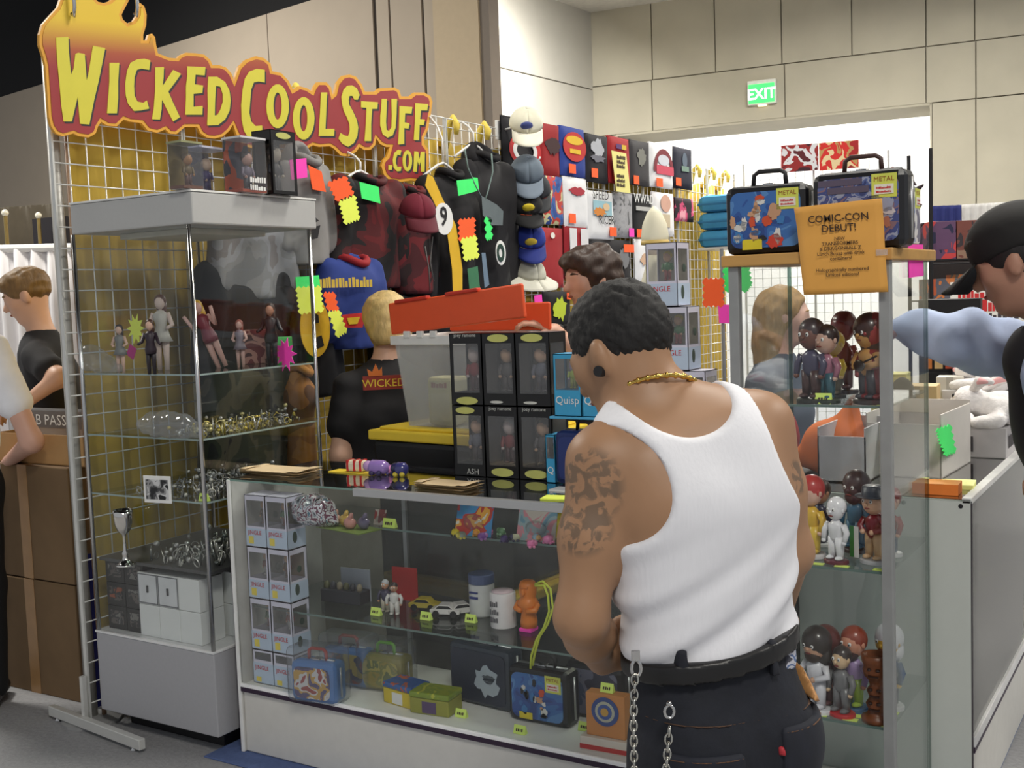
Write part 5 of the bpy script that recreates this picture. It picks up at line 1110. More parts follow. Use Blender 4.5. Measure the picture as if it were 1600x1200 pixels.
lunchbox('black rimmed lunch box with blue red cartoon picture in the counter', onD(852, 1125), .21, .085, .17, .0, blackp, manga, sticker=True, extra=patches(3, HERO, 16, (.08, .7, .1, .85))+[('rect', M((220, 200, 40), .4, name='yellow_logo'), .2, .42, .08, .2)])
lunchbox('black lunch box beside the man, half hidden behind the orange packet', onD(938, 1118), .2, .085, .17, .0, blackp, ART([(70, 80, 110), (110, 110, 130), (50, 50, 70)], 12, .35, 9))
t = thing('orange_packet', 'orange packet with round blue badge on a red striped box', 'packet', onD(952, 1170), .05)
q = MB(); q.box(-.075, .075, -.035, .035, 0, .04); q.build('carton', M((224, 214, 200), .5, name='cream_carton'), t, bevel=.002); q = MB(); q.box(-.0755, .0755, -.0355, .0355, .004, .018); q.build('red_band', REDINK, t)
q = MB(); q.box(-.06, .06, -.02, .02, .0405, .165); q.build('packet_body', M((206, 136, 70), .5, var=.05, name='orange_card'), t, bevel=.002)
for r_, mm, y_ in ((.042, M((50, 76, 140), .5, name='badge_blue'), -.021), (.03, M((190, 190, 170), .5, name='badge_cream'), -.0222), (.022, M((60, 90, 160), .5, name='badge_blue2'), -.0234), (.012, M((206, 160, 70), .5, name='badge_gold'), -.0246)):
    q = MB(); q.poly([(r_*math.cos(a), y_, .115+r_*math.sin(a)) for a in np.linspace(0, 6.283, 25)[:-1]], (0, -.001, 0)); q.build('badge', mm, t)
price_card('price card lying on top of the orange packet', V3(*onD(952, 1170))+V3(0, 0, .166))
# ================================================================== tall case contents
def onC(px, py, z): p = onZ(px, py, z); return (p[0], p[1], z+.0005)
# clear boxes on the case top
clr = GLASS((232, 234, 240), 1.8, 'clear_pack', .05, .05)
def clear_pack(lab, px, py, z, w, d, h, rz, base_col, fig, text_=None, tops=None, back=None):
    p = onC(px, py, z); t = thing('clear_pack', lab, 'toy box', p, rz, 'clear packs on the case top')
    q = MB(); q.box(-w/2, w/2, -d/2, d/2, 0, h); q.build('clear_shell', clr, t, bevel=.002)
    q = MB(); q.box(-w/2+.003, w/2-.003, d/2-.006, d/2-.002, .003, h-.003); q.build('backing_card', back, t)
    q = MB(); q.box(-w/2-.001, w/2+.001, -d/2-.001, d/2+.001, h-.001, h+.006); q.build('lid_strip', tops or WHT, t)
    q = MB(); fig_mesh(q, 0, -.01, .012, h*.72); q.build('figurine', fig_mats(fig), t, smooth=True)
    q = MB(); q.box(-w/2+.003, w/2-.003, -d/2+.003, d/2-.006, .002, .012); q.build('base', M(base_col, .4, name='pack_base'), t)
    if text_:
        for k, s in enumerate(text_): scrib(.07, .02, WHT, t, V3(.01, -d/2-.001, .035-.026*k), V3(1, 0, 0), UZ, k, 6)
CT = 1.925
clear_pack('clear pack with violet backing and beige figure, left on the case top', 322, 305, CT, .15, .10, .155, .2+HP*.92, (60, 50, 90), ((210, 180, 150), (200, 170, 140), (70, 60, 110), (60, 50, 100)), None, M((190, 190, 206), .4, name='lilac_strip'), ART([(70, 66, 100), (110, 104, 130), (150, 140, 130)], 14, .4, 3))
clear_pack('clear pack with orange side and white lettering on the case top', 385, 303, CT, .12, .09, .185, HP, (190, 80, 40), ((190, 150, 130), (50, 44, 40), (120, 110, 120), (60, 60, 66)), ('Retro', 'Force'), M((214, 214, 214), .4, name='pale_strip'), ART([(56, 56, 60), (196, 90, 44), (90, 90, 96)], 10, .4, 6))
window_box('black window box with lime oval on the display case top', onC(432, 306, CT), .125, .09, .225, blkcard, (.1, .9, .06, .84), ((200, 190, 170), (90, 84, 80), (60, 60, 66), (50, 50, 54)), (), HP, ovals=[(.5, .92, .3, .05, lime)])
clear_pack('olive tinted clear pack, farthest left on the case top', 292, 297, CT, .09, .07, .15, HP, (120, 70, 40), ((170, 120, 70), (90, 70, 40), (110, 90, 50), (90, 50, 40)), None, M((150, 150, 110), .4, name='olive_strip'), M((120, 100, 40), .5, name='ochre_card'))
# dolls on the upper glass shelf
def doll(lab, px, py, z, h, cols, lean=0, rz=0.6, pose='stand'):
    p = onC(px, py, z); t = thing('fashion_doll', lab, 'doll', p, rz, 'dolls in the tall case'); sk, hr, dr, sh = [M(c, .45, var=.05, name='doll_vinyl') for c in cols]
    Lm = np.array(Matrix.Rotation(lean, 3, 'Y'))
    T = lambda *a: Lm@V3(*a)*h
    for s in (-1, 1):
        q = MB(); q.tube([T(s*.05, 0, .0), T(s*.05, -.01, .24), T(s*.045, 0, .48)], [.03*h, .042*h, .058*h], 8); q.build('leg', sh if pose == 'dark' else sk, t, smooth=True)
        q = MB(); q.tube([T(s*.09, 0, .76), T(s*.15, -.02, .60), T(s*.10+(0 if pose == 'stand' else s*.1), -.10, .56 if pose != 'up' else .85)], [.036*h, .032*h, .026*h], 8); q.build('arm', sk if pose != 'dark' else dr, t, smooth=True)
    q = MB(); q.tube([T(0, 0, .38), T(0, 0, .46), T(0, 0, .60), T(0, 0, .74), T(0, 0, .80)], [.15*h if pose == 'stand' else .10*h, .11*h, .075*h, .11*h, .04*h], 12); q.build('outfit', dr, t, smooth=True)
    q = MB(); q.tube([T(0, 0, .78), T(0, 0, .84)], .02*h, 8); q.ball(T(0, -.005, .90), .068*h, .07*h, .09*h, 12); hd = q.build('head', sk, t, smooth=True)
    q = MB(); q.ball(T(0, .022, .93), .082*h, .078*h, .088*h, 12); q.tube([T(0, .06, .92), T(0, .08, .8), T(0, .07, .68)], [.075*h, .07*h, .04*h], 8); q.build('hair', hr, t, smooth=True)
    return t
skd = (206, 170, 150)
doll('doll in grey with dark hair beside the lime star card', 190, 583, SH1, .17, (skd, (40, 30, 28), (110, 112, 110), (60, 60, 64)))
doll('doll in dark dress left of the white gowned doll', 238, 585, SH1, .185, (skd, (70, 44, 34), (46, 34, 44), (40, 34, 40)), pose='dark')
doll('tall doll in a pale gown behind the dark dressed doll', 256, 578, SH1, .27, ((200, 180, 170), (90, 60, 50), (170, 168, 160), (170, 160, 150)))
doll('yellow haired figure in dark red striding with raised arm', 348, 574, SH1, .26, ((200, 160, 150), (200, 160, 50), (110, 40, 56), (150, 100, 110)), lean=-.35, pose='up')
doll('dark suited figure standing in the right corner of the upper shelf', 426, 572, SH1, .225, ((190, 140, 116), (60, 50, 44), (30, 28, 32), (26, 26, 30)), pose='dark')
doll('small pinkish figure in grey cape beside the striding one', 377, 574, SH1, .17, ((196, 160, 150), (150, 90, 80), (120, 110, 120), (90, 70, 80)))
b = MB()
p = onC(160, 583, SH1); t = thing('plastic_bag', 'clear crumpled plastic bag on the upper shelf left corner', 'plastic bag', p)
def bag(t, prims, sd, mat=None):
    v, f = sdf(prims, .008); v = v+normals(v, f)*(.010*wob(v, 80, sd))[:, None]; v[:, 2] = np.maximum(v[:, 2], .0005)
    b = MB(); b.v = [tuple(q) for q in v]; b.f = [tuple(map(int, q)) for q in f]; b.m = [0]*len(f); return b.build('film', mat or GLASS((236, 238, 240), 2.0, 'bag_film', .12, .10), t, smooth=True, fix=False)
bag(t, [cone((-.05, 0, .05), (.09, 0, .02), .05, .02)], 2)
p = onC(262, 684, SH2); t = thing('plastic_bag', 'clear plastic bag lying on the second glass shelf', 'plastic bag', p, .1)
bag(t, [ell((0, 0, .045), (.13, .06, .045), None, .03), cone((.05, 0, .03), (.15, 0, .02), .03, .015)], 6)
def star(lab, px, py, r, mat, Y, n=10, teeth=.55):
    c = onY(px, py, Y); b = MB(); rr = random.Random(px)
    b.poly([c+V3(r*(1 if i % 2 == 0 else teeth)*rr.uniform(.85, 1.1)*math.cos(i*math.pi/n), 0, r*1.15*(1 if i % 2 == 0 else teeth)*rr.uniform(.85, 1.1)*math.sin(i*math.pi/n)) for i in range(2*n)], (0, -.002, 0))
    return tag(b.build('star_card', mat, None), lab, 'price tag', 'star shaped price cards')
star('lime star shaped card behind the dolls', 212, 513, .05, YEL_TAG, 2.80)
star('hot pink star card in front of the dark suited figure', 446, 553, .055, PINK_TAG, 3.05)
q = MB(); c = onY(207, 545, 2.80); q.box(-.02, .02, -.001, .001, -.035, .01, R=np.array(Matrix.Rotation(.5, 3, 'Y')), c=c); tag(q.build('pink_card', M((190, 30, 130), .6, name='magenta_card')), 'magenta slip beside the lime star card', 'price tag')
for lab, px, py, z, w, h, cols in (('dark red picture box behind the striding figure', 388, 560, SH1, .13, .13, [(110, 44, 44), (90, 36, 40), (150, 110, 100), (60, 30, 34)]), ('green picture card behind the dark suited figure', 408, 540, SH1, .07, .10, [(80, 200, 100), (70, 180, 90), (190, 120, 90)])):
    p = onC(px, py, z); box_thing('picture_box', lab, 'box', (CX1-.10 if 'green' in lab else CX1-.22, 3.14, z+.0005), w, .03, h, ART(cols, 14, .4, px), HP*.5, .002)
# jewellery and trinkets: heaps nobody could count
def heap(name, label, x0, x1, y0, y1, z, n, cols, r0, r1, hmax, seed=0, metal=.6, cat='jewellery'):
    rr = random.Random(seed); b = MB()
    for i in range(n):
        x = rr.uniform(x0, x1); y = rr.uniform(y0, y1); r = rr.uniform(r0, r1); k = rr.random(); zz = z+r+rr.random()**2*hmax
        if k < .45: b.ball((x, y, zz), r, r*rr.uniform(.6, 1.2), r*rr.uniform(.6, 1.2), 7, i % len(cols))
        elif k < .8:
            a = rr.uniform(0, 6.28); n_ = V3(math.cos(a), math.sin(a), rr.uniform(-.5, .5)); u = nrm(np.cross(n_, V3(0, 0, 1))); w_ = np.cross(nrm(n_), u); R_ = r*1.8
            b.tube([V3(x, y, z+R_)+R_*(math.cos(q)*u+math.sin(q)*w_) for q in np.linspace(0, 6.28, 11)[:-1]], r*.22, 5, i % len(cols), closed=True)
        else: b.tube([(x, y, z), (x+rr.uniform(-.015, .015), y+rr.uniform(-.015, .015), z+r*5)], [r*.5, r*.15], 6, i % len(cols))
    o = b.build(name, [M(c, .2, metal, .1, name='trinket') for c in cols], None, smooth=True); tag(o, label, cat, None, 'stuff'); return o
heap('jewellery_heap', 'gold and silver jewellery heaped on the second glass shelf', -3.10, CX1-.03, CY0+.05, CY1-.05, SH2+.001, 230, [(200, 180, 90), (190, 190, 190), (120, 120, 110), (206, 196, 140)], .004, .009, .05, 1)
heap('silver_trinkets', 'silver trinkets and wire ornaments on the third glass shelf', CX0+.22, CX1-.03, CY0+.04, CY1-.05, SH3+.001, 200, [(200, 200, 200), (150, 150, 150), (110, 110, 112), (214, 210, 200)], .005, .010, .05, 2)
heap('crystal_ornaments', 'glass and silver ornaments clustered on the dark shelf', CX0+.25, CX1-.03, CY0+.03, CY1-.12, SH4+.001, 170, [(206, 206, 200), (170, 170, 166), (120, 124, 120), (226, 224, 214)], .006, .013, .06, 3)
p = onC(229, 790, SH3); t = box_thing('photo_card', 'black and white photo in a white frame on the third shelf', 'photo', (p[0], p[1]+.05, SH3+.0005), .115, .004, .092, WHT, .15, .0005)
q = MB(); q.box(-.048, .048, -.0035, -.002, .012, .080); q.build('photo', ART([(30, 30, 32), (70, 70, 72), (150, 150, 150), (206, 206, 206), (20, 20, 22)], 24, .3, 4), t)
pcz('price card on the third shelf of the tall case', 304, 797, SH3)
p = onC(197, 884, SH4); t = thing('silver_goblet', 'tall polished silver goblet on the dark shelf', 'goblet', p)
q = MB(); q.lathe([(.034, 0), (.036, .004), (.026, .010), (.012, .022), (.009, .035), (.012, .045), (.006, .055), (.005, .10), (.008, .112), (.022, .125), (.030, .15), (.032, .175), (.034, .20), (.031, .20), (.028, .155), (.005, .13)], n=24); q.build('goblet', M((210, 208, 204), .08, 1, .02, name='polished_silver'), t, smooth=True)
# boxes on the case floor
CB = .3705
for r in range(3):
    for c in range(2):
        t = box_thing('black_pack', 'black boxed item, %s row, %s of the dark stack in the case' % (('bottom', 'middle', 'top')[r], ('left', 'right')[c]), 'box', (CX0+.075+c*.104, CY0+.09, CB+r*.088), .102, .10, .0865, M((22, 21, 24), .4, name='black_carton'), 0, .002, 'black boxes in the tall case')
        q = MB(); q.box(-.035, .035, -.0512, -.0502, .02, .07); q.build('label_panel', ART([(30, 30, 32), (90, 84, 80), (40, 40, 44), (150, 80, 50) if c == 0 and r == 1 else (120, 118, 114)], 30, .4, r*2+c), t)
x = CX0+.255
for r in range(2):
    for c in range(3):
        t = box_thing('white_carton', 'white carton, %s row, %s in the case front' % (('bottom', 'top')[r], ('left', 'middle', 'right')[c]), 'box', (CX0+.262+c*.105, CY0+.085, CB+r*.116), .103, .11, .1145, M((228, 230, 228), .5, var=.02, name='white_carton'), 0, .002, 'white cartons in the tall case')
        if r == 1 and c < 2:
            q = MB(); q.box(-.046, .046, -.0562, -.0552, .008, .107); q.build('door_panel', M((214, 216, 218), .5, name='grey_white_panel'), t); q = MB(); q.box(-.004, .004, -.060, -.056, .045, .07); q.build('pull', M((60, 60, 62), .4, name='dark_pull'), t)
            for (a, b_, c_, d_) in ((-.049, .049, .107, .111), (-.049, .049, .003, .008), (-.051, -.046, .003, .111), (.046, .051, .003, .111)): q = MB(); q.box(a, b_, -.0566, -.0552, c_, d_); q.build('panel_edge', M((120, 122, 126), .5, name='grey_edge'), t)
for r in range(2):
    for c in range(2): box_thing('white_carton', 'white carton along the case side, %s row, %s' % (('bottom', 'top')[r], ('near', 'far')[c]), 'box', (CX1-.075, CY0+.225+c*.14, CB+r*.116), .10, .125, .1145, M((228, 230, 228), .5, var=.02, name='white_carton'), 0, .002, 'white cartons along the case side')
box_thing('white_carton', 'upright white carton on the dark shelf near the back', 'box', (CX1-.09, CY0+.30, SH4+.0005), .09, .09, .17, M((216, 218, 214), .5, name='white_carton2'), 0, .002)

# ================================================================== showcase figurines (right)
def onT(px, py, z): p = onZ(px, py, z); return (min(max(p[0], TX0+.05), TX1-.05), min(max(p[1], TY0+.055), TY1-.05), z+.0005)
RV = -.4
def guitar(t, h, z):
    q = MB(); q.ball((.04*h, -.17*h, z+.40*h), .10*h, .02*h, .07*h, 12); q.tube([(.06*h, -.17*h, z+.42*h), (.32*h, -.16*h, z+.52*h)], .012*h, 6); q.build('guitar', M((40, 34, 34), .3, name='dark_guitar'), t, smooth=True)
G1 = 'figurines on the top shelf of the upright showcase'; G2 = 'figurines on the middle shelf of the upright showcase'; G3 = 'figurines on the low shelf of the upright showcase'
figurine('brown furry faced figurine in grey tunic, top showcase shelf', onT(1237, 640, TS1), .20, ((110, 66, 50), (60, 40, 40), (70, 66, 90), (70, 44, 40)), RV, (40, 40, 30), G1, hairk=1.02)
figurine('black haired figurine in pink shirt and teal jeans', onT(1280, 634, TS1), .185, ((206, 168, 150), (36, 26, 30), (160, 100, 120), (46, 92, 104)), RV, (40, 50, 36), G1)
figurine('long haired shirtless rocker figurine with dark guitar', onT(1335, 640, TS1), .205, ((196, 146, 84), (48, 24, 26), (190, 142, 84), (50, 50, 60)), RV-.2, (50, 40, 40), G1, hairk=1.16, arms='front', prop=guitar)
figurine('dark red robed figurine behind the rocker', onT(1318, 615, TS1), .21, ((110, 26, 34), (90, 20, 28), (110, 22, 32), (80, 20, 26)), RV, (40, 20, 24), G1, eyes=False)
figurine('crimson figurine against the right post', onT(1378, 640, TS1), .21, ((150, 40, 46), (100, 20, 28), (130, 22, 32), (120, 22, 30)), RV, (60, 20, 26), G1, eyes=False)
figurine('yellow jacketed figurine peeking between pink shirt and rocker', onT(1303, 622, TS1), .165, ((214, 180, 120), (226, 190, 60), (226, 196, 70), (90, 80, 60)), RV, (40, 40, 36), G1)
pcz('price card under the brown furry figurine', 1257, 641, TS1); pcz('price card under the rocker figurine', 1352, 645, TS1, stand=False)
figurine('red and white capped figurine in yellow costume beside the man', onT(1268, 870, TS2), .20, ((222, 180, 160), (190, 60, 56), (222, 180, 60), (226, 190, 70)), RV, (210, 206, 206), G2, hairk=1.04)
figurine('ball player figurine in navy jersey on the middle shelf', onT(1282, 852, TS2), .17, ((190, 130, 90), (70, 44, 30), (26, 28, 58), (24, 26, 56)), RV, (190, 192, 190), G2)
figurine('all white figurine on a dark red base', onT(1307, 880, TS2), .165, ((232, 232, 236), (236, 236, 240), (230, 230, 234), (232, 232, 236)), RV, (96, 26, 44), G2, headr=.14, hairk=1.02)
figurine('dark brown bearded figurine behind the white one', onT(1338, 862, TS2), .20, ((90, 66, 70), (70, 56, 60), (60, 110, 140), (50, 110, 140)), RV, (60, 50, 50), G2, hairk=1.1, beard=(70, 44, 54))
def flag(t, h, z):
    for x0_, c in ((-.30, (40, 120, 50)), (-.23, (226, 226, 224))): q = MB(); q.box(x0_*h, (x0_+.07)*h, -.12*h, -.11*h, z+.0, z+.42*h); q.build('banner', M(c, .5, name='banner_print'), t)
figurine('grey hatted figurine in dark red jacket with green and white banner', onT(1366, 880, TS2), .185, ((214, 170, 140), (190, 150, 120), (130, 26, 38), (206, 170, 130)), RV, (190, 190, 192), G2, hat=(56, 60, 70), prop=flag, arms='front')
figurine('blue trousered figurine half behind the right post', onT(1390, 868, TS2), .17, ((214, 160, 130), (150, 40, 40), (150, 36, 44), (40, 70, 110)), RV, (214, 214, 214), G2)
for i, (px, py, lab) in enumerate(((1268, 887, 'yellow costume figurine'), (1309, 890, 'all white figurine'), (1376, 893, 'banner figurine'))): pcz('lime price slip before the %s' % lab, px, py, TS2, stand=False, w=.035, h=.02)
figurine('long dark haired bearded figurine in white robe', onT(1268, 1120, TS3), .205, ((206, 160, 130), (52, 44, 40), (222, 222, 228), (216, 216, 222)), RV, (226, 226, 230), G3, hairk=1.14, beard=(60, 44, 36), arms='front')
figurine('brown haired figurine in maroon behind the robed one', onT(1290, 1105, TS3), .20, ((130, 80, 60), (96, 40, 34), (84, 40, 46), (80, 40, 44)), RV, (180, 176, 180), G3, hairk=1.12)
figurine('grey suited figurine on a red base', onT(1312, 1122, TS3), .18, ((222, 190, 150), (60, 50, 46), (118, 118, 120), (110, 110, 112)), RV, (190, 36, 40), G3, headr=.13)
figurine('red haired goateed figurine in lilac shirt and green trousers', onT(1334, 1108, TS3), .205, ((216, 150, 120), (150, 64, 40), (176, 150, 200), (150, 180, 50)), RV, (50, 90, 130), G3, beard=(60, 26, 26))
figurine('white capped figurine with yellow face in blue, right end', onT(1392, 1106, TS3), .205, ((226, 180, 70), (232, 232, 236), (60, 90, 130), (40, 50, 80)), RV, (206, 206, 206), G3, hairk=1.08)
p = onT(1368, 1130, TS3); t = thing('carved_totem', 'dark brown carved wooden totem goblet', 'carving', p); wd = M((120, 66, 34), .4, var=.2, scale=30, stretch=(1, 1, 4), name='carved_wood')
q = MB(); q.lathe([(.036, 0), (.037, .012), (.024, .018), (.02, .03), (.026, .045), (.017, .06), (.024, .078), (.016, .09), (.02, .105), (.03, .115), (.033, .13), (.030, .14), (.035, .15), (.036, .168), (.030, .168), (.026, .155)], n=20); q.build('body', wd, t, smooth=True)
for zz, s in ((.045, 1), (.078, .9), (.13, 1.2)): q = MB(); q.ball((-.01, -.024*s, zz+.006), .006, .006, .004, 8); q.ball((.01, -.024*s, zz+.006), .006, .006, .004, 8); q.box(-.012, .012, -.028*s, -.02*s, zz-.012, zz-.008); q.build('carved_face', M((52, 26, 16), .5, name='dark_wood'), t)
for px, py, lab in ((1272, 1128, 'robed figurine'), (1318, 1138, 'grey suited figurine'), (1345, 1120, 'goateed figurine'), (1372, 1146, 'carved totem'), (1416, 1117, 'white capped figurine')): pcz('lime price slip before the %s' % lab, px, py, TS3, stand=False, w=.035, h=.02)
# lunch boxes, flyer and tags on the showcase
TZ1 = TZ+.0005
def lb(px, py): p = onZ(px, py, TZ1); return p
yv = TY0+.055
A = onY(1128, 380, yv)
pA = onY(1196, 382, yv-.04)
lunchbox('black rimmed lunch box with blue cartoon heroes print, left on the showcase', (pA[0], yv, TZ1), .205, .09, .168, .06, blackp, manga, sticker=True, extra=patches(11, HERO, 20, (.06, .8, .12, .88), .2)+[('rect', M((220, 200, 40), .4, name='yellow_logo'), .22, .46, .07, .22), ('blot', M((200, 60, 40), .4, name='red_ink2'), .48, .74, .06, .3)])
pB = onY(1340, 378, yv-.04)
lunchbox('large black rimmed lunch box with blue robot print behind the orange flyer', (pB[0]+.004, yv, TZ1), .22, .09, .182, -.02, blackp, robots, handle=(70, 44, 40), sticker=True, extra=patches(5, ROBO, 22, (.06, .92, .08, .7), .2)+[('rect', M((90, 80, 100), .4, name='title_strip'), .08, .55, .82, .9), ('rect', M((90, 80, 100), .4, name='title_strip'), .18, .62, .72, .8)])
pC = onX(1420, 392, TX1-.02)
lunchbox('silver sided lunch box with white robot print facing the right side', (TX1-.055, 2.98, TZ1), .20, .08, .168, HP, M((150, 154, 164), .35, .4, name='steel_enamel'), ART([(60, 70, 130), (120, 140, 190), (226, 226, 230), (90, 90, 130), (200, 170, 150)], 13, .3, 8, coat=.3), handle=(150, 40, 30), sticker=True)
t = thing('robot_toy', 'dark spiky robot toy behind the lunch boxes', 'toy', (TX1-.06, 3.10, TZ1)); rb = M((52, 30, 40), .5, name='dark_maroon_plastic')
q = MB(); q.box(-.03, .03, -.012, .012, 0, .15); q.build('body', rb, t, bevel=.006)
for i, (x_, z_) in enumerate(((.05, .17), (.045, .12), (.05, .07), (.02, .19))): q = MB(); q.tube([(.02, 0, z_-.02), (x_, .0, z_)], [.014, .002], 6); q.build('spike', rb, t)
# orange flyer taped across front
fl = [(1243, 325), (1380, 310), (1388, 456), (1256, 461)]
FYp = TY0-.022
P3 = [onY(x, y, FYp) for x, y in fl]
t = thing('orange_flyer', 'orange paper flyer taped to the front of the upright showcase', 'notice', P3[3])
def flf(u, v):
    a = P3[3]*(1-u)+P3[2]*u; c = P3[0]*(1-u)+P3[1]*u; p = a*(1-v)+c*v; return p+V3(0, -.006*math.sin(v*math.pi)*(.4+u)-.004*math.sin(u*3.1)-(.012 if v > .75 else 0)*(v-.75)*4, 0)
b = MB(); b.grid(flf, 10, 14); b.build('paper', M((228, 166, 78), .7, var=.03, name='orange_paper'), t, smooth=True, world=True, solid=.0006, fix=False)
fr_ = nrm(P3[2]-P3[3]); fu_ = nrm(P3[0]-P3[3]); fw = np.linalg.norm(P3[2]-P3[3])
for s, u, v, sz in (('COMIC-CON', .5, .80, .024), ('DEBUT!', .5, .69, .024), ('NEW', .5, .595, .0105), ('TRANSFORMERS', .5, .54, .0115), ('& DRAGONBALL Z', .5, .485, .0115), ('Lunch Boxes with drink', .5, .43, .0115), ('containers!', .5, .375, .0115), ('Holographically numbered', .5, .25, .0115), ('Limited editions!', .5, .195, .0115)):
    p = flf(u, v)+V3(0, -.004, 0); text(s, sz, INK, t, p, fr_, fu_, world=True, depth=0, bold=.01)
q = MB(); p = flf(.96, .42)+V3(0, -.003, 0); q.box(-.012, .014, -.001, .001, -.006, .008, R=np.eye(3), c=p); q.build('tape', GLASS((250, 250, 250), 3, 'clear_tape', .1, .15), t, world=True)
pk = card(None, [(1418, 382), (1441, 382), (1442, 431), (1420, 434)], TX1+.0025, PINK_TAG, name='pink_card'); tag(pk, 'hot pink price card hanging on the showcase side', 'price tag')
ts = thing('tag_stand', 'slim grey stand with green orange and pink tags left of the showcase', 'price tag', (onY(1128, 500, 3.335)[0], 3.345, 0)); q = MB(); q.tube([(0, 0, .008), (0, 0, 1.66)], .006, 8); q.build('pole', M((150, 150, 152), .4, .4, name='grey_rod'), ts); q = MB(); q.lathe([(.05, .007), (.05, .016), (.01, .022)]); q.build('base_plate', BLK, ts)
card(ts, [(1131, 420), (1170, 415), (1174, 445), (1168, 455), (1134, 455)], 0, GREEN_TAG, 4, name='green_card', plane=lambda x, y: onY(x, y, 3.337))
card(ts, [(1100, 436), (1130, 436), (1130, 478), (1100, 478)], 0, ORANGE_TAG, 4, name='orange_card', plane=lambda x, y: onY(x, y, 3.334))
card(ts, [(1122, 476), (1141, 476), (1141, 505), (1124, 505)], 0, PINK_TAG, name='pink_card', plane=lambda x, y: onY(x, y, 3.335))


# ================================================================== totes behind the counter
blk_t = M((26, 26, 30), .45, var=.05, name='black_tote_plastic'); ylid = M((236, 204, 60), .4, var=.03, name='yellow_lid_plastic')
def tote(lab, loc, w, d, h, rz):
    t = thing('storage_tote', lab, 'storage box', loc, rz, 'black totes with yellow lids'); b = MB()
    W2 = lambda s, z: [(-w/2*s, -d/2*s, z), (w/2*s, -d/2*s, z), (w/2*s, d/2*s, z), (-w/2*s, d/2*s, z)]
    b.add(W2(.88, 0)+W2(.97, h-.05), [(3, 2, 1, 0), (4, 5, 6, 7), (0, 1, 5, 4), (1, 2, 6, 5), (2, 3, 7, 6), (3, 0, 4, 7)]); b.build('tub', blk_t, t, bevel=.02)
    b = MB(); b.box(-w/2, w/2, -d/2, d/2, h-.05, h-.012); b.box(-w*.45, w*.45, -d*.44, d*.44, h-.013, h); b.build('lid', ylid, t, bevel=.012)
    for s in (-1, 1): q = MB(); q.box(s*w/2-.012, s*w/2+.012, -.07, .07, h-.13, h-.09); q.build('handle', blk_t, t, bevel=.006)
pT = V3(-2.36, 3.50, 0)
tote('lower black tote with yellow lid on the floor behind the counter', (pT[0], pT[1], .007), .68, .46, .50, -.10)
tote('upper black tote with yellow lid behind the counter', (pT[0]+.0, pT[1]+.01, .508), .70, .46, .555, -.10)
# clear container with orange lid flaps
t = thing('clear_container', 'clear plastic container with open orange hinged lid', 'storage box', (-2.385, 3.50, 1.0645), -.10, None)
clrp = GLASS((226, 228, 226), 1.2, 'frosted_plastic', .2, .22); w_, d_, h_ = .42, .34, .335
b = MB(); W2 = lambda s, z, k=0: [(-w_/2*s+k, -d_/2*s+k, z), (w_/2*s-k, -d_/2*s+k, z), (w_/2*s-k, d_/2*s-k, z), (-w_/2*s+k, d_/2*s-k, z)]
b.add(W2(.84, 0)+W2(1, h_), [(3, 2, 1, 0), (0, 1, 5, 4), (1, 2, 6, 5), (2, 3, 7, 6), (3, 0, 4, 7)]); b.build('tub', clrp, t, solid=.003)
q = MB(); 
for (a, b_, c_, e_) in ((-w_/2-.012, w_/2+.012, -d_/2-.012, -d_/2+.004), (-w_/2-.012, w_/2+.012, d_/2-.004, d_/2+.012), (-w_/2-.012, -w_/2+.004, -d_/2, d_/2), (w_/2-.004, w_/2+.012, -d_/2, d_/2)): q.box(a, b_, c_, e_, h_-.03, h_+.004)
q.build('rim', M((226, 226, 222), .4, name='white_rim_plastic'), t, bevel=.003)
om = M((232, 86, 40), .4, var=.03, name='orange_lid_plastic')
Rf = np.array(Matrix.Rotation(-.085, 3, 'Y')); q = MB(); q.box(0, w_+.21, -d_/2-.006, -d_/2+.012, 0, .118, R=Rf, c=(-w_/2-.01, 0, h_+.008)); f1 = q.build('lid_flap', om, t, bevel=.006)
q = MB(); q.box(-w_/2-.01, w_/2+.06, d_/2-.012, d_/2+.006, h_+.006, h_+.11); q.build('lid_flap', om, t, bevel=.006)
for x0_, x1_ in ((.04, .2), (.29, .44)): q = MB(); q.box(x0_, x1_, -d_/2-.014, -d_/2+.014, .112, .126, R=Rf, c=(-w_/2-.01, 0, h_+.008)); q.build('lid_ridge', M((196, 50, 30), .4, name='dark_orange_plastic'), f1, bevel=.004)
for x0_ in (-.15, -.085, -.02): q = MB(); q.box(x0_, x0_+.03, -d_/2-.016, -d_/2-.004, h_-.004, h_+.022); q.build('hinge_tab', M((226, 226, 222), .4, name='white_rim_plastic'), t, bevel=.003)
t = thing('cream_canister', 'cream canister with red lettering inside the clear container', 'canister', (-2.42, 3.42, 1.069), -.1)
q = MB(); q.box(-.065, .065, -.05, .05, 0, .18); q.build('canister', M((226, 220, 170), .5, name='cream_plastic'), t, bevel=.015)
q = MB(); q.box(-.045, .045, -.0515, -.0505, .02, .12); q.build('label_panel', M((236, 230, 196), .5, name='cream_label'), t); scrib(.08, .02, M((170, 90, 90), .5, name='faded_red'), t, V3(0, -.0515, .14), V3(1, 0, 0), UZ, 2, 6)

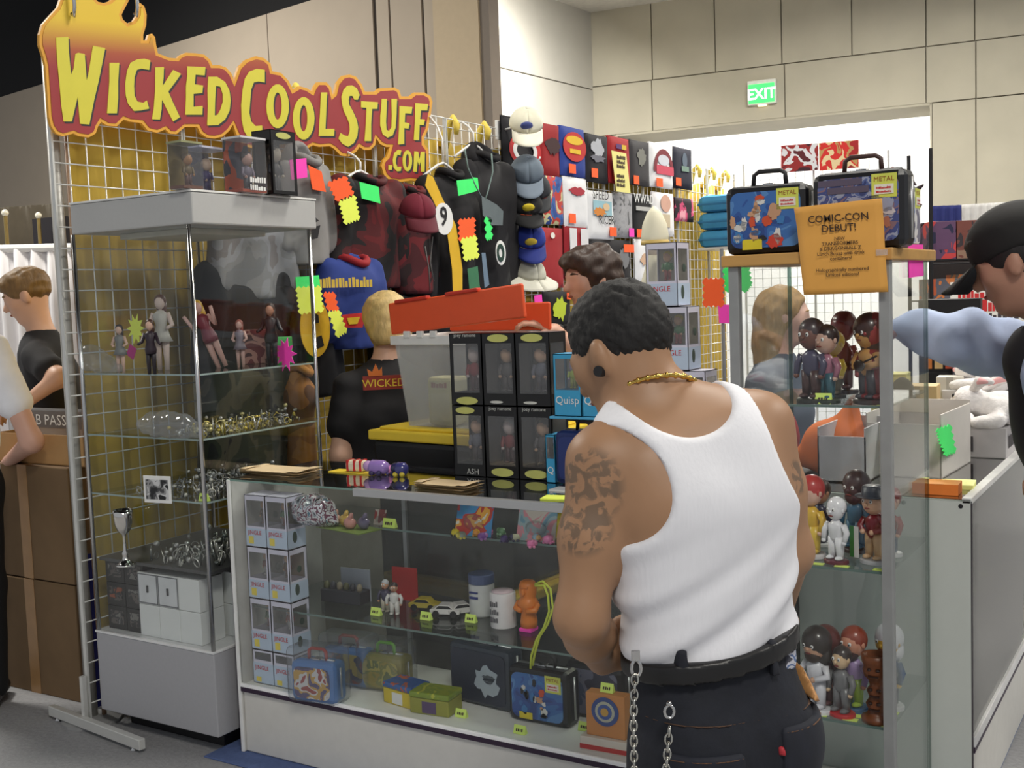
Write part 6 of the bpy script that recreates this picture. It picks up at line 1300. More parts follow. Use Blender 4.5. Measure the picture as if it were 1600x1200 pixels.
# ================================================================== left edge: cartons, tray
def carton(lab, loc, w, d, h, rz, lid=False):
    t = thing('cardboard_box', lab, 'cardboard box', loc, rz, 'brown cartons by the grid end'); b = MB(); b.box(-w/2, w/2, -d/2, d/2, 0, h); b.build('carton', CARDB, t, bevel=.004)
    q = MB(); q.box(-.03, .03, -d/2-.0012, -d/2, 0, h); q.box(-.03, .03, -d/2, d/2, h, h+.0012); q.build('tape', M((166, 128, 86), .3, name='parcel_tape'), t)
carton('lower brown carton of the stack by the grid end', (-4.06, 2.98, 0), .56, .46, .47, .02); carton('upper brown carton of the stack by the grid end', (-4.05, 2.985, .475), .57, .47, .46, .0)
t = thing('cardboard_tray', 'open shallow cardboard tray on the brown cartons', 'cardboard tray', (-3.98, 2.97, .9375), 0.03); cm = M((186, 146, 96), .8, var=.06, name='tray_board')
for nm, a in (('bottom', (-.27, .27, -.19, .19, 0, .004)), ('front_side', (-.27, .27, -.19, -.185, 0, .12)), ('back_side', (-.27, .27, .185, .19, 0, .12)), ('end_side', (.265, .27, -.19, .19, 0, .12)), ('end_side', (-.27, -.265, -.19, .19, 0, .12))): q = MB(); q.box(*a); q.build(nm, cm, t)
t = thing('acrylic_holder', 'clear acrylic holder reading B PASS standing in the cardboard tray', 'sign holder', (-4.075, 2.90, .942)); q = MB(); q.box(-.26, .26, -.003, .003, 0, .205); q.build('acrylic', GLASS((220, 222, 224), 2.0, 'acrylic', .1, .25), t)
q = MB(); q.box(-.26, .26, -.06, .06, -.0, .004); q.build('foot', GLASS((220, 222, 224), 2.0, 'acrylic', .1, .25), t)
q = MB(); q.box(-.15, .22, -.0046, -.0034, .125, .195); q.build('strip', M((110, 104, 100), .5, name='grey_strip'), t); text('B PASS', .062, WHT, t, V3(.03, -.006, .137), V3(1, 0, 0), UZ, depth=0, sx=1.1)
q = MB(); q.box(-.004, .004, 0, .3, .0, .6); o = q.build('blue_screen', M((36, 40, 110), .6, name='dark_blue_panel'), None); o.location = (-3.66, 2.72, .01); tag(o, 'dark blue screen standing between cartons and wire grid', 'screen')

# ================================================================== goods on the right counter
KR = KZ+.0005
def onR(px, py): p = onZ(px, py, KR); return (p[0], p[1], KR)
def opencarton(lab, p, w, d, h, rz, m):
    t = thing('open_carton', lab, 'carton', p, rz); th = .004
    for nm, a in (('bottom', (-w/2, w/2, -d/2, d/2, 0, th)), ('front_side', (-w/2, w/2, -d/2, -d/2+th, 0, h*.8)), ('back_side', (-w/2, w/2, d/2-th, d/2, 0, h)), ('right_side', (w/2-th, w/2, -d/2, d/2, 0, h*.95)), ('left_side', (-w/2, -w/2+th, -d/2, d/2, 0, h*.95))): q = MB(); q.box(*a); q.build(nm, m, t)
    return t
wc = M((214, 208, 200), .6, var=.03, name='white_corrugated')
oc_ = opencarton('open white carton with green jagged tag on the side counter', (-.78, 3.62, KR), .22, .36, .20, -.05, wc)
card(oc_, [(1463, 672), (1484, 664), (1492, 706), (1477, 712), (1468, 690)], -.668, GREEN_TAG, 4)
opencarton('second open white carton left of the green tagged one', (-.93, 3.42, KR), .14, .26, .17, 0, M((206, 202, 204), .6, name='pale_carton'))
box_thing('orange_note_block', 'block of orange notes at the near end of the side counter', 'note pad', (-.63, 3.215, KR), .085, .075, .03, M((240, 130, 50), .7, var=.05, name='orange_notes'), .05, .001, parts=[('top_sheet', -.0425, .0425, -.0375, .0375, .0301, .031, M((248, 170, 90), .7, name='pale_orange_sheet'))])
box_thing('yellow_note_block', 'pale yellow note pad behind the orange notes', 'note pad', (-.615, 3.33, KR), .09, .10, .012, M((244, 246, 150), .7, var=.03, name='yellow_notes'), .1, .001, parts=[('top_sheet', -.045, .045, -.05, .05, .0121, .0127, M((250, 250, 170), .7, name='pale_yellow_sheet'))])
for i, (px, py, zz) in enumerate(((1562, 700, 0), (1566, 640, .105))):
    p = (-.64, 4.02+.02*i, KR)
for lv_, lab, loc in ((0, 'white plush rabbit lying nearer on the goods boxes', (-.655, 4.0, KR+.101)), (1, 'white plush rabbit lying on top behind the first', (-.68, 4.24, KR+.1955))):
    wp = M((236, 232, 230), .95, var=.05, scale=60, bump=.5, name='white_plush'); pkp = M((226, 170, 170), .9, name='pink_plush')
    t = thing('plush_rabbit', lab, 'plush toy', loc, -.5, 'plush rabbits')
    soft('body', [ell((.06, .02, .055), (.10, .07, .055), None, .03), ell((-.04, -.02, .075), (.055, .05, .05), None, .02), ell((-.075, -.035, .06), (.03, .03, .026), None, .02), cone((.0, -.08, .02), (-.06, -.10, .015), .022, .02), cone((.1, -.06, .02), (.05, -.1, .015), .025, .02)], .007, wp, t, lambda v: .002*wob(v, 160, 3), 1, world=False)
    for s in (-1, 1): q = MB(); q.tube([(-.02, s*.03, .11), (.03, s*.05, .15), (.08, s*.06, .145)], [.014, .022, .008], 8); e = q.build('ear', wp, t, smooth=True); q2 = MB(); q2.tube([(.0, s*.034-.012, .128), (.04, s*.05-.014, .148), (.07, s*.056-.01, .145)], [.006, .012, .004], 8); q2.build('ear_lining', pkp, e, smooth=True)
    q = MB(); q.ball((-.103, -.045, .065), .008); q.build('nose', pkp, t, smooth=True)
    for s in (-1, 1): q = MB(); q.ball((-.075, -.02+s*.035, .092), .007); q.build('eye', BLK, t, smooth=True)
tb = box_thing('goods_box', 'white box with barcode under the plush rabbits', 'box', (-.67, 4.02, KR), .20, .26, .10, M((190, 186, 186), .5, name='grey_white_box'), 0, .003)
q = MB()
for i in range(14): q.box(.102, .1026, -.10+i*.011, -.10+i*.011+(.006 if i % 3 else .003), .03, .07)
q.box(-.06+0, .0, -.1326, -.131, .02, .07); q.build('barcode', M((70, 66, 70), .5, name='barcode_ink'), tb)
box_thing('goods_box', 'grey white box behind the open carton supporting the second rabbit', 'box', (-.70, 4.27, KR), .24, .22, .195, M((200, 196, 196), .5, name='grey_white_box2'), 0, .003)
for lab, p, w, d, h, col in (('tan carton beside the dark oval mirror', (-.86, 3.98, KR), .13, .12, .23, (200, 172, 120)), ('cream carton behind the tan one', (-.98, 4.10, KR), .12, .12, .26, (214, 206, 130)), ('small white box between tan carton and rabbits', (-.80, 4.22, KR), .09, .09, .24, (214, 208, 196))):
    box_thing('small_carton', lab, 'carton', p, w, d, h, M(col, .6, var=.04, name='small_carton'), .1, .002, 'small cartons on the side counter', parts=[('tape', -.012, .012, -d/2-.001, -d/2, 0, h, M(tuple(int(c*.85) for c in col), .4, name='carton_tape'))])
t = thing('oval_mirror', 'black oval mirror back standing on the side counter', 'mirror', (-.885, 3.86, KR)); q = MB(); q.ball((0, 0, .19), .045, .012, .075, 18); q.build('frame', BLK, t, smooth=True); q = MB(); q.tube([(0, .0, .13), (0, .03, 0)], .008, 8); q.tube([(0, 0, .13), (0, -.03, 0)], .008, 8); q.build('stand', BLK, t)
t = thing('grey_gift_box', 'grey box with round dark emblem on the side counter', 'box', (at(1536, 620, 4.6)[0], at(1536, 620, 4.6)[1], KR), .1); q = MB(); q.box(-.11, .11, -.06, .06, .14, .34); q.build('box', M((84, 82, 92), .5, name='grey_box'), t, bevel=.004); q = MB(); q.box(-.11, .11, -.06, .06, 0, .14); q.build('riser', M((206, 200, 190), .6, name='riser_card'), t)
q = MB(); q.poly([(.065*math.cos(a), -.0605, .22+.065*math.sin(a)) for a in np.linspace(0, 6.28, 25)[:-1]], (0, -.0012, 0)); q.build('emblem', ART([(40, 36, 40), (206, 196, 180), (60, 50, 50), (190, 180, 170)], 26, .5, 3), t)
q = MB(); q.box(-.105, .105, -.062, .062, .341, .37); q.build('lid', M((110, 110, 100), .5, name='grey_green_lid'), t, bevel=.003)
t = thing('magazine_rack', 'black rack with orange and red spines on the side counter', 'rack', (at(1486, 600, 4.75)[0], at(1486, 600, 4.75)[1], KZ+.001), .12); q = MB(); q.box(-.12, .12, -.08, .08, 0, .20); q.build('rack', M((18, 16, 18), .6, name='black_rack'), t, bevel=.004)
for i in range(5):
    for k in range(2): q = MB(); q.box(-.10+i*.042, -.068+i*.042, -.086, -.0805, 1.19+k*.08-.02-.956, 1.26+k*.08-.02-.956); q.build('spine', M(((220, 130, 60), (226, 190, 130), (210, 90, 60), (206, 110, 70), (170, 60, 50))[i], .5, name='spine_print'), t)
q = MB(); q.box(-.12, .12, -.079, .08, .20, .50); q.build('back_board', M((16, 14, 18), .6, name='black_board'), t)
# paper signs at the far end
def paper_sign(lab, px, py, D, w, h, lines, rz=.35, lean=.0, leg=True):
    p = at(px, py, D); t = thing('paper_sign', lab, 'sign', (p[0], p[1], 0), rz); q = MB(); q.box(-w/2, w/2, -.003, .003, p[2]-h/2, p[2]+h/2); q.build('sheet', M((236, 232, 222), .7, var=.02, name='white_paper'), t)
    if leg: q = MB(); q.tube([(0, .012, 0), (0, .012, p[2])], .009, 8); q.build('stand', BLK, t); q = MB(); q.lathe([(.12, 0), (.12, .01), (.02, .02)]); q.build('base_plate', BLK, t)
    for i_, (s, sz, dz, mm) in enumerate(lines): scrib(w*.8, sz, mm, t, V3(0, -.004, p[2]+dz), V3(1, 0, 0), UZ, i_, 12)
paper_sign('white paper sign with red lettering behind the reaching sleeve', 1545, 480, 5.6, .36, .26, [('ALL NEW', .028, .09, M((206, 110, 60), .6, name='orange_ink')), ('MODEL VEHICLE', .042, .045, REDINK), ('KITS', .06, -.02, REDINK), ('BETTER', .034, -.06, M((60, 50, 60), .6, name='dark_ink'))])
paper_sign('lower white printed sheet under the reaching sleeve', 1548, 545, 5.0, .28, .13, [('- - - - - - - - -', .02, .03, M((90, 90, 90), .6, name='grey_line_ink')), ('- - - - - - - - -', .02, -.0, M((90, 90, 90), .6, name='grey_line_ink'))])
# shelf unit of the next stall
P0 = at(1455, 400, 6.6); ud = nrm(V3(CR[0], CR[1], 0)); un = V3(-ud[1], ud[0], 0)
su = thing('shelf_unit', 'black wire shelf unit of boxed toys in the next stall', 'shelf', (P0[0], P0[1], 0), math.atan2(ud[1], ud[0]))
WZ = [.45, .9, 1.42, 1.66, 2.02]; bw = M((26, 24, 26), .5, .3, name='black_wire')
for x_ in (0, .95):
    for y_ in (0, .36): q = MB(); q.tube([(x_, y_, 0), (x_, y_, 2.3)], .012, 8); q.build('upright', bw, su)
for z_ in WZ[:-1]:
    q = MB(); q.box(0, .95, 0, .36, z_-.012, z_-.004); q.build('shelf_board', bw, su)
    q = MB(); q.tube([(0, -.004, z_-.03), (.95, -.004, z_-.03)], .005, 6); q.build('front_rail', bw, su)
rr = random.Random(5); nn = 0
cols_ = [[(40, 60, 130), (150, 160, 180), (60, 90, 160)], [(190, 90, 50), (90, 90, 100), (206, 120, 60)], [(206, 204, 196), (120, 120, 126), (170, 150, 130)], [(120, 130, 40), (180, 196, 60), (60, 120, 60)], [(50, 40, 44), (110, 60, 50), (140, 110, 90)], [(30, 30, 60), (90, 60, 90), (190, 60, 60)]]
words = ['blue grey', 'orange', 'pale', 'green', 'brown', 'navy and red']; spots = {}
Ru = np.array([[ud[0], un[0], 0], [ud[1], un[1], 0], [0, 0, 1]])
for z_, hmax in ((1.66, .26), (1.42, .17), (.9, .3)):
    x_ = .02; k = 0
    while x_ < .86:
        wq = rr.uniform(.1, .18); hq = hmax*rr.uniform(.6, .95); ci = rr.randrange(6); c = V3(P0[0], P0[1], 0)+Ru@V3(x_+wq/2, .16, z_+.0005-.004)
        if x_+wq > .94: break
        t = box_thing('boxed_toy', 'boxed %s toy on the next stall shelf, %s shelf, %s from its left' % (words[ci], {1.66: 'top', 1.42: 'second', .9: 'third'}[z_], ('first', 'second', 'third', 'fourth', 'fifth', 'sixth', 'seventh', 'eighth')[k]), 'toy box', c, wq, .2, hq, ART(cols_[ci], 9, .45, nn), su.rotation_euler[2], .002, 'boxed toys in the next stall')
        q = MB(); q.box(-wq*.3, wq*.3, -.1012, -.1002, hq*.25, hq*.7); q.build('label_panel', M(cols_[ci][1], .4, name='box_label'), t); x_ += wq+.006; k += 1; nn += 1
# pleated white valance and blue cloth over the far shelf
a0 = at(1500, 352, 7.4); a1 = at(1660, 344, 7.2)
drape('pleated_valance', 'white pleated valance above the next stall', a0, a1, a0[2]-.02, at(1500, 320, 7.4)[2], M((220, 218, 214), .85, name='white_valance'), .012, .05, seed=8)
a0 = at(1452, 352, 7.2); a1 = at(1502, 350, 7.2)
drape('blue_valance', 'navy pleated cloth left of the white valance', a0, a1, a0[2]-.03, at(1460, 322, 7.2)[2], M((40, 48, 110), .85, name='navy_valance'), .012, .05, seed=9)
a0 = at(1452, 480, 7.3); a1 = at(1700, 470, 7.1)
drape('dark_backdrop', 'dark cloth backdrop hanging behind the next stall shelves', a0, a1, 0, at(1480, 350, 7.3)[2], M((40, 34, 34), .9, name='dark_backdrop_cloth'), .02, .2, seed=10)
# counter for the right-hand goods: yellow tags under glass of side counter
for i in range(3): price_card('lime slip inside the side counter, %s from the end panel' % ('first', 'second', 'third')[i], V3(-.62, 3.3+i*.22, .607), stand=False)
heap('shelf_oddments', 'assorted small goods lying under the side counter glass', RX0+.08, RX1-.08, RY0+.1, RY1-.1, .607, 140, [(120, 110, 90), (170, 160, 140), (90, 60, 60), (150, 150, 160)], .012, .03, .03, 9, .1, 'goods')
# orange plush/cloth seen through the showcase, on the side counter
t = thing('orange_cloth', 'orange cloth bundle behind the upright showcase', 'cloth', (-1.02, 3.52, KR)); soft('bundle', [ell((0, 0, .07), (.10, .09, .09), None, .03), cone((-.12, -.02, .03), (.1, 0, .05), .03, .05), cone((.03, 0, .08), (.06, .02, .22), .07, .02)], .010, M((214, 110, 44), .8, var=.12, scale=12, name='orange_cloth'), t, lambda v: .010*wob(v, 40, 2), 1, world=False)
t = thing('red_cloth', 'dark red cloth bundle left of the orange one', 'cloth', (-1.22, 3.55, .95)); soft('bundle', [ell((0, 0, .09), (.08, .08, .12), None, .03)], .012, M((140, 30, 40), .8, var=.15, name='red_cloth'), t, lambda v: .010*wob(v, 40, 5), 1, world=False)
q = MB(); q.box(-1.55, -1.10, 3.40, 3.95, 0, .945); tag(q.build('work_table', M((60, 58, 60), .7, name='dark_table_cloth'), bevel=.006), 'dark covered work table inside the stall', 'table')
# ================================================================== people
def skinmat(col, tattoo=None):
    m, N, L, b = _new('skin'); b.inputs['Roughness'].default_value = .5; b.inputs['Subsurface Weight'].default_value = .0
    tc = N.new('ShaderNodeTexCoord'); nz = N.new('ShaderNodeTexNoise'); nz.inputs['Scale'].default_value = 9; nz.inputs['Detail'].default_value = 3; L.new(tc.outputs['Object'], nz.inputs['Vector'])
    hs = N.new('ShaderNodeHueSaturation'); hs.inputs['Color'].default_value = lin(col); mr = N.new('ShaderNodeMapRange'); mr.inputs[3].default_value = .9; mr.inputs[4].default_value = 1.1
    L.new(nz.outputs[0], mr.inputs[0]); L.new(mr.outputs[0], hs.inputs['Value']); last = hs.outputs[0]
    if tattoo:                                   # faded dark ink on the upper arms
        tn = N.new('ShaderNodeTexNoise'); tn.inputs['Scale'].default_value = 36; tn.inputs['Detail'].default_value = 3; tn.inputs['Distortion'].default_value = 1.2; L.new(tc.outputs['Object'], tn.inputs['Vector'])
        th = N.new('ShaderNodeMapRange'); th.inputs[1].default_value = .46; th.inputs[2].default_value = .54; L.new(tn.outputs[0], th.inputs[0]); acc = None
        for c, r in tattoo:
            vd = N.new('ShaderNodeVectorMath'); vd.operation = 'DISTANCE'; vd.inputs[1].default_value = c; L.new(tc.outputs['Object'], vd.inputs[0])
            rr_ = N.new('ShaderNodeMapRange'); rr_.inputs[1].default_value = r; rr_.inputs[2].default_value = r*.75; L.new(vd.outputs['Value'], rr_.inputs[0])
            if acc is None: acc = rr_.outputs[0]
            else: mx = N.new('ShaderNodeMath'); mx.operation = 'MAXIMUM'; L.new(acc, mx.inputs[0]); L.new(rr_.outputs[0], mx.inputs[1]); acc = mx.outputs[0]
        mu = N.new('ShaderNodeMath'); mu.operation = 'MULTIPLY'; L.new(th.outputs[0], mu.inputs[0]); L.new(acc, mu.inputs[1]); m2 = N.new('ShaderNodeMath'); m2.operation = 'MULTIPLY'; m2.inputs[1].default_value = .6; L.new(mu.outputs[0], m2.inputs[0])
        mi = N.new('ShaderNodeMix'); mi.data_type = 'RGBA'; L.new(m2.outputs[0], mi.inputs[0]); L.new(last, mi.inputs[6]); mi.inputs[7].default_value = lin((66, 66, 60)); last = mi.outputs[2]
    L.new(last, b.inputs['Base Color']); return m
def frame(fwd, up=UZ):
    f = nrm(fwd); r = nrm(np.cross(f, up)); u = np.cross(r, f); return np.array([r, f, u])
def head_prims(c, A, H, neck=None, nr=.055):
    P = lambda r, f, u: c+(A[0]*r+A[1]*f+A[2]*u)*H
    pr = [ell(P(0, -.05, .12), np.array((.335, .43, .38))*H, A, .03), ell(P(0, .12, -.14), np.array((.27, .27, .36))*H, A, .04), ell(P(0, .25, -.42), np.array((.12, .11, .09))*H, A, .03),
          cone(P(0, .37, .04), P(0, .49, -.10), .04*H, .065*H, .02), ell(P(0, .33, .11), np.array((.22, .07, .05))*H, A, .02), ell(P(0, .385, -.245), np.array((.10, .05, .04))*H, A, .015)]
    for s in (-1, 1): pr += [ell(P(s*.355, -.05, -.03), np.array((.05, .09, .135))*H, A, .008), ell(P(s*.375, -.08, .02), np.array((.04, .06, .09))*H, A, .006), ell(P(s*.20, .24, -.06), np.array((.1, .1, .1))*H, A, .03)]
    if neck is not None: pr.append(cone(P(0, -.10, -.22), neck, nr*.95, nr*1.1, .04))
    return pr
def face_parts(t, c, A, H, hair, lips=(150, 90, 80), eyes=True):
    P = lambda r, f, u: c+(A[0]*r+A[1]*f+A[2]*u)*H
    for s in (-1, 1):
        q = MB(); q.ball(P(s*.15, .335, .03), .055*H, .04*H, .035*H, 10, R=A.T); e = q.build('eye', M((226, 222, 216), .3, name='eye_white'), t, smooth=True, world=True)
        q = MB(); q.ball(P(s*.15, .372, .03), .024*H, .012*H, .026*H, 8, R=A.T); q.build('iris', M((40, 28, 22), .3, name='iris'), e, smooth=True, world=True)
        q = MB(); q.tube([P(s*.06, .40, .12), P(s*.15, .395, .145), P(s*.25, .33, .12)], [.018*H, .022*H, .01*H], 6); q.build('eyebrow', M(hair, .8, name='brow_hair'), t, smooth=True, world=True)
    q = MB(); q.ball(P(0, .425, -.245), .085*H, .03*H, .028*H, 10, R=A.T); q.build('lips', M(lips, .5, name='lips'), t, smooth=True, world=True)
def hand_prims(w, d, n, side, curl=.5, S=1.0, spread=.0):
    d = nrm(d); n = nrm(n-d*(n@d)); l = np.cross(d, n)*side; pr = [ecap(w, w+d*.085*S, (.028*S, .017*S), (.040*S, .014*S), l, n, .012)]
    for off, Ln in ((-.030, .062), (-.010, .08), (.010, .085), (.030, .075)):
        p = w+d*.085*S+l*off*S; a = 0.; dirv = d
        for k, fr in enumerate((.45, .32, .23)):
            a += curl*(.9 if k else .6); dv = nrm(d*math.cos(a)+n*math.sin(a)+l*off*spread*8); q = p+dv*Ln*fr*S; pr.append(cone(p, q, (.0095-.001*k)*S, (.0088-.001*k)*S, .006)); p = q
    p = w+d*.02*S+l*.028*S; q = p+nrm(d*.6+l*.7+n*.35)*.045*S; r = q+nrm(d*.8+l*.15+n*.5)*.035*S
    return pr+[cone(p, q, .014*S, .011*S, .012), cone(q, r, .0105*S, .008*S, .006)]
def hairmat(c, rough=.55): return M(c, rough, var=.25, scale=60, bump=.4, stretch=(1, 1, .35), name='hair')
hz = lambda v: nrm(V3(v[0], v[1], 0))
CFH = hz(CF); CRH = hz(CR)

# ---------------------------------------------------------------- the man in the white tank top
S_ = lambda px, py, D: at(px, py, D)
Fb = nrm(CFH*.95-CRH*.30); Ub = nrm(np.cross(Fb, UZ)); Ut = nrm(S_(1190, 668, 2.04)-S_(925, 722, 2.02)); Ut = nrm(Ut-UZ*0)
pel, wai, midp, che, shl, nek = S_(1122, 1120, 2.06), S_(1108, 992, 2.06), S_(1100, 890, 2.05), S_(1092, 790, 2.04), S_(1066, 700, 2.07), S_(1022, 640, 2.10)
def orth(U, ax): return nrm(U-ax*(U@ax)), None
def torso(inf=0., k=.05):
    pts = [(pel, .145, .105), (wai, .136, .102), (midp, .146, .105), (che, .160, .115), (shl, .150, .095), (nek, .062, .058)]
    out = []
    for (a, wa, da), (b_, wb_, db) in zip(pts[:-1], pts[1:]):
        U = Ub if a is pel or a is wai else nrm(Ub+Ut); Vx = nrm(np.cross(UZ, U))
        out.append(ecap(a, b_, (wa+inf, da+inf), (wb_+inf, db+inf), U, Vx, k))
    return out
Lsh, Rsh = S_(938, 722, 2.02), S_(1188, 664, 2.06)
Lel, Lwr = S_(908, 965, 1.99), S_(938, 1030, 2.20)
Rel, Rwr = S_(1232, 862, 2.10), S_(1215, 960, 2.34)
hc = S_(972, 556, 2.12); Hh = .226
hf = nrm(CFH*.62-CRH*.62-UZ*.42); HA = frame(hf, nrm(UZ+CFH*.2-CRH*.15))
skinM = skinmat((158, 120, 90), [(tuple(S_(918, 760, 1.97)-S_(1105, 1150, 2.06)*V3(1, 1, 0)), .075), (tuple(S_(910, 820, 1.96)-S_(1105, 1150, 2.06)*V3(1, 1, 0)), .06), (tuple(S_(1250, 745, 2.02)-S_(1105, 1150, 2.06)*V3(1, 1, 0)), .035)])
base = S_(1105, 1150, 2.06)*V3(1, 1, 0)
man_ = thing('person', 'man in white tank top and dark jeans looking down into the counter', 'person', base)
pr = torso(0)
pr += [cone(nek+UZ*.01, Lsh+UZ*.004, .05, .048, .05), cone(nek+UZ*.01, Rsh+UZ*.004, .05, .046, .05), ell(S_(1000, 760, 1.99), (.06, .05, .08), None, .05), ell(S_(1160, 730, 2.01), (.06, .05, .08), None, .05)]
pr += [cone(Lsh, (Lsh+Lel)/2, .056, .054, .04), cone((Lsh+Lel)/2, Lel, .053, .043, .03), cone(Lel, (Lel*.6+Lwr*.4), .044, .043, .03), cone((Lel*.6+Lwr*.4), Lwr, .042, .028, .03)]
pr += [cone(Rsh, (Rsh+Rel)/2, .052, .05, .04), cone((Rsh+Rel)/2, Rel, .049, .042, .03), cone(Rel, Rwr, .042, .028, .03)]
pr += hand_prims(Lwr, nrm(CRH*.9+UZ*.22+CFH*.1), nrm(-CFH), -1, .55, 1.1)
pr += hand_prims(Rwr, nrm(CFH*.8-UZ*.3-CRH*.2), nrm(-UZ), -1, .5)
pr += head_prims(hc, HA, Hh, nek+UZ*.0, .06)
footL = hz(Ub)*-.12; 
soft('body', pr, .0075, skinM, man_, None, 1)
P = lambda r, f, u: hc+(HA[0]*r+HA[1]*f+HA[2]*u)*Hh
# hair: short and dense, cut square at the top
hp = [ell(P(0, -.06, .15), np.array((.365, .475, .42))*Hh, HA, .02), ell(P(0, -.04, .40), np.array((.27, .36, .20))*Hh, HA, .03), ell(P(0, .46, -.20), np.array((.42, .36, .46))*Hh, HA, .01, -1), ell(P(-.36, .02, -.20), np.array((.14, .20, .26))*Hh, HA, .01, -1), ell(P(.36, .02, -.20), np.array((.14, .20, .26))*Hh, HA, .01, -1), half(P(0, -.3, -.42), -HA[2]+HA[1]*.35)]
soft('hair', hp, .006, hairmat((17, 15, 15), .7), man_, lambda v: .0035*wob(v, 330, 5)+.003*wob(v, 620, 8), 0)
face_parts(man_, hc, HA, Hh, (24, 20, 20))
q = MB(); q.tube([P(-.415, -.04, -.14), P(-.35, -.03, -.14)], .010, 12); q.build('ear_plug', BLK, man_, world=True)
q = MB(); nc = nek+UZ*.025+CFH*.005
Un = nrm(Ub*.95-UZ*.06); Vn = nrm(Fb-UZ*.55)
ring = [nc+Un*(.083*math.cos(a))+Vn*(.090*math.sin(a)) for a in np.linspace(0, 6.283, 61)[:-1]]
q.tube(ring, .0042, 6, closed=True)
for a in ring[::2]: q.ball(a, .006, n=6)
q.build('gold_chain', M((212, 176, 90), .2, 1, .05, name='gold'), man_, smooth=True, world=True)
# tank top
tp = torso(.010, .05)+[cone(nek+UZ*.012, Lsh+UZ*.004, .056, .052, .05), cone(nek+UZ*.012, Rsh+UZ*.004, .056, .05, .05), ell(S_(1000, 760, 1.99), (.068, .058, .088), None, .05), ell(S_(1160, 730, 2.01), (.068, .058, .088), None, .05)]
AX = np.array([Ub, np.cross(UZ, Ub), UZ])
tp += [ell(S_(928, 752, 2.03), (.088, .5, .104), AX, .006, -1), ell(S_(1258, 640, 2.05), (.105, .5, .165), AX, .006, -1), ell(S_(1030, 592, 2.08), (.100, .5, .098), AX, .006, -1),
       half(S_(1105, 1000, 2.06), -(UZ*1.0+Ub*-.14))]
def tank_wr(v):
    z = v[:, 2]; lo = np.clip((S_(1100, 800, 2.05)[2]-z)/.2, 0, 1); s_ = (v@Ub)*1.0; d = np.sin((z*1.0-s_*.75)*62+1.5*wob(v, 9, 2))*.0068+np.sin((z-s_*.6)*120+2*wob(v, 8, 4))*.0018
    return d*lo+.0015*wob(v, 30, 3)
soft('tank_top', tp, .007, M((226, 226, 231), .8, var=.015, scale=160, bump=.08, stretch=(1, 1, .12), name='ribbed_white_cotton'), man_, tank_wr, 1)
# jeans
footy = V3(0, 0, 0); hipc = S_(1128, 1140, 2.07); kneeL = V3(hipc[0], hipc[1], .50)-Ub*.105+Fb*.04; kneeR = V3(hipc[0], hipc[1], .50)+Ub*.12+Fb*.03
ankL = V3(kneeL[0], kneeL[1], .09)-Fb*.03; ankR = V3(kneeR[0], kneeR[1], .09)-Fb*.03+Ub*.02
def jeans(inf=0.):
    return [ecap(pel-UZ*.05, wai+UZ*.01, (.162+inf, .126+inf), (.150+inf, .118+inf), Ub, nrm(np.cross(UZ, Ub)), .05), cone(hipc-Ub*.075-UZ*.02, kneeL, .096+inf, .086+inf, .04), cone(hipc+Ub*.075-UZ*.02, kneeR, .098+inf, .088+inf, .04),
            cone(kneeL, ankL, .086+inf, .088+inf, .04), cone(kneeR, ankR, .088+inf, .088+inf, .04), ell(hipc-Ub*.07-Fb*.06+UZ*.0, (.07+inf, .07+inf, .09+inf), None, .05), ell(hipc+Ub*.07-Fb*.06+UZ*.0, (.07+inf, .07+inf, .09+inf), None, .05)]
beltn = nrm(UZ-Ub*.14); bp = S_(1105, 1004, 2.06)
denim = M((21, 24, 34), .8, var=.22, scale=30, bump=.25, name='dark_denim')
je = soft('jeans', jeans()+[half(bp+beltn*.005, beltn), half((0, 0, .03), -UZ)], .010, denim, man_, lambda v: .006*wob(v*np.array([1, 1, .7]), 24, 6)*np.clip((bp[2]-v[:, 2])*8, 0, 1), 1)
soft('belt', jeans(.017)+[half(bp+beltn*.016, beltn), half(bp-beltn*.018, -beltn)], .006, M((20, 19, 20), .4, var=.1, name='black_leather'), man_, None, 0)
def patch(name, mat, uc, us, z0, z1, inf, par=je, tilt=0.):
    o = hipc+Ub*uc; un_ = nrm(Ub+UZ*tilt); zn = nrm(UZ-Ub*tilt)
    return soft(name, jeans(inf)+[half(o+un_*us, un_), half(o-un_*us, -un_), half(V3(o[0], o[1], z1), zn), half(V3(o[0], o[1], z0), -zn), half(o, Fb)], .006, mat, par, None, 0)
zb = hipc[2]
patch('back_pocket', M((24, 27, 38), .8, var=.2, scale=30, name='denim_pocket'), -.095, .062, zb-.14, zb+.015, .009); patch('back_pocket', M((24, 27, 38), .8, var=.2, scale=30, name='denim_pocket'), .105, .062, zb-.115, zb+.045, .009)
for uc, zz in ((-.095, zb+.012), (.105, zb+.042)): patch('pocket_stitching', M((96, 66, 44), .8, name='copper_thread'), uc, .060, zz-.006, zz-.003, .0105)
patch('yoke_stitching', M((80, 56, 40), .8, name='copper_thread2'), 0, .17, zb+.062, zb+.0645, .0035)
for uc in (-.12, .045): o_ = patch('belt_loop', M((24, 26, 36), .8, name='denim_loop'), uc, .008, bp[2]-.03, bp[2]+.03, .016)
patch('leather_patch', M((176, 128, 78), .7, var=.08, name='tan_leather'), .128, .026, zb+.07, zb+.125, .0155, tilt=-.5)
patch('red_tab', M((170, 40, 50), .7, name='red_tab'), .040, .005, zb+.0, zb+.016, .011)
t2 = soft('bandana', [cone(S_(1228, 1010, 2.02), S_(1222, 1065, 2.00), .013, .007, .01), cone(S_(1232, 1005, 2.03), S_(1236, 1040, 2.02), .012, .010, .01)], .005, ART([(214, 214, 220), (90, 110, 150), (190, 190, 200), (70, 70, 80)], 40, .8, 3), je, lambda v: .003*wob(v, 150, 2), 0)
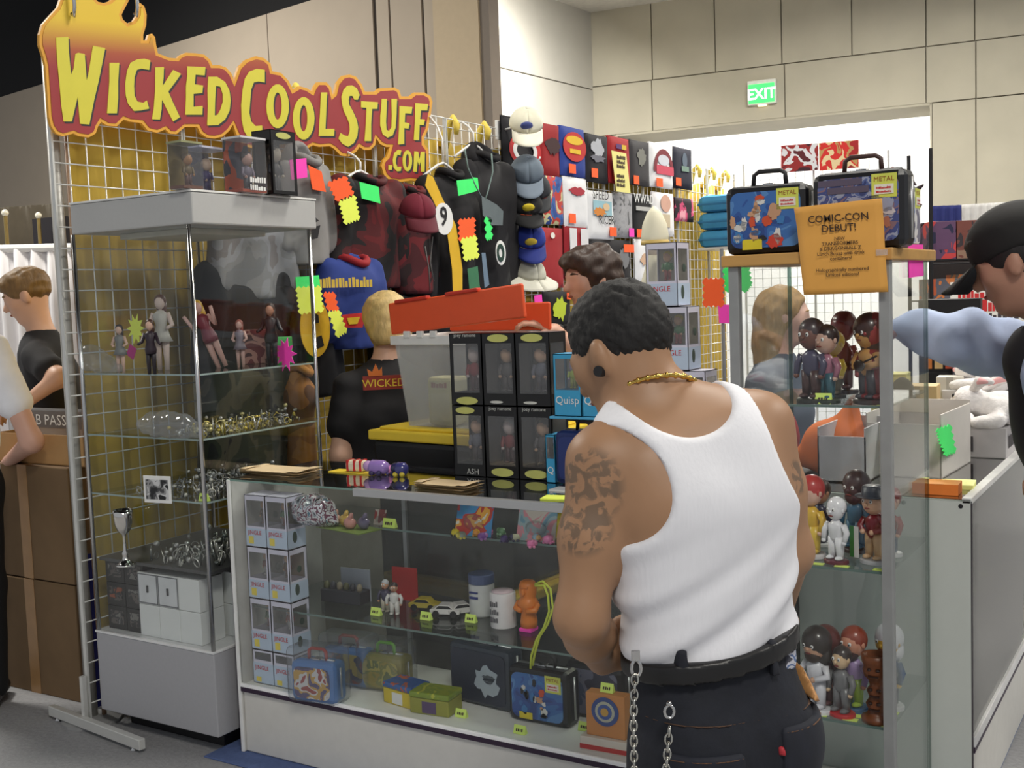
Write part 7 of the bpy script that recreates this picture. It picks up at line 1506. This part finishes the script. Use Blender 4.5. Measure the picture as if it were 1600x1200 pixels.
def chain(path, name):
    q = MB(); pts = [np.array(p) for p in path]; seg = [np.linalg.norm(b_-a) for a, b_ in zip(pts[:-1], pts[1:])]; Ltot = sum(seg); n = int(Ltot/.0125)
    for i in range(n):
        s = i*.0125; k = 0
        while k < len(seg)-1 and s > seg[k]: s -= seg[k]; k += 1
        c = pts[k]+(pts[k+1]-pts[k])*(s/seg[k]); d = nrm(pts[k+1]-pts[k]); u = CRH if i % 2 == 0 else CFH; u = nrm(u-d*(u@d))
        q.tube([c+d*.0095*math.cos(a)+u*.0058*math.sin(a) for a in np.linspace(0, 6.283, 11)[:-1]], .0020, 5, closed=True)
    o = q.build(name, M((190, 188, 180), .25, 1, .05, name='steel'), je, smooth=True, world=True); o['kind'] = 'stuff'; return o
cl = lambda px, py, D: S_(px, py, D)
chain([cl(992, 1062, 1.90), cl(990, 1120, 1.885), cl(991, 1200, 1.88), cl(1000, 1290, 1.88), cl(1022, 1330, 1.88), cl(1036, 1290, 1.885), cl(1041, 1200, 1.89), cl(1047, 1125, 1.90)], 'wallet_chain')
q = MB(); c = cl(994, 1044, 1.905); q.tube([c+UZ*.014*math.cos(a)+CRH*.008*math.sin(a) for a in np.linspace(0, 6.283, 13)[:-1]], .003, 6, closed=True); q.box(-.007, .007, -.003, .003, .014, .03, R=np.array([CRH, CFH, UZ]).T, c=c); q.build('chain_clip', CHROME, je, smooth=False, world=True)
q = MB(); c = cl(1046, 1112, 1.905); q.tube([c+UZ*.011*math.cos(a)+CRH*.008*math.sin(a) for a in np.linspace(0, 6.283, 13)[:-1]], .003, 6, closed=True); q.ball(c+UZ*.014, .005); q.build('chain_clip', CHROME, je, smooth=True, world=True)
for an in (ankL, ankR): soft('shoe', [cone(V3(an[0], an[1], .05)-Fb*.05, V3(an[0], an[1], .04)+Fb*.14, .045, .04, .03), half((0, 0, .002), -UZ)], .008, M((30, 28, 30), .5, name='black_shoe'), man_, None, 1)

# ---------------------------------------------------------------- other people
def person(label, hc, hf, bf, skin, shirt, pants, hairc, hairp, arms, H=.225, lean=(0, 0, 0), sleeve='short', res=.011, long_hair=None, face=True, shirt_w=1.0, tilt_up=UZ, hem=.92, fat=0., fold=0., seed=0, wob_h=.006, hfreq=150):
    A = frame(hf, tilt_up); bf = hz(bf); U = nrm(np.cross(bf, UZ)); Vx = nrm(np.cross(UZ, U)); lean = np.array(lean)
    nk = hc-UZ*.185*H/.225-bf*.035+lean*.15; sh = nk-UZ*.07; ch = nk-UZ*.22+lean*.2; wa = nk-UZ*.42+lean*.5; pe = nk-UZ*.56+lean*.7
    t = thing('person', label, 'person', (pe[0], pe[1], 0)); sm = skinmat(skin)
    def tor(i): return [ecap(pe-UZ*.06, wa, (.165+i, .12+i), (.145+i, .105+i), U, Vx, .05), ecap(wa, ch, (.145+i, .105+i), (.17+i, .12+i), U, Vx, .05), ecap(ch, sh, (.17+i, .115+i), (.15+i, .085+i), U, Vx, .05), ecap(sh, nk, (.12+i, .08+i), (.05+i, .05+i), U, Vx, .05)]
    Ls, Rs = sh-U*.175-UZ*.015, sh+U*.175-UZ*.015
    pr = tor(0)+head_prims(hc, A, H, nk+UZ*.01, .05); sp = tor(.014)
    for s, (S0, key) in ((-1, (Ls, 'L')), (1, (Rs, 'R'))):
        a = arms.get(key); el, wr, hd, hn = a if a else (S0+U*s*.05-UZ*.28-bf*.03, S0+U*s*.03-UZ*.48+bf*.12, -UZ, U*-s)
        pr += [cone(S0, el, .048, .040, .04), cone(el, wr, .040, .026, .03)]+hand_prims(np.array(wr), np.array(hd, float), np.array(hn, float), s, .55)
        if sleeve == 'short': m_ = S0*.42+np.array(el)*.58; sp += [cone(S0, m_, .062, .066, .04)]
        else: sp += [cone(S0, el, .064+fat*.6, .058+fat, .04), cone(el, np.array(wr)*.92+np.array(el)*.08, .058+fat, .042+fat*.5, .03)]
    soft('body', pr, res*.85, sm, t, None, 1)
    sp.append(half((0, 0, pe[2]-.03), -UZ)); sp.append(ell(nk+UZ*.05, (.058, .058, .06), None, .01, -1))
    cm = M(shirt, .85, var=.06, scale=14, bump=.12, name='shirt_cloth'); so = soft('shirt', sp, res, cm, t, lambda v: .006*wob(v, 26, seed)+.004*wob(v, 55, seed+1)+fold*np.sin((v@CRH)*70+3*wob(v, 10, 4)), 1)
    lg = []
    for s in (-1, 1):
        hp_ = pe+U*s*.085-UZ*.05; kn = V3(hp_[0], hp_[1], .48)+bf*.03; an = V3(hp_[0], hp_[1], .08)-bf*.01; lg += [cone(hp_, kn, .09, .07, .04), cone(kn, an, .07, .062, .03)]
        soft('shoe', [cone(V3(an[0], an[1], .045)-bf*.04, V3(an[0], an[1], .04)+bf*.14, .04, .036, .03), half((0, 0, .003), -UZ)], .010, M((34, 32, 34), .5, name='shoe_leather'), t, None, 1)
    soft('trousers', [ecap(pe-UZ*.06, pe+UZ*.06, (.172, .13), (.16, .12), U, Vx, .04)]+lg+[half((0, 0, .035), -UZ)], .013, M(pants, .85, var=.1, bump=.1, name='trouser_cloth'), t, lambda v: .005*wob(v, 26, 3), 1)
    Pn = lambda r, f, u: hc+(A[0]*r+A[1]*f+A[2]*u)*H
    soft('hair', hairp(Pn, A, H), .008, hairmat(hairc), t, lambda v: wob_h*wob(v, hfreq, 2), 0)
    if face: face_parts(t, hc, A, H, hairc)
    return t, so, Pn, A, H
def short_hair(P, A, H): return [ell(P(0, -.06, .17), np.array((.39, .50, .43))*H, A, .02), ell(P(0, .2, .36), np.array((.30, .26, .14))*H, A, .03), ell(P(0, .44, -.18), np.array((.40, .34, .42))*H, A, .02, -1), half(P(0, -.3, -.30), -A[2]+A[1]*.4)]
def curly(P, A, H): return [ell(P(0, -.08, .16), np.array((.45, .56, .46))*H, A, .02), ell(P(0, .2, .36), np.array((.36, .3, .18))*H, A, .03), ell(P(0, -.28, -.18), np.array((.36, .25, .3))*H, A, .03), ell(P(0, .46, -.18), np.array((.42, .34, .44))*H, A, .02, -1), half(P(0, -.3, -.48), -A[2]+A[1]*.25)]
def bob(P, A, H): return [ell(P(0, -.06, .14), np.array((.43, .52, .45))*H, A, .02), ell(P(0, -.16, -.22), np.array((.42, .36, .42))*H, A, .04), ell(P(0, .48, -.2), np.array((.40, .36, .46))*H, A, .02, -1), half(P(0, -.3, -.52), -A[2]+A[1]*.15)]
def long_(P, A, H): return [ell(P(0, -.08, .14), np.array((.41, .50, .44))*H, A, .02), ell(P(0, -.26, -.3), np.array((.38, .30, .5))*H, A, .05), ell(P(0, -.28, -.8), np.array((.32, .2, .5))*H, A, .05), ell(P(0, .50, -.16), np.array((.5, .44, .52))*H, A, .02, -1)]
LFT = -CRH
# left: brown haired man in a black T-shirt, head bowed to the left
h0 = at(42, 463, 5.15); bfv = nrm(LFT-CFH*.25)
person('man in black T-shirt bending over the cartons at left', h0, nrm(LFT-CFH*.15-UZ*.38), bfv, (204, 160, 134), (24, 23, 26), (30, 30, 36), (112, 84, 44), short_hair,
       {'L': (at(92, 590, 4.88), at(42, 628, 4.86), nrm(LFT-UZ*.4), -UZ), 'R': (at(50, 620, 5.4), at(0, 640, 5.3), nrm(LFT-UZ*.3), -UZ)}, lean=-bfv*.12, seed=2)
# far left: person in a white T-shirt and black trousers cut by the frame
h0 = at(-92, 440, 4.35)
person('person in white T-shirt and black trousers cut off by the left edge', h0, nrm(LFT*.2+CFH), nrm(CFH+LFT*.2), (206, 160, 140), (236, 236, 240), (18, 18, 20), (60, 40, 30), short_hair,
       {'R': (at(50, 690, 4.36), at(15, 720, 4.58), nrm(CFH-UZ*.3), -UZ)}, seed=3, face=False)
# blonde person with back turned, black shirt with the shop's logo
h0 = at(602, 503, 4.85)
t, so, Pn, A, H_ = person('blonde person in black shirt with small shop logo, back turned', h0, nrm(CFH*.9+LFT*.5-UZ*.3), nrm(CFH*.9+LFT*.35), (206, 164, 140), (22, 21, 24), (40, 40, 46), (202, 174, 116), bob, {}, seed=4, wob_h=.004, hfreq=120, lean=nrm(LFT)*.1, face=False)
lp = at(600, 604, 4.62); lr = nrm(CRH+CFH*.15); lo_ = text('WICKED', .045, M((226, 196, 60), .6, name='yellow_logo_ink'), so, lp, lr, UZ, world=True, depth=.002, name='shirt_logo')
q = MB(); q.poly([lp+lr*x_+UZ*z_ for x_, z_ in ((-.06, .045), (-.065, .075), (-.045, .062), (-.03, .095), (-.018, .065), (-.005, .08), (-.005, .045))], -CFH*.003); q.build('logo_flame', M((206, 110, 40), .6, name='flame_ink'), so, world=True)
q = MB(); q.poly([lp+lr*x_+UZ*z_-CFH*-.002 for x_, z_ in ((-.085, -.012), (.085, -.012), (.085, .045), (-.085, .045))], CFH*.003); q.build('logo_ground', M((150, 50, 40), .6, name='logo_red'), so, world=True)
# curly haired man looking left, hand on the orange lid
h0 = at(922, 436, 4.5)
person('curly dark haired man looking left with a hand on the orange lid', h0, nrm(LFT*.9-CFH*.35-UZ*.12), nrm(LFT*.5-CFH*.8), (206, 160, 136), (40, 38, 44), (40, 40, 50), (58, 40, 30), curly,
       {'R': (at(905, 560, 4.25), at(868, 516, 4.24), nrm(LFT*.9+UZ*.35), -UZ+CFH*.2)}, seed=5, wob_h=.012, hfreq=110)
# woman behind the showcase
h0 = at(1226, 494, 4.75)
person('light haired woman in blue grey jacket behind the upright showcase', h0, nrm(CRH*.95-CFH*.1-UZ*.12), nrm(CRH*.7-CFH*.5), (212, 168, 150), (78, 88, 104), (50, 54, 66), (158, 122, 70), long_, {}, seed=6, sleeve='long', wob_h=.005, hfreq=110)
# man in a black cap reaching across the side counter
h0 = at(1592, 412, 2.85)
t, so, Pn, A, H_ = person('man in black cap and pale blue sleeves reaching across the side counter', h0, nrm(LFT*.72+CFH*.62-UZ*.30), nrm(LFT*.8+CFH*.45), (176, 130, 108), (170, 184, 214), (30, 30, 38), (28, 22, 22), short_hair,
       {'R': (at(1518, 532, 3.14), at(1412, 512, 3.36), nrm(LFT*.8+CFH*.3-UZ*.3), -UZ), 'L': (at(1700, 650, 2.8), at(1660, 700, 2.7), nrm(LFT-UZ), -UZ)}, seed=7, sleeve='long', H=.232, lean=nrm(CRH)*.42, fat=.024, fold=.007)
capm_ = M((22, 20, 20), .8, var=.1, bump=.1, name='black_cap_cloth')
soft('cap', [ell(Pn(0, -.04, .26), np.array((.43, .52, .42))*H_, A, .02), half(Pn(0, 0, .12), -A[2]-A[1]*.05)], .007, capm_, t, None, 1)
b = MB(); b.grid(lambda u, v: Pn((u-.5)*.72*(1-.25*v), .36+v*.52*math.cos((u-.5)*1.7), .16-.20*v-.10*abs(u-.5)**1.5*2), 10, 6); b.build('cap_brim', capm_, t, smooth=True, world=True, solid=.006, fix=False)
vest = M((20, 19, 26), .8, var=.1, name='black_vest')
bfv = hz(nrm(LFT*.8+CFH*.45)); U_ = nrm(np.cross(bfv, UZ)); nk = h0-UZ*.19-bfv*.035+nrm(CRH)*.063
soft('vest', [ecap(nk-UZ*.58+CRH*.25, nk-UZ*.22+CRH*.07, (.212, .178), (.214, .172), U_, nrm(np.cross(UZ, U_)), .04), ecap(nk-UZ*.22+CRH*.07, nk-UZ*.06, (.214, .165), (.172, .13), U_, nrm(np.cross(UZ, U_)), .04), ell(nk+UZ*.04, (.085, .085, .10), None, .01, -1), ell(nk-UZ*.11+U_*.235, (.085, .12, .12), np.array([U_, bfv, UZ]), .01, -1), ell(nk-UZ*.11-U_*.235, (.085, .12, .12), np.array([U_, bfv, UZ]), .01, -1)], .011, vest, t, lambda v: .004*wob(v, 30, 4), 1)
